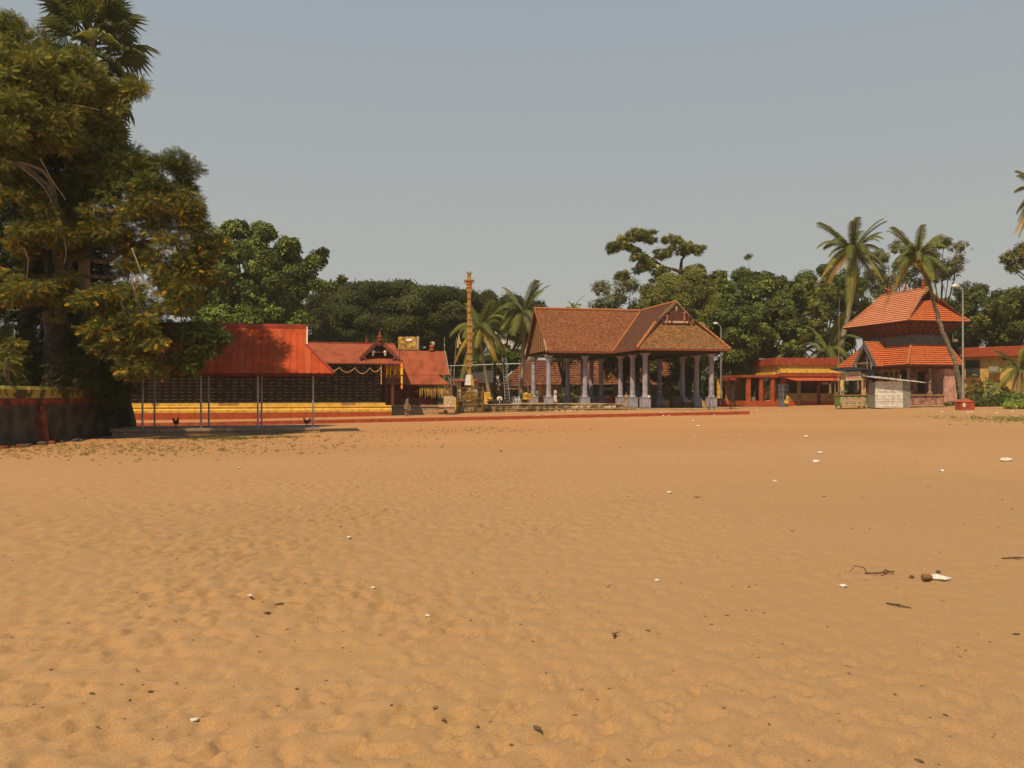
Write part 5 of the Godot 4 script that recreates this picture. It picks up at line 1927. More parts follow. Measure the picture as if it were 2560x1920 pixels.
# ---------------------------------------------------------------- kiosk before the gatehouse
func kiosk() -> void:
	var o := thing("kiosk", "painted wooden kiosk with green counter, flame panels and blue tarpaulin roof", "kiosk", at(2125, 1019, 84), -0.05)
	var m := MB.new()
	var W := 2.5
	m.box(Vector3(0, 0.66, 0.0), Vector3(W, 0.98, 1.7), 0.02)
	part("counter_box", m, M.green_paint, o)
	m = MB.new()
	m.box(Vector3(0, 1.2, 0.04), Vector3(W + 0.1, 0.09, 1.8), 0.02)
	part("counter_top", m, M.counter, o)
	for x in [-1.1, 1.1]:
		for z in [-0.7, 0.7]:
			m = MB.new()
			m.box(Vector3(x, 0.1, z), Vector3(0.1, 0.22, 0.1))
			part("leg", m, M.dark_wood, o)
	m = MB.new()
	m.box(Vector3(0, 0.30, 0.86), Vector3(W - 0.3, 0.18, 0.02))
	part("lower_strip", m, M.cream_paint, o)
	for k in 4:
		var x := -0.93 + k * 0.6
		var hexa := PackedVector2Array()
		for i in 6:
			hexa.append(Vector2(cos(TAU * i / 6.0) * 0.31, sin(TAU * i / 6.0) * 0.34))
		m = MB.new()
		m.plate(Vector3(x, 0.72, 0.852), Vector3(1, 0, 0), Vector3(0, 1, 0), hexa, Vector3(0, 0, 0.02))
		var h := part("hexagon_panel", m, M.pale_pink, o)
		m = MB.new()
		for i in 12:
			var a := TAU * i / 12.0
			var b := TAU * (i + 1) / 12.0
			m.quad(Vector3(x + cos(a) * 0.2, 0.72 + sin(a) * 0.2, 0.876), Vector3(x + cos(b) * 0.2, 0.72 + sin(b) * 0.2, 0.876), Vector3(x + cos(b) * 0.145, 0.72 + sin(b) * 0.145, 0.876), Vector3(x + cos(a) * 0.145, 0.72 + sin(a) * 0.145, 0.876), Vector3.BACK)
		part("painted_ring", m, M.ring_brown, h)
		m = MB.new()
		m.ball(Vector3(x + 0.03, 0.71, 0.872), Vector3(0.05, 0.05, 0.012), 4, 6)
		part("painted_dot", m, M.ring_brown, h)
	# side panels with painted flames
	for s in [-1.0, 1.0]:
		m = MB.new()
		m.box(Vector3(s * 1.03, 2.06, 0.80), Vector3(0.42, 1.6, 0.06), 0.01)
		var pn := part("flame_panel", m, M.tin_grey if s < 0 else M.cream_paint, o)
		m = MB.new()
		m.ball(Vector3(s * 1.03, 2.2, 0.835), Vector3(0.13, 0.52, 0.012), 8, 10)
		part("painted_flame", m, M.flame_yellow if s < 0 else M.counter, pn)
		m = MB.new()
		m.ball(Vector3(s * 1.03, 2.17, 0.846), Vector3(0.065, 0.3, 0.012), 8, 10)
		part("flame_heart", m, M.flame_orange if s < 0 else M.ring_brown, pn)
		m = MB.new()
		m.ball(Vector3(s * 1.03, 1.5, 0.835), Vector3(0.1, 0.13, 0.012), 6, 8)
		part("painted_figure", m, M.ring_brown if s < 0 else M.flame_orange, pn)
		m = MB.new()
		m.box(Vector3(s * 1.2, 2.1, -0.78), Vector3(0.08, 1.75, 0.08))
		part("back_post", m, M.counter, o)
		m = MB.new()
		for k in 3:
			m.plate(Vector3(s * 0.98, 3.0 + k * 0.16 - 0.1, 0.82), Vector3(s, 0, 0), Vector3(0, 1, 0), PackedVector2Array([Vector2(-0.3, -0.06), Vector2(0.3, -0.12), Vector2(0.05, 0.0), Vector2(0.3, 0.12), Vector2(-0.3, 0.06)]), Vector3(0, 0, 0.02 + 0.012 * k))
		part("fretwork", m, M.cream_paint, o)
	m = MB.new()
	m.box(Vector3(0, 1.35, -0.72), Vector3(2.2, 0.3, 0.1), 0.01)
	m.box(Vector3(0.55, 2.1, -0.72), Vector3(0.16, 1.6, 0.1), 0.01)
	part("rear_frame", m, M.counter, o)
	m = MB.new()
	m.box(Vector3(0.18, 1.9, -0.5), Vector3(0.5, 1.3, 0.3), 0.02)
	part("dark_case", m, M.iron, o)
	m = MB.new()
	m.box(Vector3(-0.35, 2.5, 0.3), Vector3(0.2, 0.5, 0.03))
	part("hanging_packet", m, M.tin_grey, o)
	# sign
	var sg := MB.new()
	sg.box(Vector3(0.02, 3.05, 0.95), Vector3(1.32, 0.74, 0.05), 0.01, Basis(Vector3.BACK, 0.05))
	var sn := part("sign_board", sg, M.pale_pink, o)
	sg = MB.new()
	sg.box(Vector3(0.02, 3.05, 0.935), Vector3(1.42, 0.84, 0.05), 0.01, Basis(Vector3.BACK, 0.05))
	part("sign_frame", sg, M.cloth_white, o)
	for q in [["SREE MURUGA", 0.09, 3.27, M.letter_gold], ["Bhakshana Sala", 0.085, 3.1, M.letter_green], ["SNACKS ADDA", 0.135, 2.9, M.letter_red]]:
		var tm := TextMesh.new()
		var f := SystemFont.new()
		f.font_names = PackedStringArray(["Droid Sans"])
		f.font_weight = 700
		tm.font = f
		tm.text = q[0]
		tm.font_size = 32
		tm.pixel_size = q[1] / 24.0
		tm.depth = 0.012
		var t := part("lettering", tm, q[3], sn)
		t.position = Vector3(0.02, q[2], 0.985)
		t.rotation.z = 0.05
	# roof and tarpaulin, and the tall side pole
	m = MB.new()
	m.sheet(Vector3(-1.65, 3.55, 1.35), Vector3(1.3, 3.72, 1.35), Vector3(1.3, 3.95, -1.0), Vector3(-1.65, 3.8, -1.0), 0.05)
	part("roof_sheet", m, M.tarp_blue, o)
	m = MB.new()
	m.sheet(Vector3(1.32, 3.74, 1.1), Vector3(3.1, 3.05, 1.0), Vector3(3.3, 3.1, -0.9), Vector3(1.32, 3.9, -0.9), 0.03)
	m.sheet(Vector3(1.34, 3.72, 1.12), Vector3(2.0, 3.45, 1.1), Vector3(2.0, 2.75, 1.05), Vector3(1.36, 2.72, 1.05), 0.02)
	part("tarpaulin", m, M.tarp_blue, o)
	m = MB.new()
	m.tube([Vector3(1.42, -0.1, 0.95), Vector3(1.36, 2.0, 0.95), Vector3(1.3, 4.9, 0.9)], [0.1, 0.09, 0.06], 7)
	part("side_pole", m, M.bark_grey, o)
	m = MB.new()
	m.bar(Vector3(1.5, 1.22, 0.7), Vector3(2.35, 1.22, 0.7), 0.05, 0.06)
	m.bar(Vector3(1.95, 0.05, 0.7), Vector3(1.95, 1.22, 0.7), 0.05, 0.05)
	part("side_rail", m, M.dark_wood, o)
	m = MB.new()
	m.box(Vector3(1.95, 0.62, 0.5), Vector3(0.85, 1.1, 0.05))
	part("side_panel", m, M.pale_pink, o)


# ---------------------------------------------------------------- corrugated tin shed
func corrugated(w: float, h: float, waves: int, amp: float) -> MB:
	var m := MB.new()
	var n := waves * 6
	for i in n + 1:
		var t := float(i) / n
		var z := amp * sin(t * waves * TAU)
		m.vert(Vector3(-w / 2, t * h, z))
		m.vert(Vector3(w / 2, t * h, z + rng.randf_range(-0.004, 0.004)))
	for i in n:
		var a := i * 2
		m.face(a, a + 2, a + 3)
		m.face(a, a + 3, a + 1)
	return m

func tin_shed() -> void:
	var o := thing("tin_shed", "small shed of pale corrugated tin sheets with sloping tin roof", "shed", at(2222, 1019, 82), -0.04)
	var m := MB.new()
	var hs := [0.0, 0.64, 1.28, 1.86]
	for k in 4:
		var h := 0.66 if k < 3 else 0.62
		m = corrugated(2.52 + rng.randf_range(-0.05, 0.06), h, 5, 0.022)
		var s := part("corrugated_sheet", m, M.tin_bright, o)
		s.position = Vector3(-0.32 + rng.randf_range(-0.02, 0.02), hs[k], 0.9 + 0.03 * (k % 2))
		s.rotation.x = -0.01 * k
	m = MB.new()
	m.box(Vector3(1.28, 1.2, 0.86), Vector3(0.68, 2.4, 0.05), 0.01)
	part("end_panel", m, M.tin_grey, o)
	m = MB.new()
	m.box(Vector3(1.62, 1.15, -0.1), Vector3(0.05, 2.3, 1.9), 0.01)
	part("side_wall", m, M.tin_grey, o)
	m = MB.new()
	m.box(Vector3(-1.58, 1.2, -0.1), Vector3(0.05, 2.4, 1.9), 0.01)
	part("side_wall", m, M.tin_grey, o)
	m = MB.new()
	m.box(Vector3(0, 1.1, -1.0), Vector3(3.2, 2.2, 0.05))
	part("rear_wall", m, M.tin_grey, o)
	for q in [[-2.15, 1.15, 2.98, 2.62, 0.0], [-1.4, 2.9, 2.90, 2.40, 0.06]]:
		m = MB.new()
		var n := 24
		var rp := []
		for i in n + 1:
			var t := float(i) / n
			var x := lerpf(q[0], q[1], t)
			rp.append(Vector3(x, lerpf(q[2], q[3], t) + 0.02 * sin(t * n * 1.7) + q[4], 0))
		for i in n:
			m.sheet(rp[i] + Vector3(0, -0.12, 1.5), rp[i + 1] + Vector3(0, -0.12, 1.5), rp[i + 1] + Vector3(0, 0.12, -1.3), rp[i] + Vector3(0, 0.12, -1.3), 0.03)
		part("roof_sheet", m, M.tin_bright, o)
	m = MB.new()
	m.bar(Vector3(0.6, 2.6, 1.2), Vector3(0.62, 3.1, 1.2), 0.05, 0.05)
	part("roof_peg", m, M.twig_pale, o)


# ---------------------------------------------------------------- street lamps
func lamp_head(o: Node3D, p: Vector3, dirx: float) -> void:
	var m := MB.new()
	m.ball(p + Vector3(dirx * 0.24, 0.04, 0), Vector3(0.30, 0.16, 0.18), 8, 12)
	part("lamp_hood", m, M.white_paint, o)
	m = MB.new()
	m.ball(p + Vector3(dirx * 0.30, -0.04, 0), Vector3(0.2, 0.12, 0.13), 6, 10)
	part("lamp_glass", m, M.tin_grey, o)
	m = MB.new()
	m.tube([p + Vector3(-dirx * 0.12, 0, 0), p + Vector3(dirx * 0.05, 0.02, 0)], [0.09, 0.1], 8)
	part("lamp_neck", m, M.steel, o)

func street_lamps() -> void:
	# right: tall pole on its orange masonry box
	var p := at(2412, 1026, 70)
	var o := thing("street_lamp", "tall grey street lamp standing in an orange masonry box", "street lamp", p)
	var m := MB.new()
	m.box(Vector3(0, 0.33, 0), Vector3(1.1, 0.8, 1.0), 0.03)
	part("masonry_box", m, M.kerb_red, o)
	m = MB.new()
	var top := Vector3(0, 1.0, 0)
	var c := [Vector3(-0.6, 0.7, 0.55), Vector3(0.6, 0.7, 0.55), Vector3(0.6, 0.7, -0.55), Vector3(-0.6, 0.7, -0.55)]
	for k in 4:
		m.tri(c[k], c[(k + 1) % 4], top, c[k] + c[(k + 1) % 4] - Vector3(0, 1.0, 0))
	m.quad(c[0], c[1], c[2], c[3], Vector3.DOWN)
	part("box_cap", m, M.brick_paint, o)
	m = MB.new()
	m.box(Vector3(-0.32, 0.45, 0.512), Vector3(0.2, 0.32, 0.015))
	part("notice", m, M.paper, o)
	m = MB.new()
	m.tube([Vector3(-0.15, 0.8, 0), Vector3(-0.15, 4.0, 0), Vector3(-0.17, 9.6, 0)], [0.085, 0.08, 0.055], 10)
	m.tube([Vector3(-0.17, 9.55, 0), Vector3(-0.2, 9.85, 0), Vector3(-0.5, 10.0, 0)], [0.055, 0.05, 0.045], 8)
	part("pole", m, M.steel, o)
	lamp_head(o, Vector3(-0.55, 10.05, 0), -1.0)
	# beside the hall: pole on an orange box
	p = at(1804.5, 1016, 101)
	o = thing("street_lamp", "street lamp on small orange box at the right end of the open hall", "street lamp", p)
	m = MB.new()
	m.box(Vector3(0, 0.35, 0), Vector3(0.9, 0.8, 0.9), 0.03)
	m.box(Vector3(0, 0.8, 0), Vector3(0.66, 0.14, 0.66), 0.03)
	part("masonry_box", m, M.kerb_red, o)
	m = MB.new()
	m.box(Vector3(-0.28, 0.45, 0.46), Vector3(0.1, 0.3, 0.012))
	part("notice", m, M.paper, o)
	m = MB.new()
	m.tube([Vector3(-0.1, 0.8, 0), Vector3(-0.1, 9.2, 0), Vector3(-0.2, 9.45, 0), Vector3(-0.45, 9.62, 0)], [0.075, 0.06, 0.05, 0.045], 8)
	part("pole", m, M.steel, o)
	lamp_head(o, Vector3(-0.5, 9.68, 0), -1.0)
	# at the hall's gable end
	p = at(1334.5, 1008, 107.5)
	o = thing("street_lamp", "street lamp with white hood beside the tiled hall's open gable end", "street lamp", Vector3(p.x, land(p.x, p.z), p.z))
	m = MB.new()
	var lh := at(0, 815, 107.5).y - o.position.y
	m.tube([Vector3(0, -0.1, 0), Vector3(0, lh - 0.4, 0), Vector3(-0.1, lh - 0.1, 0), Vector3(-0.3, lh, 0)], [0.07, 0.055, 0.05, 0.045], 8)
	part("pole", m, M.column_grey, o)
	lamp_head(o, Vector3(-0.34, lh + 0.04, 0), -1.3)
	# at the corner of the maroon roof
	p = at(998, 903, 78.5)
	o = thing("roof_lamp", "street lamp on thin bent arm at the corner of the maroon roof", "street lamp", p + Vector3(0, 0, 0))
	m = MB.new()
	m.tube([Vector3(0, -0.4, 0), Vector3(0.03, 1.1, 0), Vector3(0.15, 1.45, 0), Vector3(0.65, 1.75, 0)], [0.035, 0.035, 0.035, 0.03], 6)
	part("arm", m, M.maroon_wood, o)
	lamp_head(o, Vector3(0.7, 1.84, 0), 1.0)
	# white globe lamp behind the rear hall's ridge
	p = at(1082, 876, 92)
	o = thing("globe_lamp", "white round hooded lamp on a pole behind the rear hall ridge", "lamp", Vector3(p.x, land(p.x, p.z), p.z))
	var h := p.y - o.position.y
	m = MB.new()
	m.tube([Vector3(0, 0, 0), Vector3(0, h + 0.45, 0)], [0.05, 0.05], 6)
	part("pole", m, M.steel, o)
	m = MB.new()
	m.lathe([Vector2(0.02, 0.3), Vector2(0.16, 0.34), Vector2(0.24, 0.5), Vector2(0.2, 0.62), Vector2(0.24, 0.64), Vector2(0.22, 0.74), Vector2(0.02, 0.78)], 12, Vector3(0, h + 0.15, 0), false)
	part("lamp_globe", m, M.white_paint, o)


# ---------------------------------------------------------------- odd things about the yard
func yard_things() -> void:
	# raised water tank behind the roofs
	var p := at(1022, 905, 96)
	var o := thing("water_tank", "weathered ochre concrete water tank standing above the maroon roofs", "water tank", Vector3(p.x, land(p.x, p.z), p.z))
	var m := MB.new()
	var y0 := at(0, 873, 96).y - o.position.y
	m.box(Vector3(0, y0 + 0.66, 0), Vector3(2.12, 1.3, 2.0), 0.03)
	part("tank", m, M.yellow_stained, o)
	m = MB.new()
	m.box(Vector3(0.05, y0 - 0.08, 0), Vector3(2.35, 0.17, 2.2), 0.02)
	part("tank_slab", m, M.counter, o)
	m = MB.new()
	m.box(Vector3(0, (y0 - 0.17) / 2.0, 0), Vector3(1.7, y0 - 0.17, 1.6))
	part("tank_tower", m, M.brown_wall, o)
	m = MB.new()
	m.tube([Vector3(1.12, y0 - 0.1, 0.9), Vector3(1.12, y0 + 1.4, 0.9)], [0.06, 0.06], 8)
	m.tube([Vector3(1.12, y0 + 1.18, 0.9), Vector3(1.35, y0 + 1.18, 0.9)], [0.04, 0.04], 6)
	part("overflow_pipe", m, M.white_paint, o)
	# stone guardian by the kerb
	var bones := [[Vector3(-0.1, 0.0, 0), Vector3(-0.1, 0.55, 0), 0.11, 0.13], [Vector3(0.12, 0.0, -0.05), Vector3(0.08, 0.55, 0), 0.11, 0.13], [Vector3(0, 0.55, 0), Vector3(0, 1.0, 0), 0.2, 0.2], [Vector3(0, 1.0, 0), Vector3(0, 1.12, 0), 0.2, 0.1],
		[Vector3(-0.02, 1.2, 0.02), Vector3(0.0, 1.36, 0), 0.15, 0.13], [Vector3(0.02, 1.4, 0), Vector3(0.08, 1.55, -0.02), 0.13, 0.05], [Vector3(-0.2, 1.0, 0), Vector3(-0.24, 0.7, 0.1), 0.08, 0.07], [Vector3(-0.24, 0.7, 0.1), Vector3(-0.1, 0.6, 0.2), 0.07, 0.05],
		[Vector3(0.2, 1.0, 0), Vector3(0.26, 0.72, 0.08), 0.08, 0.07], [Vector3(0.26, 0.72, 0.08), Vector3(0.2, 0.5, 0.14), 0.07, 0.06], [Vector3(-0.12, 0.03, 0.1), Vector3(-0.12, 0.03, -0.05), 0.07, 0.08], [Vector3(0.13, 0.03, 0.08), Vector3(0.13, 0.03, -0.1), 0.07, 0.08]]
	p = at(1018, 1039.5, 77)
	p.y = land(p.x, p.z) - 0.02
	solo("stone_figure", body(bones, 0.035, 0.05), M.granite, "weathered standing stone figure in front of the wooden screen hall", "statue", p, 0.3)
	# thin poles by the railing
	p = at(1131, 1030, 86)
	o = thing("orange_pole", "straight orange painted pole standing beside the railing gate", "pole", p)
	m = MB.new()
	m.tube([Vector3(0, -0.1, 0), Vector3(-0.06, 3.6, 0)], [0.07, 0.05], 8)
	part("shaft", m, M.flame_orange, o)
	m = MB.new()
	m.lathe([Vector2(0.06, 3.0), Vector2(0.11, 2.95), Vector2(0.11, 2.6), Vector2(0.06, 2.5)], 8, Vector3(-0.05, 0, 0), false)
	part("garland_tie", m, M.brick_paint, o)
	p = at(1133, 1000, 90)
	m = MB.new()
	m.tube([Vector3(0, -0.6, 0), Vector3(0.1, 3.0, 0), Vector3(0.36, 6.55, 0)], [0.05, 0.045, 0.03], 7)
	solo("bamboo_pole", m, M.twig_pale, "long pale leaning bamboo pole left of the golden flag pole", "pole", p)
	p = at(1111, 990, 91)
	m = MB.new()
	m.tube([Vector3(0, -0.6, 0), Vector3(0.0, 6.2, 0)], [0.05, 0.04], 6)
	m.box(Vector3(0, 5.3, 0), Vector3(0.14, 0.3, 0.1), 0.02)
	solo("thin_mast", m, M.tin_grey, "thin grey mast with small box beyond the rear hall roof end", "mast", p)
	o = thing("hanging_pennant", "folded cream pennant hanging from a thin mast by the rain tree", "pennant", at(1147, 990, 96))
	m = MB.new()
	m.tube([Vector3(0, -0.6, 0), Vector3(0.0, 7.1, 0)], [0.03, 0.025], 6)
	part("mast", m, M.bark_dark, o)
	m = MB.new()
	m.sheet(Vector3(0.02, 7.0, 0.03), Vector3(0.06, 6.6, 0.06), Vector3(0.3, 5.75, 0.1), Vector3(-0.2, 5.8, 0.03), 0.02)
	m.sheet(Vector3(0.03, 6.8, 0.1), Vector3(0.1, 6.7, 0.12), Vector3(-0.02, 5.35, 0.14), Vector3(-0.22, 5.4, 0.12), 0.02)
	part("cloth", m, M.cream_paint, o)
	# offering table with yellow back by the gate
	o = thing("offering_table", "pink topped stone offering table with dark wheel well beside the railing gate", "table", Vector3(-5.94, -0.16, -81.0), 0.1)
	m = MB.new()
	m.box(Vector3(0, 0.32, 0), Vector3(1.05, 0.5, 0.8), 0.03)
	part("base", m, M.tan_stone, o)
	m = MB.new()
	m.box(Vector3(0, 0.60, 0), Vector3(1.12, 0.09, 0.86), 0.015)
	part("red_band", m, M.kerb_red, o)
	m = MB.new()
	m.box(Vector3(0, 0.70, 0), Vector3(1.1, 0.11, 0.84), 0.02)
	part("top", m, M.pale_pink, o)
	m = MB.new()
	m.lathe([Vector2(0.02, -0.06), Vector2(0.2, -0.06), Vector2(0.2, 0.06), Vector2(0.02, 0.06)], 14, Vector3.ZERO, true)
	var wh := part("wheel", m, M.iron, o)
	wh.position = Vector3(-0.32, 0.2, 0.4)
	wh.rotation.x = PI / 2
	m = MB.new()
	m.box(Vector3(0.02, 1.2, -0.36), Vector3(1.0, 0.95, 0.1), 0.02)
	part("back_panel", m, M.cream_paint, o)
	m = MB.new()
	m.ball(Vector3(0.02, 0.8, 0.1), Vector3(0.09, 0.06, 0.09), 5, 8)
	solo("white_bowl", m, M.cloth_white, "small white bowl on the pink offering table", "bowl", o.position + Vector3(0.05, 0.0, 0.15))
	m = MB.new()
	m.box(Vector3(0, 0.75, 0), Vector3(1.15, 1.5, 0.4), 0.03)
	solo("yellow_panel", m, M.yellow, "pale yellow masonry panel behind the pink offering table", "panel", Vector3(-5.9, -0.1, -82.4), 0.1)
	# low yellow wall behind the hall's floor
	o = thing("low_yellow_wall", "low bright yellow wall with pale coping behind the open hall", "wall", at(1745, 1019, 110), 0.13)
	for k in 9:
		m = MB.new()
		m.box(Vector3(-4.6 + k * 1.16, 0.45, 0), Vector3(1.14, 0.95, 0.3), 0.02)
		part("wall_panel", m, M.yellow, o)
		m = MB.new()
		m.box(Vector3(-4.6 + k * 1.16, 0.96, 0), Vector3(1.16, 0.08, 0.38), 0.01)
		part("coping", m, M.cream_paint, o)
	# iron trestles by the hall
	for q in [[1778, 1025, 90.0, 2.0, "black iron trestle with square top frame before the last hall column"], [1832, 1025, 92.0, 1.9, "leaning black iron trestle between orange lamp box and shop porch"]]:
		o = thing("iron_trestle", q[4], "trestle", at(q[0], q[1], q[2]), 0.2)
		var h: float = q[3]
		for s in [[-0.32, 0.2], [0.28, 0.2], [-0.1, -0.4]]:
			m = MB.new()
			m.bar(Vector3(s[0], 0, s[1]), Vector3(0.05 * signf(s[0]), h * 0.75, 0), 0.035, 0.035)
			part("leg", m, M.iron, o)
		for y in [0.78, 1.0]:
			m = MB.new()
			m.bar(Vector3(-0.16, h * y, 0), Vector3(0.16, h * y, 0), 0.035, 0.05)
			part("cross_bar", m, M.iron, o)
		for s in [-0.15, 0.15]:
			m = MB.new()
			m.bar(Vector3(s, h * 0.76, 0), Vector3(s, h * 1.0, 0), 0.035, 0.035)
			part("upright", m, M.iron, o)
	# thin rod before the gatehouse roof
	p = at(2096, 1010, 100)
	m = MB.new()
	m.tube([Vector3(0, -0.6, 0), Vector3(0.04, 6.0, 0), Vector3(0.1, 12.4, 0)], [0.05, 0.035, 0.02], 6)
	solo("thin_rod", m, M.twig_pale, "very thin tall pole beside the gatehouse's lower roof corner", "pole", p)
	# white plastic bag on a column foot, orange stone blocks under the arm
	m = MB.new()
	m.ball(Vector3(0, 0.14, 0), Vector3(0.16, 0.15, 0.13), 6, 8)
	m.tube([Vector3(0, 0.24, 0), Vector3(0.05, 0.36, 0)], [0.06, 0.02], 6)
	solo("plastic_bag", m, M.cloth_white, "white plastic bag on top of the nearest column's pedestal", "bag", at(1622.5, 995.5, 92.6))
	for q in [[1522, 1008, 104.0, 0.85, 0.62, "broad orange block among the hall's columns"], [1492, 1008, 106.0, 0.22, 0.75, "narrow orange post among the hall's columns"], [1436, 1008, 106.0, 0.5, 0.5, "small orange block seen behind the second terrace column"]]:
		m = MB.new()
		m.box(Vector3(0, q[4] / 2.0, 0), Vector3(q[3], q[4], 0.4), 0.02)
		solo("orange_block", m, M.kerb_red, q[5], "block", Vector3(at(q[0], q[1], q[2]).x, 0.68, -q[2]), GRID)
	# sprouting stump with rags by the compound wall: fallen dry branch
	m = MB.new()
	m.tube([Vector3(-1.2, -0.25, 0), Vector3(-0.4, 0.05, 0.1), Vector3(0.5, 0.35, 0), Vector3(1.0, 0.95, -0.1)], [0.06, 0.09, 0.1, 0.05], 7)
	solo("dead_bough", m, M.bark_grey, "bare dead bough lying on top of the old compound wall", "branch", Vector3(-22.3, 2.25, -38.2), -1.2)


# ---------------------------------------------------------------- bodies: one skin round tapered bones
func body(bones: Array, cell: float, blend: float) -> MB:
	var lo := Vector3(INF, INF, INF)
	var hi := -lo
	for b in bones:
		for k in 2:
			var r := Vector3.ONE * (float(b[2 + k]) + 2.5 * cell)
			lo = lo.min(b[k] - r)
			hi = hi.max(b[k] + r)
	var nx := int(ceil((hi.x - lo.x) / cell)) + 1
	var ny := int(ceil((hi.y - lo.y) / cell)) + 1
	var nz := int(ceil((hi.z - lo.z) / cell)) + 1
	var f := PackedFloat32Array()
	f.resize(nx * ny * nz)
	f.fill(9.0)
	for b in bones:
		var a: Vector3 = b[0]
		var d: Vector3 = b[1] - a
		var dd := maxf(d.length_squared(), 1e-9)
		var ra: float = b[2]
		var rb: float = b[3]
		var m := maxf(ra, rb) + blend + cell * 2.0
		var l: Vector3 = ((a.min(b[1]) - Vector3.ONE * m - lo) / cell).floor().max(Vector3.ZERO)
		var h: Vector3 = ((a.max(b[1]) + Vector3.ONE * m - lo) / cell).ceil()
		for z in range(int(l.z), mini(nz, int(h.z) + 1)):
			for y in range(int(l.y), mini(ny, int(h.y) + 1)):
				for x in range(int(l.x), mini(nx, int(h.x) + 1)):
					var p := lo + Vector3(x, y, z) * cell - a
					var t := clampf(p.dot(d) / dd, 0.0, 1.0)
					var s := (p - d * t).length() - lerpf(ra, rb, t)
					var i := x + nx * (y + ny * z)
					var g := f[i]
					var k := maxf(blend - absf(g - s), 0.0) / blend
					f[i] = minf(g, s) - k * k * blend * 0.25
	var out := MB.new()
	var at_cell := {}
	var st := [1, nx, nx * ny]
	for z in nz - 1:
		for y in ny - 1:
			for x in nx - 1:
				var i := x + nx * (y + ny * z)
				var inside := 0
				for k in 8:
					if f[i + (k & 1) + nx * ((k >> 1) & 1) + nx * ny * (k >> 2)] < 0.0:
						inside += 1
				if inside == 0 or inside == 8:
					continue
				var sum := Vector3.ZERO
				var cnt := 0
				for ax in 3:
					for q in 4:
						var o := Vector3i.ZERO
						o[(ax + 1) % 3] = q & 1
						o[(ax + 2) % 3] = q >> 1
						var j := i + o.x + nx * o.y + nx * ny * o.z
						var f0 := f[j]
						var f1 := f[j + st[ax]]
						if (f0 < 0.0) != (f1 < 0.0):
							var v := Vector3(o)
							v[ax] += f0 / (f0 - f1)
							sum += v
							cnt += 1
				at_cell[i] = out.vert(lo + (Vector3(x, y, z) + sum / cnt) * cell)
	for z in range(1, nz - 1):
		for y in range(1, ny - 1):
			for x in range(1, nx - 1):
				var i := x + nx * (y + ny * z)
				for ax in 3:
					var f0 := f[i]
					var f1 := f[i + st[ax]]
					if (f0 < 0.0) == (f1 < 0.0):
						continue
					var u: int = st[(ax + 1) % 3]
					var w: int = st[(ax + 2) % 3]
					var a: int = at_cell.get(i, -1)
					var b: int = at_cell.get(i - u, -1)
					var c: int = at_cell.get(i - u - w, -1)
					var d: int = at_cell.get(i - w, -1)
					if a < 0 or b < 0 or c < 0 or d < 0:
						continue
					if f0 < 0.0:
						out.face(a, c, b)
						out.face(a, d, c)
					else:
						out.face(a, b, c)
						out.face(a, c, d)
	return out


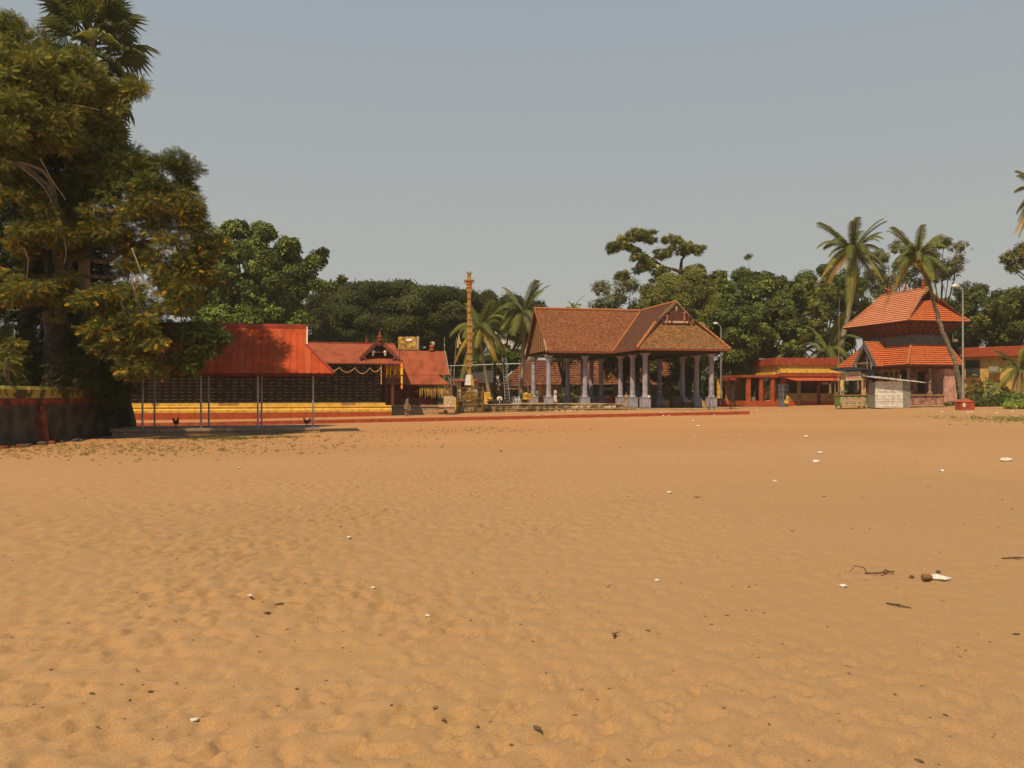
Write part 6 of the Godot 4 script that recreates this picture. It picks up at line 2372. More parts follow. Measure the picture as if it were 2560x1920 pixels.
func person(at_: Vector3, turn: float, label: String, arm_bent: bool, top: Material, lower: Material, tall := 1.0) -> void:
	var o := thing("person", label, "person", at_, turn)
	o.scale = Vector3.ONE * tall
	var bones := []
	for s in [-1.0, 1.0]:
		bones.append([Vector3(s * 0.09, 0.88, 0), Vector3(s * 0.11, 0.48, 0.02), 0.085, 0.06])
		bones.append([Vector3(s * 0.11, 0.48, 0.02), Vector3(s * 0.12, 0.09, -0.02), 0.058, 0.036])
		bones.append([Vector3(s * 0.12, 0.04, -0.05), Vector3(s * 0.14, 0.03, 0.13), 0.04, 0.032])
		bones.append([Vector3(s * 0.05, 1.40, 0), Vector3(s * 0.19, 1.38, 0), 0.06, 0.058])
		var hand := Vector3(s * 0.25, 0.84, 0.06)
		var elbow := Vector3(s * 0.25, 1.1, -0.02)
		if arm_bent and s > 0:
			elbow = Vector3(0.32, 1.14, -0.06)
			hand = Vector3(0.14, 1.02, 0.17)
		bones.append([Vector3(s * 0.19, 1.37, 0), elbow, 0.052, 0.042])
		bones.append([elbow, hand, 0.04, 0.028])
		var dir := (hand - elbow).normalized()
		var across := dir.cross(Vector3(0, 0, 1)).normalized()
		bones.append([hand, hand + dir * 0.08, 0.032, 0.034])
		for k in 4:
			var q := hand + dir * 0.08 + Vector3(0, 0, 1) * (0.03 - 0.02 * k)
			bones.append([q, q + dir * (0.07 - 0.008 * absf(k - 1.4)) + across * 0.012, 0.0095, 0.008])
		bones.append([hand + dir * 0.02 + Vector3(0, 0, 0.03), hand + dir * 0.07 + Vector3(0, 0, 0.065), 0.012, 0.009])
	bones.append([Vector3(0, 0.92, 0), Vector3(0, 1.12, 0.01), 0.14, 0.125])
	bones.append([Vector3(0, 1.12, 0.01), Vector3(0, 1.34, 0), 0.13, 0.13])
	bones.append([Vector3(0, 1.38, -0.01), Vector3(0, 1.52, 0.01), 0.058, 0.055])
	bones.append([Vector3(0, 1.56, 0.03), Vector3(0, 1.65, 0.0), 0.075, 0.09])
	bones.append([Vector3(0, 1.575, 0.115), Vector3(0, 1.60, 0.10), 0.014, 0.010])     # nose
	bones.append([Vector3(-0.02, 1.535, 0.10), Vector3(0.02, 1.535, 0.10), 0.010, 0.010])    # lips
	for s in [-1.0, 1.0]:
		bones.append([Vector3(s * 0.088, 1.60, 0.0), Vector3(s * 0.09, 1.57, 0.005), 0.018, 0.012])
	part("body", body(bones, 0.018, 0.035), M.skin, o)
	var m := MB.new()
	m.lathe([Vector2(0.02, 1.745), Vector2(0.06, 1.735), Vector2(0.095, 1.69), Vector2(0.101, 1.645), Vector2(0.095, 1.60)], 14, Vector3(0, 0, -0.018), false)
	part("hair", m, M.hair, o)
	for s in [-1.0, 1.0]:
		m = MB.new()
		m.ball(Vector3(s * 0.033, 1.612, 0.092), Vector3(0.013, 0.008, 0.008), 4, 6)
		part("eye", m, M.hair, o)
	# shirt: the chest's own shape, a little larger
	var sh := [[Vector3(0, 0.96, 0), Vector3(0, 1.12, 0.01), 0.165, 0.145], [Vector3(0, 1.12, 0.01), Vector3(0, 1.34, 0), 0.15, 0.148], [Vector3(-0.19, 1.38, 0), Vector3(0.19, 1.38, 0), 0.072, 0.072]]
	for s in [-1.0, 1.0]:
		var e := Vector3(s * 0.235, 1.18, -0.015)
		if arm_bent and s > 0:
			e = Vector3(0.275, 1.22, -0.04)
		sh.append([Vector3(s * 0.19, 1.37, 0), e, 0.068, 0.062])
	part("shirt", body(sh, 0.02, 0.04), top, o)
	m = MB.new()
	m.lathe([Vector2(0.175, 1.02), Vector2(0.185, 0.98), Vector2(0.20, 0.8), Vector2(0.215, 0.4), Vector2(0.225, 0.12), Vector2(0.2, 0.13)], 20, Vector3.ZERO, false, 0.05, 5)
	part("wrapped_skirt", m, lower, o)
	m = MB.new()
	m.lathe([Vector2(0.175, 0.99), Vector2(0.19, 1.0), Vector2(0.19, 1.06), Vector2(0.172, 1.07)], 18, Vector3.ZERO, false)
	part("belt", m, M.belt_black, o)


func people() -> void:
	var p := at(1388, 1009, 99)
	person(Vector3(p.x, 0.685, p.z), 2.2, "person in pale shirt, black belt and white wrap beside the second column", true, M.shirt_pale, M.cloth_white, 1.0)
	p = at(1343, 1000, 110)
	person(Vector3(p.x, 0.66, p.z), 0.4, "person in white shirt standing behind the yellow bundles", false, M.cloth_white, M.cloth_white, 1.0)
	p = at(1566, 1016, 99)
	person(Vector3(p.x, 0.175, p.z), -0.7, "person in tan clothes half hidden between two hall columns", true, M.shirt_tan, M.shirt_tan, 1.0)
	p = at(1599, 1016, 100)
	person(Vector3(p.x, 0.175, p.z), 0.9, "person in dark clothes in the hall's shade behind the nearest column", false, M.belt_black, M.belt_black, 1.0)


func fowl() -> void:
	# a rooster on the shelter floor, a hen by the last post
	var spots := [[440.0, 48.6, "dark red rooster standing on the shelter floor", M.rooster_red, 1.15, -0.6], [767.0, 50.8, "brown hen with pale neck by the shelter's last post", M.hen_brown, 1.0, 2.9]]
	for s in spots:
		var x: float = (s[0] - 1280.0) * s[1] / 2156.0
		var o := thing("rooster" if s[0] < 500 else "hen", s[2], "chicken", Vector3(x, -0.19, -s[1]), s[5])
		o.scale = Vector3.ONE * s[4]
		var b := [[Vector3(-0.1, 0.22, 0), Vector3(0.08, 0.24, 0), 0.08, 0.10], [Vector3(0.1, 0.26, 0), Vector3(0.17, 0.38, 0), 0.07, 0.035], [Vector3(0.17, 0.40, 0), Vector3(0.2, 0.41, 0), 0.036, 0.03], [Vector3(0.22, 0.405, 0), Vector3(0.255, 0.395, 0), 0.014, 0.005],
			[Vector3(0.17, 0.44, 0), Vector3(0.21, 0.455, 0), 0.014, 0.012], [Vector3(-0.1, 0.26, 0), Vector3(-0.22, 0.40, 0), 0.07, 0.03], [Vector3(-0.2, 0.36, 0), Vector3(-0.3, 0.44, 0), 0.04, 0.012], [Vector3(-0.18, 0.34, 0), Vector3(-0.32, 0.34, 0), 0.035, 0.012]]
		for z in [-0.045, 0.045]:
			b.append([Vector3(0.0, 0.18, z), Vector3(0.01, 0.09, z), 0.04, 0.014])
			b.append([Vector3(0.01, 0.09, z), Vector3(0.0, 0.01, z), 0.012, 0.011])
			b.append([Vector3(0.0, 0.01, z), Vector3(0.05, 0.008, z), 0.010, 0.008])
		part("body", body(b, 0.011, 0.03), s[3], o)
		var m := MB.new()
		m.ball(Vector3(0.19, 0.47, 0), Vector3(0.035, 0.022, 0.008), 4, 6)
		part("comb", m, M.letter_red, o)


# ---------------------------------------------------------------- leaves
func leaf_blade(m: MB, root: Vector3, dir: Vector3, up: Vector3, l: float, w: float, sag := 0.15) -> void:
	var side := dir.cross(up).normalized()
	var mid := root + dir * l * 0.5 + up * l * 0.04
	var tip := root + dir * l - up * l * sag
	var i := m.vert(root)
	m.vert(mid + side * w)
	m.vert(tip)
	m.vert(mid - side * w)
	m.face(i, i + 1, i + 2)
	m.face(i, i + 2, i + 3)

# a twig with paired leaflets; about one unit long, growing along +y
func spray_paired(pairs: int, l: float, w: float) -> ArrayMesh:
	var m := MB.new()
	for k in pairs:
		var t := (k + 0.6) / pairs
		var root := Vector3(0, t * 0.85, -0.14 * t * t)
		for s in [-1.0, 1.0]:
			var d := Vector3(s * 0.85, 0.5 + 0.1 * rng.randf(), rng.randf_range(-0.25, 0.25)).normalized()
			leaf_blade(m, root, d, Vector3(rng.randf_range(-0.3, 0.3), 0.1, 1).normalized(), l * rng.randf_range(0.8, 1.15), w)
	leaf_blade(m, Vector3(0, 0.85, -0.14), Vector3(0, 0.95, -0.2).normalized(), Vector3.BACK, l, w)
	return m.mesh()

# a tuft of broad leaves round one shoot
func spray_broad(n: int, l: float, w: float) -> ArrayMesh:
	var m := MB.new()
	for k in n:
		var a := TAU * k / n * 1.618 * 3.0
		var e := rng.randf_range(-0.3, 0.9)
		var d := Vector3(cos(a) * cos(e), sin(e), sin(a) * cos(e))
		var root := Vector3(rng.randf_range(-0.3, 0.3), rng.randf_range(-0.25, 0.3), rng.randf_range(-0.3, 0.3))
		var up := Vector3(-cos(a) * sin(e), cos(e), -sin(a) * sin(e)) + Vector3(rng.randf_range(-0.4, 0.4), 0, rng.randf_range(-0.4, 0.4))
		leaf_blade(m, root, d, up.normalized(), l * rng.randf_range(0.75, 1.2), w, 0.3)
	return m.mesh()

# a flat feathery plate of small leaflets
func spray_flat(n: int) -> ArrayMesh:
	var m := MB.new()
	for k in n:
		var a := k * 2.39996
		var r := sqrt((k + 0.5) / n) * 0.55
		var root := Vector3(cos(a) * r, rng.randf_range(-0.08, 0.08), sin(a) * r)
		var b := rng.randf() * TAU
		leaf_blade(m, root, Vector3(cos(b), rng.randf_range(-0.2, 0.2), sin(b)).normalized(), Vector3.UP, 0.26, 0.055, 0.1)
	return m.mesh()


# clumps: each [centre, radii, how many]; leaves lie mostly in the outer part of each clump
func crown(parent: Node3D, called: String, spray: Mesh, clumps: Array, tones: Array, size: float, droop := 0.0, skin := 0.45, gain := 1.6) -> void:
	var total := 0
	for c in clumps:
		total += int(c[2])
	var mm := MultiMesh.new()
	mm.transform_format = MultiMesh.TRANSFORM_3D
	mm.use_colors = true
	mm.mesh = spray
	mm.instance_count = total
	var i := 0
	for c in clumps:
		var ctr: Vector3 = c[0]
		var rad: Vector3 = c[1]
		var shade := rng.randf_range(0.8, 1.2)
		for k in int(c[2]):
			var d := Vector3(rng.randfn(), rng.randfn(), rng.randfn()).normalized()
			var f := pow(rng.randf(), skin)
			var p := ctr + d * rad * f
			var up := (d + Vector3(0, 0.5, 0) + Vector3(rng.randfn(), rng.randfn(), rng.randfn()) * 0.45).normalized()
			if droop > 0.0:
				up = (up * (1.0 - droop) + Vector3(d.x * 0.4, -1.0, d.z * 0.4) * droop).normalized()
			var x := up.cross(Vector3(rng.randfn(), rng.randfn(), rng.randfn())).normalized()
			var z := x.cross(up)
			var s := size * rng.randf_range(0.7, 1.3)
			mm.set_instance_transform(i, Transform3D(Basis(x * s, up * s, z * s), p))
			var t: Color = tones[rng.randi() % tones.size()]
			var b := shade * rng.randf_range(0.78, 1.25) * gain
			mm.set_instance_color(i, Color(t.r * b, t.g * b, t.b * b, 1))
			i += 1
	var o := MultiMeshInstance3D.new()
	o.multimesh = mm
	o.material_override = M.leaf
	o.name = called
	o.set_meta("kind", "stuff")
	parent.add_child(o, true)


# clumps spread over an egg-shaped crown: a lumpy outline with gaps
func lumps(ctr: Vector3, rad: Vector3, n: int, r: float, each: int, flat := 0.75, low := -0.5) -> Array:
	var out := []
	for k in n:
		var y := lerpf(low, 1.0, (k + 0.5) / n)
		var a := k * 2.39996 + rng.randf() * 0.5
		var q := sqrt(maxf(0.0, 1.0 - y * y))
		var f := rng.randf_range(0.62, 1.0)
		var p := ctr + Vector3(cos(a) * q * rad.x, y * rad.y, sin(a) * q * rad.z) * f
		var rr := r * rng.randf_range(0.7, 1.3)
		out.append([p, Vector3(rr, rr * flat, rr), int(each * rng.randf_range(0.7, 1.3))])
	return out


# breaks each mass into small uneven boughs that hang outward
func boughs(masses: Array, per: float, each: int) -> Array:
	var out := []
	for c in masses:
		var rad: Vector3 = c[1]
		var n := maxi(4, int(per * rad.x * rad.y))
		for k in n:
			var d := Vector3(rng.randfn(), rng.randfn(), rng.randfn()).normalized()
			var p: Vector3 = c[0] + d * rad * pow(rng.randf(), 0.4)
			var r := rng.randf_range(0.24, 0.6)
			out.append([p, Vector3(r, r * 0.6, r), int(each * rng.randf_range(0.5, 1.4) * r * r * 4.0)])
	return out


func limb(parent: Node3D, called: String, pts: Array, r0: float, r1: float, mat: Material) -> void:
	var p := []
	var r := []
	# a smooth, slightly wavering line through the points
	var c := Curve3D.new()
	for i in pts.size():
		var a: Vector3 = pts[maxi(i - 1, 0)]
		var b: Vector3 = pts[mini(i + 1, pts.size() - 1)]
		c.add_point(pts[i], (a - b) * 0.18, (b - a) * 0.18)
	var n := maxi(5, pts.size() * 4)
	var len := c.get_baked_length()
	for i in n + 1:
		var t := float(i) / n
		p.append(c.sample_baked(len * t) + Vector3(rng.randfn(), 0, rng.randfn()) * r0 * 0.12 * minf(1.0, t * 4.0))
		r.append(lerpf(r0, r1, pow(t, 0.8)))
	var m := MB.new()
	m.tube(p, r, 8)
	part(called, m, mat, parent)


func tree(called: String, label: String, base: Vector3, clumps: Array, spray: Mesh, tones: Array, size: float, fork: float, r: float, mat: Material, n_limbs := 7, droop := 0.0, group := "", skin := 0.45, gain := 1.6) -> Node3D:
	var o := thing(called, label, "tree", base, 0.0, group)
	var ctr := Vector3.ZERO
	for c in clumps:
		c[0] -= base
		ctr += c[0]
	ctr /= clumps.size()
	var top := Vector3(ctr.x * 0.3, fork, ctr.z * 0.3)
	limb(o, "trunk", [Vector3(0, -0.5, 0), Vector3(0.1, fork * 0.5, 0.05), top], r, r * 0.72, mat)
	var step := maxi(1, clumps.size() / n_limbs)
	for k in range(0, clumps.size(), step):
		var e: Vector3 = clumps[k][0]
		var mid := top.lerp(e, 0.5) + Vector3(0, -0.08 * top.distance_to(e), 0)
		limb(o, "limb", [top - Vector3(0, 0.3, 0), mid, e], r * 0.45, r * 0.08, mat)
	crown(o, "crown", spray, clumps, tones, size, droop, skin, gain)
	return o


# ---------------------------------------------------------------- palms
func frond(l: float, rise: float, fall: float, hang: float) -> ArrayMesh:
	var m := MB.new()
	var pos := func(t: float) -> Vector3: return Vector3(l * (t * 0.96 - 0.18 * fall * t * t), l * (rise * t - fall * t * t), 0)
	var last: Vector3 = pos.call(0.0)
	var n := 14
	for i in n:
		var b: Vector3 = pos.call((i + 1.0) / n)
		m.bar(last, b, 0.07 * (1.05 - float(i) / n), 0.05 * (1.05 - float(i) / n))
		last = b
	var k := 52
	for i in k:
		var t := 0.14 + 0.86 * i / k
		var p: Vector3 = pos.call(t)
		var d: Vector3 = (pos.call(minf(1.0, t + 0.03)) - pos.call(t - 0.03)).normalized()
		var len := l * 0.25 * pow(sin(PI * clampf(0.10 + 0.82 * t, 0, 1)), 0.7)
		for s in [-1.0, 1.0]:
			var out: Vector3 = (Vector3(0, 0.12, s) + d * 0.55).normalized()
			var j := rng.randf_range(0.7, 1.15)
			var mid: Vector3 = p + out * len * 0.45 * j + Vector3(0, -hang * len * 0.18, 0)
			var tip: Vector3 = p + out * len * (0.62 + 0.3 * (1.0 - hang)) * j + Vector3(0, -hang * len * 0.8 * j, 0) + d * len * 0.12
			var w: Vector3 = d * 0.0085 * l
			var a := m.vert(p - w * 0.7)
			m.vert(p + w * 0.7)
			m.vert(mid + w)
			m.vert(mid - w)
			m.vert(tip)
			m.face(a, a + 1, a + 2)
			m.face(a, a + 2, a + 3)
			m.face(a + 3, a + 2, a + 4)
	return m.mesh()

var fronds := []
var frond_mats := []

func make_fronds() -> void:
	#            upright              arching               level               hanging             old, straight down
	for q in [[1.4, 0.6, 0.4], [1.15, 0.88, 0.6], [0.8, 1.0, 0.8], [0.4, 0.92, 0.95], [-0.08, 0.8, 1.0], [-0.9, 0.6, 0.8]]:
		fronds.append(frond(1.0, q[0], q[1], q[2]))
	for c in [[0.085, 0.105, 0.022], [0.13, 0.14, 0.03], [0.20, 0.19, 0.03], [0.36, 0.23, 0.035], [0.25, 0.13, 0.03], [0.12, 0.125, 0.05]]:
		var m: StandardMaterial3D = M.frond.duplicate()
		m.vertex_color_use_as_albedo = false
		m.albedo_color = lin(c[0], c[1], c[2])
		frond_mats.append(m)

# path: trunk points from the root up to the crown; young: share of green fronds
func palm(label: String, base: Vector3, path: Array, l: float, r: float, n: int, yellow: float, nuts := 0, bark: Material = null) -> Node3D:
	var o := thing("coconut_palm", label, "palm tree", base)
	var top: Vector3 = path[path.size() - 1]
	limb(o, "trunk", path, r, r * 0.62, bark if bark else M.palm_bark)
	for i in n:
		var t := float(i) / (n - 1)             # 0 youngest, upright; 1 oldest, hanging
		var kind := clampi(int(t * 5.2 + rng.randf_range(-0.35, 0.35)), 0, 5)
		var mat: Material = frond_mats[rng.randi() % 2]
		if rng.randf() < 0.3:
			mat = frond_mats[5]
		if t > 1.0 - yellow:
			mat = frond_mats[2 + rng.randi() % 2] if rng.randf() < 0.75 else frond_mats[4]
		elif t > 0.75 - yellow * 0.7 and rng.randf() < 0.5:
			mat = frond_mats[2]
		var f := part("frond", fronds[kind], mat, o)
		var s := l * rng.randf_range(0.85, 1.12)
		f.position = top + Vector3(0, 0.1, 0)
		f.rotation = Vector3(rng.randf_range(-0.25, 0.25), i * 2.39996 + rng.randf_range(-0.3, 0.3), rng.randf_range(-0.12, 0.12))
		f.scale = Vector3(s, s, s)
	var m := MB.new()
	m.ball(top + Vector3(0, -0.1, 0), Vector3(r * 1.1, 0.5, r * 1.1), 6, 8)
	part("crown_shaft", m, M.palm_bark, o)
	for i in nuts:
		var a := rng.randf() * TAU
		m = MB.new()
		m.ball(top + Vector3(cos(a) * 0.45, -0.35 - rng.randf() * 0.45, sin(a) * 0.45), Vector3(0.14, 0.17, 0.14), 6, 8)
		part("coconut", m, M.coconut, o)
	return o


# a stiff fan leaf on its stalk, lying along +x
func fan_leaf() -> ArrayMesh:
	var m := MB.new()
	m.bar(Vector3.ZERO, Vector3(0.5, 0.05, 0), 0.035, 0.025)
	var n := 30
	for k in n:
		var a := lerpf(-1.75, 1.75, (k + 0.5) / n)
		var b := lerpf(-1.75, 1.75, (k + 0.1) / n)
		var c := lerpf(-1.75, 1.75, (k + 0.9) / n)
		var h := Vector3(0.5, 0.05, 0)
		var fold := 0.02 if k % 2 else -0.02
		var l := rng.randf_range(0.52, 0.62) * (1.0 - 0.12 * absf(a))
		var p0 := h + Vector3(cos(b) * 0.36, 0.05 + fold - 0.12 * absf(sin(b)), sin(b) * 0.36)
		var p1 := h + Vector3(cos(c) * 0.36, 0.05 - fold - 0.12 * absf(sin(c)), sin(c) * 0.36)
		var tip := h + Vector3(cos(a) * l, -0.04 - 0.16 * absf(sin(a)) - rng.randf() * 0.06, sin(a) * l)
		var i := m.vert(h)
		m.vert(p0)
		m.vert(p1)
		m.vert(tip)
		m.face(i, i + 1, i + 2)
		m.face(i + 1, i + 3, i + 2)
	return m.mesh()

func fan_palm() -> void:
	var top := at(232, 75, 46.0)
	var b := Vector3(top.x - 0.3, land(top.x, top.z), top.z)
	var o := thing("fan_palm", "fan leaved palm with dark spiky crown rising through the big left tree", "palm tree", b)
	limb(o, "trunk", [Vector3(0, -0.5, 0), Vector3(-0.1, 9, 0), top - b], 0.34, 0.26, M.palm_bark)
	var leafs := [fan_leaf(), fan_leaf(), fan_leaf()]
	var green: StandardMaterial3D = frond_mats[0].duplicate()
	green.albedo_color = lin(0.055, 0.07, 0.03)
	var pale: StandardMaterial3D = frond_mats[0].duplicate()
	pale.albedo_color = lin(0.20, 0.20, 0.05)
	var dry: StandardMaterial3D = frond_mats[0].duplicate()
	dry.albedo_color = lin(0.06, 0.048, 0.03)
	for i in 64:
		var t := i / 63.0
		var f := part("fan_leaf", leafs[i % 3], green if t < 0.62 else dry, o)
		if i % 9 == 4:
			f.material_override = pale
		var pitch := lerpf(1.35, -1.3, t)
		f.position = top - b + Vector3(0, -0.6 * t - 3.6 * t * t, 0)
		f.rotation = Vector3(rng.randf_range(-0.5, 0.5), i * 2.39996, pitch)
		f.rotation_order = EULER_ORDER_YZX
		var s := rng.randf_range(2.5, 3.2)
		f.scale = Vector3(s, s, s)


# ---------------------------------------------------------------- where the trees stand
func trees() -> void:
	make_fronds()
	fan_palm()
	var paired := spray_paired(9, 0.20, 0.034)
	var broad := spray_broad(11, 0.48, 0.13)
	var small := spray_broad(14, 0.30, 0.085)
	var flat := spray_flat(24)
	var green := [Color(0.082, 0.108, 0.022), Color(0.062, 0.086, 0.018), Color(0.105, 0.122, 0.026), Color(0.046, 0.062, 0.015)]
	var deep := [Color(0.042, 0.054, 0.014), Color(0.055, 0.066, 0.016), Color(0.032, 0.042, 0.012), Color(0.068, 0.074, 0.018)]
	var olive := [Color(0.115, 0.115, 0.024), Color(0.085, 0.092, 0.02), Color(0.14, 0.13, 0.03), Color(0.065, 0.075, 0.018)]
	var tan := [Color(0.19, 0.18, 0.034), Color(0.13, 0.135, 0.028), Color(0.25, 0.21, 0.045), Color(0.09, 0.10, 0.022)]
	var gold := [Color(0.14, 0.12, 0.018), Color(0.11, 0.115, 0.02), Color(0.17, 0.13, 0.015), Color(0.08, 0.09, 0.018), Color(0.095, 0.105, 0.02), Color(0.11, 0.105, 0.018), Color(0.085, 0.10, 0.02), Color(0.55, 0.32, 0.02)]
	var dusty := [Color(0.11, 0.115, 0.055), Color(0.085, 0.095, 0.042), Color(0.14, 0.13, 0.07)]

	# the big tree on the left, over the wall and the shelter
	var b := Vector3(-23.6, -0.6, -44.5)
	var o := thing("great_tree", "great dark trunked tree with olive and golden leaves overhanging the compound wall", "tree", b)
	var W := func(px: float, py: float, d: float) -> Vector3: return at(px, py, d) - b
	limb(o, "trunk", [Vector3(0, -0.5, 0), Vector3(0.3, 3.0, 0.2), Vector3(0.1, 6.5, 0)], 0.85, 0.6, M.bark_dark)
	limb(o, "trunk_stem", [Vector3(-1.6, -0.5, -1.0), Vector3(-1.9, 4.0, -0.8), Vector3(-1.5, 9.0, -0.4), Vector3(-1.0, 14.0, 0)], 0.55, 0.2, M.bark_dark)
	var f := Vector3(0.1, 6.2, 0)
	limb(o, "limb", [f, W.call(180, 640, 43.5), W.call(260, 655, 43), W.call(330, 610, 42.6), W.call(420, 600, 42.3)], 0.30, 0.06, M.bark_grey)
	limb(o, "limb", [f, W.call(160, 700, 43.5), W.call(300, 690, 42.5), W.call(350, 640, 42.3)], 0.2, 0.05, M.bark_grey)
	limb(o, "limb", [f, W.call(140, 520, 42), W.call(80, 430, 41), W.call(0, 400, 40)], 0.34, 0.10, M.bark_grey)
	limb(o, "limb", [f, W.call(145, 560, 43), W.call(120, 440, 41.6), W.call(40, 405, 40.6)], 0.22, 0.06, M.twig_pale)
	limb(o, "limb", [f, W.call(190, 480, 44), W.call(260, 420, 44), W.call(360, 420, 44)], 0.3, 0.06, M.bark_grey)
	limb(o, "limb", [f, W.call(170, 400, 44.5), W.call(190, 280, 44.5), W.call(230, 200, 44)], 0.36, 0.07, M.bark_grey)
	limb(o, "limb", [f, W.call(100, 600, 42), W.call(20, 560, 40)], 0.28, 0.08, M.bark_dark)
	for q in [[330, 690, 345, 760, 385, 800], [330, 700, 352, 770, 360, 810], [335, 690, 380, 720, 405, 740], [300, 740, 318, 800, 322, 830], [300, 745, 310, 780, 330, 820], [150, 560, 165, 620, 160, 660], [40, 410, 110, 470, 150, 560], [100, 395, 130, 450, 165, 500], [90, 245, 130, 255, 170, 275], [130, 255, 200, 265, 250, 275], [330, 620, 352, 680, 372, 730], [60, 620, 70, 650, 66, 700]]:
		limb(o, "bare_twig", [W.call(q[0], q[1], 40.6), W.call(q[2], q[3], 40.5), W.call(q[4], q[5], 40.6)], 0.045, 0.012, M.twig_pale)
	# upper mass, olive
	var cl := []
	for q in [[60, 190, 41, 2.3, 1.7], [160, 215, 41.5, 2.0, 1.5], [230, 250, 42, 1.5, 1.1], [20, 300, 40.5, 2.4, 1.8], [120, 310, 41.5, 2.2, 1.5], [215, 345, 43, 1.5, 1.3], [330, 212, 42.5, 1.0, 0.5], [290, 222, 42.5, 0.9, 0.5], [-60, 220, 41, 2.5, 2.5], [120, 150, 43, 1.3, 0.8], [260, 300, 43.5, 0.9, 1.1], [-80, 420, 41, 2.6, 2.6], [-60, 90, 43, 1.8, 1.3], [10, 170, 43.5, 2.5, 2.4], [120, 250, 44, 2.6, 2.2]]:
		cl.append([W.call(q[0], q[1], q[2]), Vector3(q[3], q[4], q[3] * 0.9), int(430 * q[3] * q[4])])
	crown(o, "crown", paired, boughs(cl, 12.0, 175), tan + olive, 0.36, 0.35, 0.45, 1.6)
	# the right-hand part: green on top, golden lower down
	cl = []
	for q in [[290, 420, 43, 1.8, 1.2], [360, 420, 43, 1.5, 0.8], [440, 410, 43, 0.9, 0.55], [465, 425, 43, 0.4, 0.5], [340, 470, 42.6, 1.8, 0.9], [300, 395, 43.5, 1.0, 0.5], [240, 440, 44, 1.6, 1.4], [467, 470, 43, 0.12, 0.5], [180, 520, 44.5, 1.8, 1.6]]:
		cl.append([W.call(q[0], q[1], q[2]), Vector3(q[3], q[4], q[3] * 0.9), int(480 * q[3] * q[4])])
	crown(o, "crown", paired, boughs(cl, 13.0, 165), olive + green, 0.35, 0.3, 0.45, 1.25)
	cl = []
	for q in [[330, 530, 42, 1.9, 1.0], [420, 520, 42, 1.6, 1.0], [480, 570, 42.3, 0.9, 1.0], [500, 620, 42.3, 0.8, 0.9], [400, 600, 41.8, 1.5, 0.8], [505, 690, 42.5, 0.9, 0.7], [460, 660, 42, 1.1, 0.9], [260, 560, 42, 1.7, 0.9], [180, 600, 42, 1.4, 0.9], [90, 600, 40.8, 1.4, 0.9], [450, 740, 41.6, 0.9, 0.8], [390, 700, 41.5, 0.9, 0.6], [495, 540, 42, 0.55, 0.5], [60, 500, 40.5, 1.5, 0.8], [110, 360, 40.8, 1.0, 0.5], [525, 600, 42.4, 0.6, 0.6], [350, 650, 42, 1.2, 0.7], [300, 600, 42.5, 1.3, 0.8]]:
		cl.append([W.call(q[0], q[1], q[2]), Vector3(q[3], q[4], q[3] * 0.9), int(430 * q[3] * q[4])])
	crown(o, "crown", paired, boughs(cl, 11.0, 150), gold + olive, 0.33, 0.4, 0.45, 1.25)
	# hanging boughs in front of the shelter
	cl = []
	for q in [[300, 740, 40.8, 1.2, 0.8], [240, 760, 41, 1.1, 0.8], [330, 800, 40.6, 1.1, 0.7], [270, 830, 40.6, 1.1, 0.7], [330, 880, 40.6, 0.9, 0.7], [330, 930, 40.6, 0.75, 0.5], [380, 850, 41, 0.9, 0.6], [410, 770, 41.5, 1.0, 0.7], [290, 880, 40.8, 0.8, 0.6], [370, 920, 40.8, 0.5, 0.45], [60, 720, 40.5, 1.3, 1.0], [140, 740, 41.5, 1.3, 1.2], [20, 880, 40.2, 0.9, 0.8], [350, 760, 41.2, 0.8, 0.6]]:
		cl.append([W.call(q[0], q[1], q[2]), Vector3(q[3], q[4], q[3] * 0.9), int(430 * q[3] * q[4])])
	crown(o, "crown", paired, boughs(cl, 12.0, 150), gold + olive + olive, 0.32, 0.45, 0.45, 1.25)
	cl = []
	for q in [[520, 830, 42.5, 0.9, 0.45], [470, 850, 42.3, 0.9, 0.5], [490, 880, 42.3, 0.7, 0.5], [430, 890, 42.2, 0.8, 0.6], [450, 820, 42.4, 0.9, 0.5], [480, 920, 42.3, 0.5, 0.4], [545, 842, 42.5, 0.4, 0.2], [410, 830, 42, 1.0, 0.6]]:
		cl.append([W.call(q[0], q[1], q[2]), Vector3(q[3], q[4], q[3] * 0.9), int(430 * q[3] * q[4])])
	crown(o, "crown", paired, boughs(cl, 12.0, 150), green + deep, 0.33, 0.45, 0.45, 1.2)
	# dark inner leaves behind, and the overgrowth on the wall
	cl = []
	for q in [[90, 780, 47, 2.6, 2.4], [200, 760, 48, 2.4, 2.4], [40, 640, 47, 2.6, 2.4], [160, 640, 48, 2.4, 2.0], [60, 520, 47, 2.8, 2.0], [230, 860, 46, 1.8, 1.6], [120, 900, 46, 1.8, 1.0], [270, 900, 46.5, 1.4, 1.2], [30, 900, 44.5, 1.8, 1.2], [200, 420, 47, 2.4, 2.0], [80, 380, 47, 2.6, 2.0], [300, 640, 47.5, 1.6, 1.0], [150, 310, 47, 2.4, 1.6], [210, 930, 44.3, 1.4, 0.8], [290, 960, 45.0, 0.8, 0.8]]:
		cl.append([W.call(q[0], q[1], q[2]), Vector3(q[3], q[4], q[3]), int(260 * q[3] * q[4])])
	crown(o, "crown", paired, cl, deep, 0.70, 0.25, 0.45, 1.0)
	# creeper hanging over the wall's end
	var cr := thing("creeper", "dark creeper spilling over the far end of the compound wall", "climbing plant", Vector3(-22.4, -0.6, -47.4))
	cl = []
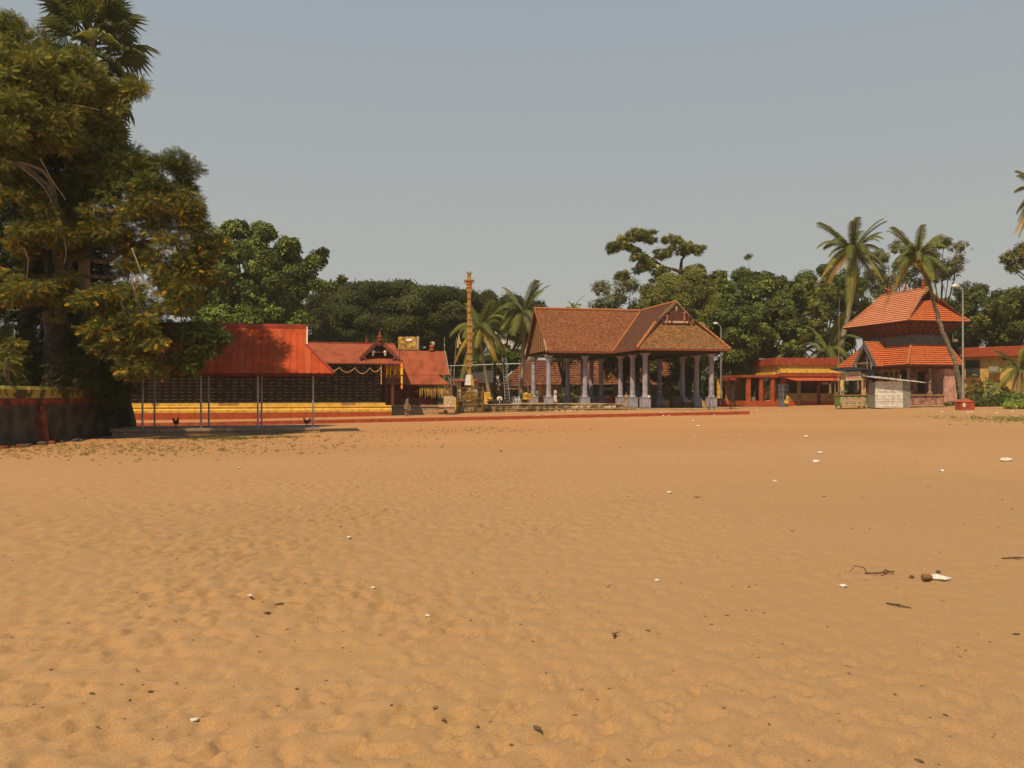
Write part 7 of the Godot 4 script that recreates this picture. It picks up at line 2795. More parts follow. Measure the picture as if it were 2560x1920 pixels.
	for q in [[0.3, 2.6, 0, 0.8, 0.9], [0.5, 1.8, -0.3, 0.6, 0.8], [0.2, 3.3, 0.8, 1.0, 0.6], [0.55, 2.1, 0.9, 0.5, 0.7], [0.1, 2.9, -1.2, 0.9, 0.8], [0.6, 1.2, 0.2, 0.3, 0.5]]:
		cl.append([Vector3(q[0], q[1], q[2]), Vector3(q[3], q[4], 1.0), int(700 * q[3] * q[4])])
	crown(cr, "foliage", small, cl, deep, 0.34, 0.5)
	limb(cr, "stem", [Vector3(0.5, 0, -1.6), Vector3(0.45, 1.6, -0.6), Vector3(0.2, 2.8, 0)], 0.05, 0.02, M.bark_dark)

	# broad leaved tree behind the shelter
	var c0 := at(625, 705, 103)
	cl = lumps(c0, Vector3(7.6, 6.4, 5.5), 40, 1.75, 170, 0.72, -0.85)
	cl += [[at(825, 715, 103), Vector3(1.1, 0.5, 0.9), 45], [at(790, 712, 103), Vector3(1.3, 0.8, 0.9), 70], [at(790, 650, 103), Vector3(1.3, 1.1, 1.0), 75], [at(765, 675, 103), Vector3(1.4, 1.2, 1.0), 120], [at(805, 632, 103), Vector3(0.7, 0.5, 0.6), 30], [at(590, 575, 103), Vector3(1.6, 1.2, 1.4), 160], [at(855, 700, 103), Vector3(0.4, 0.4, 0.4), 25]]
	var g0 := land(c0.x, c0.z)
	tree("leafy_tree", "tall rounded bright green tree behind the red shelter roof", Vector3(c0.x, g0, c0.z), cl, broad, green, 0.95, 6.0, 0.6, M.bark_dark, 9)
	cl = lumps(at(620, 800, 100), Vector3(6.5, 2.6, 3.0), 14, 1.5, 120, 0.8, -0.6)
	tree("leafy_tree", "lower light green tree crown just above the red shelter ridge", Vector3(at(640, 0, 100).x, g0, -100), cl, broad, [Color(0.11, 0.14, 0.028), Color(0.09, 0.125, 0.024), Color(0.065, 0.10, 0.02)], 0.9, 3.0, 0.35, M.bark_dark, 5)
	cl = lumps(at(500, 720, 110), Vector3(5, 6, 4), 16, 1.8, 130, 0.8, -0.8)
	tree("leafy_tree", "green tree showing through gaps of the golden leaved tree", Vector3(at(500, 0, 110).x, g0, -110), cl, broad, green, 0.95, 5.0, 0.45, M.bark_dark, 6)

	# the spreading rain tree
	cl = []
	var layers := [[960, 722, 120, 7.0, 0.55], [880, 745, 118, 5.0, 0.6], [1060, 735, 120, 5.5, 0.5], [1010, 760, 116, 7.5, 0.7], [900, 780, 116, 6.0, 0.7], [1100, 760, 120, 5.0, 0.6], [960, 800, 114, 7.0, 0.7], [860, 820, 116, 4.5, 0.8], [1070, 795, 117, 6.0, 0.7], [930, 840, 113, 5.5, 0.6], [830, 790, 118, 3.0, 0.8], [1030, 835, 115, 5.0, 0.5], [1140, 745, 122, 2.6, 0.4], [800, 850, 116, 3.0, 0.7], [1100, 835, 117, 4.5, 0.7], [1150, 860, 119, 3.5, 0.7], [905, 725, 121, 4.0, 0.5], [835, 765, 119, 3.5, 0.6], [1000, 722, 122, 4.5, 0.5], [980, 880, 121, 6.0, 0.9], [880, 880, 121, 5.0, 0.9], [1090, 890, 122, 4.5, 0.9]]
	for q in layers:
		var p := at(q[0], q[1], q[2])
		for k in 12:
			var a := rng.randf() * TAU
			var rr := sqrt(rng.randf()) * float(q[3])
			cl.append([p + Vector3(cos(a) * rr, rng.randf_range(-0.5, 0.5) - rr * 0.12, sin(a) * rr * 0.8), Vector3(1.7, q[4], 1.7), 95])
	o = tree("rain_tree", "wide dark rain tree with flat layered crown behind the maroon roofs", Vector3(at(1010, 0, 118).x, 0, -118), cl, flat, deep, 1.25, 4.5, 0.8, M.bark_dark, 26, 0.0, "", 0.45, 1.15)
	for q in [[870, 860, 800, 800], [1060, 880, 1130, 870], [1100, 900, 1190, 880], [960, 860, 930, 800], [1040, 860, 1090, 830]]:
		limb(o, "limb", [Vector3(0, 4.2, 0), at(q[0], q[1], 117) - o.position, at(q[2], q[3], 116) - o.position], 0.34, 0.1, M.bark_dark)
	cl = lumps(at(1255, 800, 140), Vector3(8.0, 4.5, 4), 18, 1.9, 130, 0.6, -0.8)
	tree("shade_tree", "dark flat topped tree behind the coconut palms left of the hall roof", Vector3(at(1255, 0, 140).x, 0, -140), cl, flat, deep, 1.5, 6, 0.6, M.bark_dark, 7, 0.0, "", 0.45, 1.15)
	cl = lumps(at(1230, 905, 135), Vector3(5.0, 2.2, 3), 14, 1.3, 110, 0.7, -0.8)
	tree("bushy_tree", "low bushy tree between golden pole and lamp towers", Vector3(at(1230, 0, 135).x, 0, -135), cl, broad, green, 0.9, 2, 0.3, M.bark_dark, 5)

	# tall umbrella tree over the hall roof
	cl = []
	for q in [[1560, 610, 1.9, 1.0], [1620, 595, 2.2, 1.0], [1600, 640, 2.0, 1.0], [1530, 620, 1.3, 0.7], [1680, 600, 2.0, 0.9], [1720, 615, 1.8, 0.9], [1745, 625, 1.0, 0.6], [1690, 630, 1.6, 0.7], [1655, 635, 1.3, 0.8], [1590, 590, 1.6, 0.8], [1620, 655, 1.1, 0.6]]:
		cl.append([at(q[0], q[1], 118), Vector3(q[2], q[3], q[2] * 0.9), int(75 * q[2] * q[3]) + 20])
	cl.append_array([[at(1610, 665, 118), Vector3(1.3, 0.8, 1.2), 70], [at(1650, 680, 118), Vector3(1.3, 0.8, 1.2), 60], [at(1558, 690, 118), Vector3(1.1, 1.0, 0.9), 75], [at(1590, 672, 118), Vector3(0.7, 0.7, 0.6), 35], [at(1640, 700, 118), Vector3(0.8, 0.5, 0.7), 25]])
	var bt := Vector3(at(1712, 0, 118).x, 0, -118)
	o = thing("umbrella_tree", "tall umbrella shaped tree with open crown above the hall gable", "tree", bt)
	for c in cl:
		c[0] -= bt
	var fk := at(1703, 682, 118) - bt
	limb(o, "trunk", [Vector3(0.3, -0.5, 0), Vector3(0.6, 9.0, 0), at(1702, 730, 118) - bt, fk], 0.5, 0.3, M.bark_dark)
	limb(o, "limb", [fk, at(1703, 655, 118) - bt, at(1712, 638, 118) - bt, at(1720, 618, 118) - bt], 0.28, 0.1, M.bark_dark)
	limb(o, "limb", [at(1710, 640, 118) - bt, at(1700, 636, 118) - bt, at(1690, 625, 118) - bt], 0.18, 0.08, M.bark_dark)
	limb(o, "limb", [fk, at(1685, 674, 118) - bt, at(1660, 668, 118) - bt, at(1620, 640, 118) - bt, at(1570, 612, 118) - bt], 0.26, 0.07, M.bark_dark)
	limb(o, "limb", [at(1660, 668, 118) - bt, at(1610, 672, 118) - bt, at(1560, 690, 118) - bt], 0.14, 0.05, M.bark_dark)
	crown(o, "crown", small, boughs(cl, 10.0, 30), tan + olive + green, 0.62, 0.3)

	# the mass of trees on the right: each its own
	var mass := [
		[1560, 755, 126, 4.6, 3.6, 12, 70, small, dusty, 0.9, "thin grey green tree rising behind the hall ridge"],
		[1700, 770, 112, 5.6, 4.2, 22, 150, flat, olive, 1.2, "olive tree with layered branches right of the hall gable"],
		[1745, 725, 124, 4.4, 3.0, 16, 130, broad, olive, 0.9, "round olive topped tree under the umbrella tree"],
		[1890, 760, 120, 7.0, 4.4, 30, 150, broad, green, 0.95, "broad bright green tree between hall and gatehouse"],
		[1830, 725, 128, 4.5, 2.8, 14, 120, small, green, 0.9, "green tree with a small upright tip behind the broad tree"],
		[1800, 850, 110, 5.4, 4.4, 22, 150, broad, green, 0.95, "leafy lower tree right behind the hall's street lamp"],
		[1935, 830, 114, 5.0, 4.6, 20, 140, broad, deep + green, 0.95, "dark green tree behind the flat roofed shop"],
		[2065, 725, 132, 6.4, 3.0, 20, 120, small, green, 0.95, "green tree with open crown behind the taller coconut palm"],
		[2060, 790, 122, 6.2, 5.0, 24, 140, small, olive, 0.9, "dense olive tree left of the gatehouse roof"],
		[2250, 690, 126, 5.6, 4.4, 20, 75, small, dusty, 0.85, "sparse grey green tree behind the gatehouse ridge"],
		[2350, 650, 124, 3.6, 3.6, 12, 60, small, dusty, 0.8, "thin pale tree behind the leaning coconut palm"],
		[2445, 800, 116, 5.6, 4.4, 24, 150, small, deep, 0.9, "dark olive tree above the yellow building roof"],
		[2540, 800, 108, 5.4, 4.2, 22, 150, small, deep + olive, 0.9, "dark tree with brownish leaves at the picture's right edge"],
		[2620, 770, 112, 5.0, 3.0, 14, 120, small, olive, 0.9, "olive crown cut by the right edge above the dark trees"],
		[2150, 850, 118, 5.0, 4.0, 16, 120, broad, deep, 0.95, "shaded dark tree at the gatehouse's left wall"],
		[1660, 900, 124, 6.0, 4.4, 20, 130, broad, olive + deep, 0.95, "mixed olive tree seen through the hall's right bays"],
		[1530, 910, 130, 4.0, 3.4, 14, 120, broad, olive, 0.9, "small olive tree in front of the long tiled house"],
		[1408, 885, 112.5, 1.8, 1.5, 8, 60, small, olive, 0.6, "small thin olive tree seen between the hall's first bays"],
		[1556, 905, 113.5, 2.4, 2.2, 10, 110, small, olive + deep, 0.65, "dark olive tree hanging over the tiled house behind the hall"],
		[2440, 890, 124, 6.5, 4.0, 18, 120, small, deep, 0.9, "shadowy undertree between gatehouse and yellow building"],
	]
	for q in mass:
		var p := at(q[0], q[1], q[2])
		var g := land(p.x, p.z)
		cl = lumps(p, Vector3(q[3], q[4], q[3] * 0.75), q[5], 1.35, q[6], 0.75, -0.9)
		tree("leafy_tree", q[10], Vector3(p.x, g, p.z), cl, q[7], q[8], q[9], maxf(2.0, (p.y - g) * 0.55), 0.4, M.bark_dark, 6)
	# far treetop tufts and a spindly shoot on the skyline
	cl = [[at(1873, 641, 121), Vector3(0.5, 0.25, 0.4), 22], [at(1868, 645, 121), Vector3(0.3, 0.2, 0.3), 10]]
	tree("spindly_tree", "spindly shoot with a leaf tuft above the broad green tree", Vector3(at(1868, 0, 121).x, 0, -121), cl, small, green, 0.6, 17.0, 0.12, M.bark_dark, 1)
	# cluster hanging in from the right edge
	cl = []
	for q in [[2545, 640, 1.3, 0.7], [2520, 650, 0.8, 0.6], [2530, 672, 0.8, 0.5], [2580, 650, 1.6, 1.2], [2560, 620, 1.0, 0.5], [2600, 620, 1.5, 1.0]]:
		cl.append([at(q[0], q[1], 96), Vector3(q[2], q[3], q[2]), int(60 * q[2] * q[3]) + 25])
	tree("edge_tree", "tree whose small leaf cluster reaches in at the right edge", Vector3(at(2680, 0, 96).x, 0.4, -96), cl, small, dusty + olive, 0.75, 12, 0.4, M.bark_dark, 5)

	# coconut palms
	var P := func(px: float, py: float, d: float, bs: Vector3) -> Vector3: return at(px, py, d) - bs
	b = at(2410, 1012, 77)
	palm("leaning coconut palm with long curved trunk in front of the gatehouse", b, [Vector3(0, -0.3, 0), P.call(2388, 910, 77, b), P.call(2352, 815, 77.5, b), P.call(2332, 745, 78, b), P.call(2317, 695, 78, b), P.call(2293, 646, 78, b)], 2.9, 0.24, 32, 0.08, 5, M.bark_grey)
	b = at(2096, 1000, 112)
	palm("tall coconut palm with yellowing lower fronds left of the gatehouse", b, [Vector3(0, -0.3, 0), P.call(2105, 860, 112, b), P.call(2124, 770, 112, b), P.call(2135, 710, 112, b), P.call(2131, 634, 112, b)], 4.7, 0.42, 40, 0.17, 4)
	b = at(1226, 1000, 104)
	palm("short coconut palm with bent yellow fronds beside the golden pole", b, [Vector3(0, -0.3, 0), P.call(1216, 945, 104, b), P.call(1207, 895, 104, b), P.call(1199, 828, 104, b)], 4.2, 0.26, 22, 0.35, 0)
	b = at(1303, 1000, 108)
	palm("taller coconut palm with hanging nuts beside the hall's gable end", b, [Vector3(0, -0.3, 0), P.call(1307, 900, 108, b), P.call(1309, 840, 108, b), P.call(1307, 790, 108, b)], 4.4, 0.27, 28, 0.1, 9)
	b = at(1958, 1000, 121)
	palm("young coconut palm with stout leaning trunk behind the shop roof", b, [Vector3(0, -0.3, 0), P.call(1964, 890, 121, b), P.call(1974, 830, 121, b), P.call(1979, 772, 121, b)], 3.2, 0.42, 16, 0.0, 0)
	b = at(1950, 1000, 112)
	palm("low young palm with arching pale fronds left behind the shop", b, [Vector3(0, -0.3, 0), P.call(1975, 890, 112, b)], 4.2, 0.3, 18, 0.12, 0)
	b = at(2075, 1000, 112)
	palm("low young palm with arching fronds behind the shop's right half", b, [Vector3(0, -0.3, 0), P.call(2070, 880, 112, b)], 4.6, 0.3, 20, 0.08, 0)
	b = at(1500, 1000, 175)
	palm("distant small palm crown peeping over the hall ridge", Vector3(at(1433, 0, 175).x, 0, -175), [Vector3(0, -0.3, 0), Vector3(0.2, 10, 0), at(1433, 773, 175) - Vector3(at(1433, 0, 175).x, 0, -175)], 3.0, 0.3, 12, 0.0, 0)
	palm("distant palm crown beside the hall gable's left tree", Vector3(at(1515, 0, 170).x, 0, -170), [Vector3(0, -0.3, 0), Vector3(0.2, 10, 0), at(1520, 765, 170) - Vector3(at(1515, 0, 170).x, 0, -170)], 3.6, 0.3, 12, 0.0, 0)
	b = at(2625, 1010, 80)
	palm("coconut palm reaching in from the right edge with drooping fronds", b, [Vector3(0, -0.3, 0), P.call(2630, 800, 80, b), P.call(2622, 500, 80, b)], 3.4, 0.28, 28, 0.15, 0)
	b = at(2545, 1010, 84)
	palm("small palm with short trunk in front of the yellow building", b, [Vector3(0, -0.3, 0), P.call(2545, 965, 84, b), P.call(2550, 925, 84, b)], 2.6, 0.2, 20, 0.05, 0)


# ---------------------------------------------------------------- bushes, hedges, grass
func bush(label: String, p: Vector3, rad: Vector3, n: int, spray: Mesh, tones: Array, size: float, group := "") -> void:
	p.y = land(p.x, p.z)
	var o := thing("bush", label, "bush", p, 0.0, group)
	crown(o, "foliage", spray, [[Vector3(0, rad.y * 0.8, 0), rad, int(n * 0.6)], [Vector3(rad.x * 0.4, rad.y * 0.5, 0.1), rad * 0.6, int(n * 0.2)], [Vector3(-rad.x * 0.45, rad.y * 0.45, 0.1), rad * 0.55, int(n * 0.2)]], tones, size)
	for k in 3:
		limb(o, "stem", [Vector3(0, -0.1, 0), Vector3(rad.x * 0.4 * (k - 1), rad.y * 0.9, 0.1)], 0.05, 0.015, M.bark_dark)

func undergrowth() -> void:
	var small := spray_broad(14, 0.30, 0.085)
	var green := [Color(0.10, 0.13, 0.03), Color(0.07, 0.10, 0.022), Color(0.14, 0.16, 0.045), Color(0.05, 0.075, 0.018)]
	var dry := [Color(0.13, 0.10, 0.03), Color(0.09, 0.08, 0.025), Color(0.17, 0.14, 0.035)]
	bush("pale leafy bush against the yellow building wall", at(2480, 1012, 86), Vector3(1.7, 1.5, 1.0), 700, small, [Color(0.15, 0.17, 0.06), Color(0.10, 0.13, 0.04), Color(0.19, 0.19, 0.08), Color(0.07, 0.09, 0.025)], 0.5)
	bush("green bush at the foot of the small palm", at(2535, 1015, 83), Vector3(1.2, 0.8, 0.9), 420, small, green, 0.45)
	bush("dry olive scrub beside the orange lamp box", at(2435, 1018, 84), Vector3(0.9, 1.7, 0.7), 480, small, dry, 0.45)
	bush("low dark shrubs along the building's foot", at(2470, 1020, 82), Vector3(1.6, 0.55, 0.7), 420, small, [Color(0.06, 0.075, 0.02), Color(0.085, 0.095, 0.025)], 0.4)
	bush("bright low vine patch at the sand's right edge", at(2550, 1028, 72), Vector3(1.5, 0.42, 0.9), 420, small, [Color(0.15, 0.19, 0.035), Color(0.19, 0.22, 0.04), Color(0.11, 0.15, 0.03)], 0.34)
	bush("little dry weed at the pink base's corner", at(2378, 1016, 88), Vector3(0.8, 0.3, 0.4), 120, small, dry, 0.35)
	bush("clipped green hedge behind the flag pole railing", at(1200, 1000, 103), Vector3(2.6, 1.2, 0.9), 520, small, green, 0.5)
	bush("hedge behind the yard wall by the palm trunk", at(1310, 1000, 112), Vector3(2.4, 1.5, 0.9), 520, small, green, 0.5)
	bush("yellow flowered shrub seen through the hall's middle bays", at(1420, 985, 113), Vector3(1.3, 1.9, 1.0), 300, small, [Color(0.12, 0.12, 0.03), Color(0.16, 0.14, 0.03)], 0.5)
	bush("golden green shrub behind the hall's cabinet", at(1672, 1005, 113), Vector3(1.4, 1.8, 1.0), 420, small, [Color(0.20, 0.17, 0.035), Color(0.13, 0.12, 0.03)], 0.5)
	bush("brown dry thicket behind the low yellow wall", at(1745, 1003, 114), Vector3(3.0, 1.1, 1.0), 420, small, dry, 0.5)
	bush("dark leafy thicket behind the hall's last column", at(1790, 990, 113), Vector3(2.6, 2.6, 1.2), 620, small, [Color(0.05, 0.07, 0.018), Color(0.07, 0.09, 0.02)], 0.55)
	bush("dark bushes under the great tree behind the wall", Vector3(-25.5, 0, -41), Vector3(2.2, 2.3, 3.5), 800, small, [Color(0.03, 0.042, 0.012), Color(0.045, 0.055, 0.016)], 0.55)
	# far band of trees that closes the view behind everything
	var o := Node3D.new()
	o.name = numbered("far_woods")
	o.set_meta("kind", "stuff")
	o.set_meta("label", "dark band of far woods closing the view behind the temple")
	o.set_meta("category", "woods")
	add_child(o)
	var cl := []
	for k in 110:
		var x := -130.0 + k * 2.6
		cl.append([Vector3(x, 3.5 + rng.randf_range(-1, 2.5), -182 - rng.randf() * 12.0), Vector3(3.6, 3.6, 3.0), 150])
		cl.append([Vector3(x, 1.0, -176 - rng.randf() * 8.0), Vector3(3.6, 2.4, 3.0), 80])
	crown(o, "foliage", spray_broad(11, 0.5, 0.15), cl, [Color(0.05, 0.065, 0.018), Color(0.065, 0.08, 0.022), Color(0.04, 0.05, 0.015)], 1.6)
	# tufts of grass on the sand
	var blade := MB.new()
	for k in 16:
		var a := rng.randf() * TAU
		var l := rng.randf_range(0.5, 1.0)
		var root := Vector3(cos(a), 0, sin(a)) * rng.randf() * 0.35
		var side := Vector3(-sin(a), 0, cos(a)) * 0.035
		var i := blade.vert(root - side)
		blade.vert(root + side)
		blade.vert(root + Vector3(cos(a) * 0.4, l, sin(a) * 0.4))
		blade.face(i, i + 1, i + 2)
	var bm := blade.mesh()
	grass("grass_patch", bm, 900, func() -> Vector3: return Vector3(30.0 + rng.randfn() * 1.9, 0, -49.0 + rng.randfn() * 3.6), [Color(0.20, 0.21, 0.05), Color(0.15, 0.17, 0.04)], 0.09)
	grass("grass_patch", bm, 750, func() -> Vector3: return Vector3(-16.5 + rng.randfn() * 5.0, 0, -34.5 + rng.randfn() * 3.8), [Color(0.17, 0.15, 0.045), Color(0.13, 0.125, 0.035), Color(0.24, 0.17, 0.06)], 0.085)
	grass("grass_patch", bm, 260, func() -> Vector3: return Vector3(-13.0 + rng.randfn() * 1.5, 0, -41.8 + rng.randfn() * 0.7), [Color(0.17, 0.16, 0.045), Color(0.12, 0.12, 0.03)], 0.12)
	grass("grass_patch", bm, 160, func() -> Vector3: return Vector3(-2.5 + rng.randfn() * 3.0, 0, -48.0 + rng.randfn() * 3.0), [Color(0.20, 0.15, 0.05), Color(0.15, 0.12, 0.04)], 0.07)

func grass(called: String, mesh: Mesh, n: int, where: Callable, tones: Array, h: float) -> void:
	var mm := MultiMesh.new()
	mm.transform_format = MultiMesh.TRANSFORM_3D
	mm.use_colors = true
	mm.mesh = mesh
	mm.instance_count = n
	for i in n:
		var p: Vector3 = where.call()
		p.y = land(p.x, p.z) - 0.005
		var s := h * rng.randf_range(0.6, 1.6)
		mm.set_instance_transform(i, Transform3D(Basis(Vector3.UP, rng.randf() * TAU).scaled(Vector3(s * 1.5, s, s * 1.5)), p))
		var t: Color = tones[rng.randi() % tones.size()] * rng.randf_range(0.8, 1.2)
		t.a = 1.0
		mm.set_instance_color(i, t)
	var o := MultiMeshInstance3D.new()
	o.multimesh = mm
	o.material_override = M.grass_blade
	o.name = numbered(called)
	o.set_meta("kind", "stuff")
	o.set_meta("label", "sparse tufts of short grass on the sand")
	o.set_meta("category", "grass")
	add_child(o)


# ---------------------------------------------------------------- what lies about on the sand
func on_sand(px: float, py: float) -> Vector3:
	# where the sight line through that spot meets the ground
	var d := 20.0
	for k in 24:
		var x := (px - 1280.0) * d / 2156.0
		d = (EYE - land(x, -d)) * 2156.0 / (py - 988.0)
	return Vector3((px - 1280.0) * d / 2156.0, sand_height((px - 1280.0) * d / 2156.0, -d), -d)

func crumpled(r: float, flat: float, seed_: int) -> MB:
	var n := FastNoiseLite.new()
	n.seed = seed_
	n.frequency = 1.4
	var m := MB.new()
	m.ball(Vector3(0, r * flat * 0.8, 0), Vector3(r, r * flat, r * 0.7), 7, 10)
	for i in m.v.size():
		var p: Vector3 = m.v[i] / r
		m.v[i] = m.v[i] * (1.0 + 0.55 * n.get_noise_3d(p.x * 2, p.y * 2, p.z * 2))
	return m

func curled_leaf(l: float) -> MB:
	var m := MB.new()
	var n := 6
	for i in n + 1:
		var t := float(i) / n
		var w := l * 0.26 * sin(PI * clampf(t * 0.94 + 0.03, 0, 1))
		var y := l * 0.10 * pow(absf(t - 0.5) * 2.0, 1.5)
		var x := (t - 0.5) * l
		m.vert(Vector3(x, y + w * 0.45, -w))
		m.vert(Vector3(x, y, 0))
		m.vert(Vector3(x, y + w * 0.3, w))
	for i in n:
		var a := i * 3
		for k in 2:
			m.face(a + k, a + k + 3, a + k + 4)
			m.face(a + k, a + k + 4, a + k + 1)
	return m

func litter() -> void:
	# scraps of paper
	var scraps := [[486, 1815, 0.045, "crumpled white paper scrap nearest the viewer on the left sand"], [872, 1347, 0.055, "white paper scrap alone on the sand left of centre"], [598, 1174, 0.09, "white wrapper scrap on the sand below the shelter"], [1069, 1547, 0.05, "small white paper on the sand below the yard's centre"], [1643, 1452, 0.05, "white twisted scrap on the sand right of centre"], [205, 1483, 0.02, "tiny white fleck of paper on the left sand"], [1673, 1236, 0.09, "white and rust coloured wrapper on the middle sand"], [626, 1498, 0.05, "thin pale strip of paper left of the curled leaves"], [932, 1478, 0.04, "faint pale paper sliver on the middle sand"], [2108, 1467, 0.06, "pale dry husk sliver left of the cloth topped bottle"], [2356, 1180, 0.13, "pale torn leaf scrap at the right of the yard"], [1814, 1087, 0.11, "white wrapper pair's left piece on the far sand"], [1848, 1086, 0.10, "white wrapper pair's right piece on the far sand"], [1738, 1091, 0.10, "white scrap left of the pair of wrappers"], [1937, 1204, 0.10, "thin white strip lying on the orange sand"], [555, 1056, 0.0, ""]]
	var i := 0
	for q in scraps:
		i += 1
		if q[2] <= 0.0:
			continue
		var s := crumpled(q[2] * 0.5, 0.4, 40 + i)
		solo("paper_scrap", s, M.paper, q[3], "litter", on_sand(q[0], q[1]), rng.randf() * 6.0, "scraps of paper on the sand")
	var far := [[1672, 1034], [1720, 1031], [1735, 1033], [1655, 1033], [1893, 1027], [1948, 1027], [1975, 1025], [2355, 1030], [2420, 1033], [2431, 1033], [2462, 1035], [2492, 1035], [2530, 1031], [1785, 1039], [1345, 1046], [1365, 1045], [1372, 1046], [1658, 1041], [2015, 1092], [2050, 1136], [1733, 1053], [1745, 1067], [770, 1057], [2514, 1156], [2040, 1158]]
	for q in far:
		i += 1
		var s := crumpled(rng.randf_range(0.08, 0.15), 0.35, 40 + i)
		solo("paper_scrap", s, M.paper, "small white paper scrap " + ("below the red kerb before the stone terrace" if q[0] < 1500 else ("on the strip before the hall's columns" if q[0] < 1800 else ("on the open sand before the shop porch" if q[0] < 2060 else "near the orange lamp box"))), "litter", on_sand(q[0], q[1]), rng.randf() * 6.0, "far white scraps on the sand")
	# the single things that show
	var p := on_sand(2326, 1452)
	var o := thing("bottle", "short brown bottle lying with white cloth stuffed in its neck", "bottle", p, 0.12)
	var m := MB.new()
	m.tube([Vector3(-0.075, 0.03, 0), Vector3(-0.07, 0.03, 0), Vector3(-0.01, 0.03, 0), Vector3(0.01, 0.03, 0)], [0.024, 0.03, 0.03, 0.018], 12)
	part("body", m, M.dead_leaf_brown, o)
	m = MB.new()
	m.sheet(Vector3(0.01, 0.05, -0.02), Vector3(0.012, 0.02, 0.03), Vector3(0.12, 0.012, 0.035), Vector3(0.1, 0.045, -0.04), 0.008)
	m.sheet(Vector3(0.1, 0.04, -0.04), Vector3(0.12, 0.012, 0.035), Vector3(0.22, 0.012, -0.01), Vector3(0.21, 0.016, -0.02), 0.006)
	part("cloth", m, M.paper, o)
	for q in [[2278, 1443, 0.024, "dark round pebble left of the stuffed bottle"], [2346, 1435, 0.02, "dark pebble just behind the stuffed bottle"]]:
		i += 1
		solo("pebble", crumpled(q[2], 0.7, 90 + i), M.dead_leaf, q[3], "pebble", on_sand(q[0], q[1]), 0.0)
	m = MB.new()
	m.tube([Vector3(-0.2, 0.02, -0.08), Vector3(-0.14, 0.06, -0.12), Vector3(-0.07, 0.05, -0.08), Vector3(-0.09, 0.02, 0.0)], [0.003, 0.004, 0.005, 0.006], 6)
	m.tube([Vector3(-0.1, 0.015, -0.01), Vector3(0.02, 0.02, 0.02), Vector3(0.14, 0.025, 0.0), Vector3(0.2, 0.02, -0.04)], [0.006, 0.009, 0.008, 0.004], 6)
	m.tube([Vector3(0.04, 0.02, 0.03), Vector3(0.1, 0.04, -0.02), Vector3(0.15, 0.02, 0.04)], [0.005, 0.008, 0.004], 6)
	solo("twig", m, M.dead_leaf, "forked dark twig curling on the right sand", "twig", on_sand(2190, 1439), 0.1)
	for q in [[2246, 1518, 0.19, -0.9, "straight dark stick below the forked twig"], [2535, 1398, 0.26, 0.1, "dry crossed twigs at the right edge of the sand"], [1534, 1595, 0.07, 1.4, "short upright dark splinter on the middle sand"], [699, 1524, 0.07, 0.5, "dark slim leaf stalk left of centre"], [669, 1541, 0.05, 0.2, "dark short stalk left of centre"]]:
		m = MB.new()
		var l: float = q[2]
		m.tube([Vector3(-l / 2, 0.012, 0), Vector3(0, 0.018, 0.012), Vector3(l / 2, 0.01, -0.01)], [0.006, 0.009, 0.004], 6)
		m.tube([Vector3(-l / 5, 0.015, 0), Vector3(l / 6, 0.03, 0.04)], [0.006, 0.003], 5)
		solo("twig", m, M.dead_leaf, q[4], "twig", on_sand(q[0], q[1]), q[3])
	var named := [[363, 1736, 0.14, "large curled dark leaf on the near left sand"], [1088, 1780, 0.085, "curled dark leaf, upper of the near pair"], [1107, 1803, 0.08, "curled dark leaf, lower of the near pair"], [1343, 1837, 0.11, "brown dead leaf on the near sand at mid width"], [1192, 1817, 0.07, "shrivelled brown leaf right of the near pair"], [128, 1681, 0.07, "small dark leaf at the far left of the near sand"], [230, 1750, 0.07, "small dry leaf left of the large curled leaf"], [1817, 1541, 0.07, "bluish dark leaf on the sand right of centre"], [1524, 1467, 0.05, "small dark leaf left of the twisted scrap"], [2540, 1588, 0.10, "dark leaf near the right edge of the near sand"], [2300, 1716, 0.06, "small grey leaf on the near right sand"], [2298, 1915, 0.08, "brown stone-like leaf at the bottom right"], [1742, 1245, 0.2, "heap of dry straw coloured leaves on the middle sand"], [1924, 1181, 0.12, "black leaf on the orange sand"], [1571, 1246, 0.1, "brown leaf on the middle sand"], [2060, 1242, 0.12, "dark dry pod on the right middle sand"], [2320, 1219, 0.11, "dark leaf on the far right sand"]]
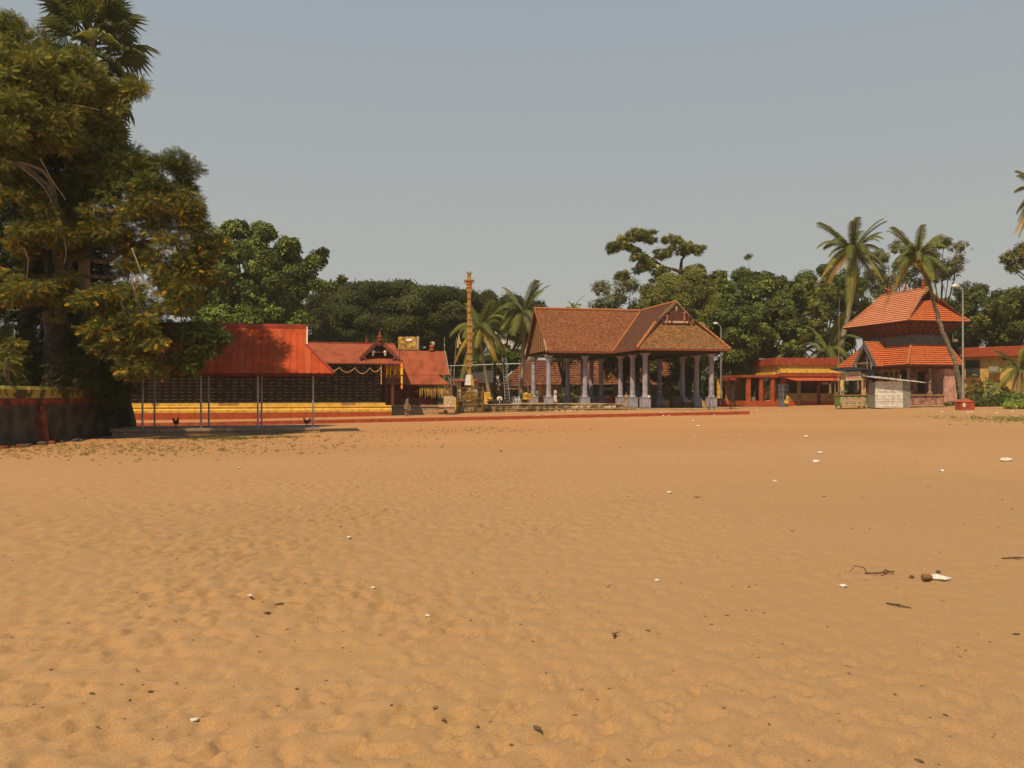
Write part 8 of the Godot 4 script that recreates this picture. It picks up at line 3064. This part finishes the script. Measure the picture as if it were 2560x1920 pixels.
	for q in named:
		i += 1
		solo("dead_leaf", curled_leaf(q[2] * 0.62), M.dead_leaf if i % 3 else M.dead_leaf_brown, q[3], "leaf", on_sand(q[0], q[1]), rng.randf() * 6.0, "dead leaves on the sand")
	var lf := [curled_leaf(1.0).mesh(), crumpled(0.45, 0.6, 200).mesh(), curled_leaf(0.8).mesh()]
	for k in 90:
		var py := 1060.0 + 850.0 * pow(rng.randf(), 1.25)
		var px := rng.randf_range(15, 2545)
		if rng.randf() < 0.45:
			px = rng.randf_range(1300, 2550)
		var q := on_sand(px, py)
		var l := rng.randf_range(0.010, 0.028) + 0.0011 * -q.z
		var s := solo("dead_leaf", lf[k % 3], M.dead_leaf if k % 2 else M.dead_leaf_brown, "tiny %s leaf fragment on the %s %s of the sand yard" % ["dark" if k % 2 else "brown", "near" if py > 1500 else ("middle" if py > 1200 else "far"), "left" if px < 853 else ("centre" if px < 1706 else "right")], "leaf", q, rng.randf() * 6.0, "leaf fragments strewn over the sand")
		s.scale = Vector3(l * 1.5, l * 0.5, l * 0.7)
	# countless fine specks
	var mm := MultiMesh.new()
	mm.transform_format = MultiMesh.TRANSFORM_3D
	mm.mesh = lf[1]
	mm.instance_count = 1400
	for k in 1400:
		var q := on_sand(rng.randf_range(-300, 2860), 1075.0 + 900.0 * pow(rng.randf(), 1.1))
		var l := rng.randf_range(0.004, 0.012) + 0.0007 * -q.z
		if k > 300:
			q = Vector3(-16.0 + rng.randfn() * 6.0, 0, -36.0 + rng.randfn() * 4.5)
			q.y = sand_height(q.x, q.z)
			l = rng.randf_range(0.02, 0.06)
		mm.set_instance_transform(k, Transform3D(Basis(Vector3.UP, rng.randf() * TAU).scaled(Vector3(l * 2.0, l, l)), q))
	var o2 := MultiMeshInstance3D.new()
	o2.multimesh = mm
	o2.material_override = M.dead_leaf_brown
	o2.name = numbered("leaf_litter")
	o2.set_meta("kind", "stuff")
	o2.set_meta("label", "fine brown specks of leaf litter over the sand")
	o2.set_meta("category", "litter")
	add_child(o2)
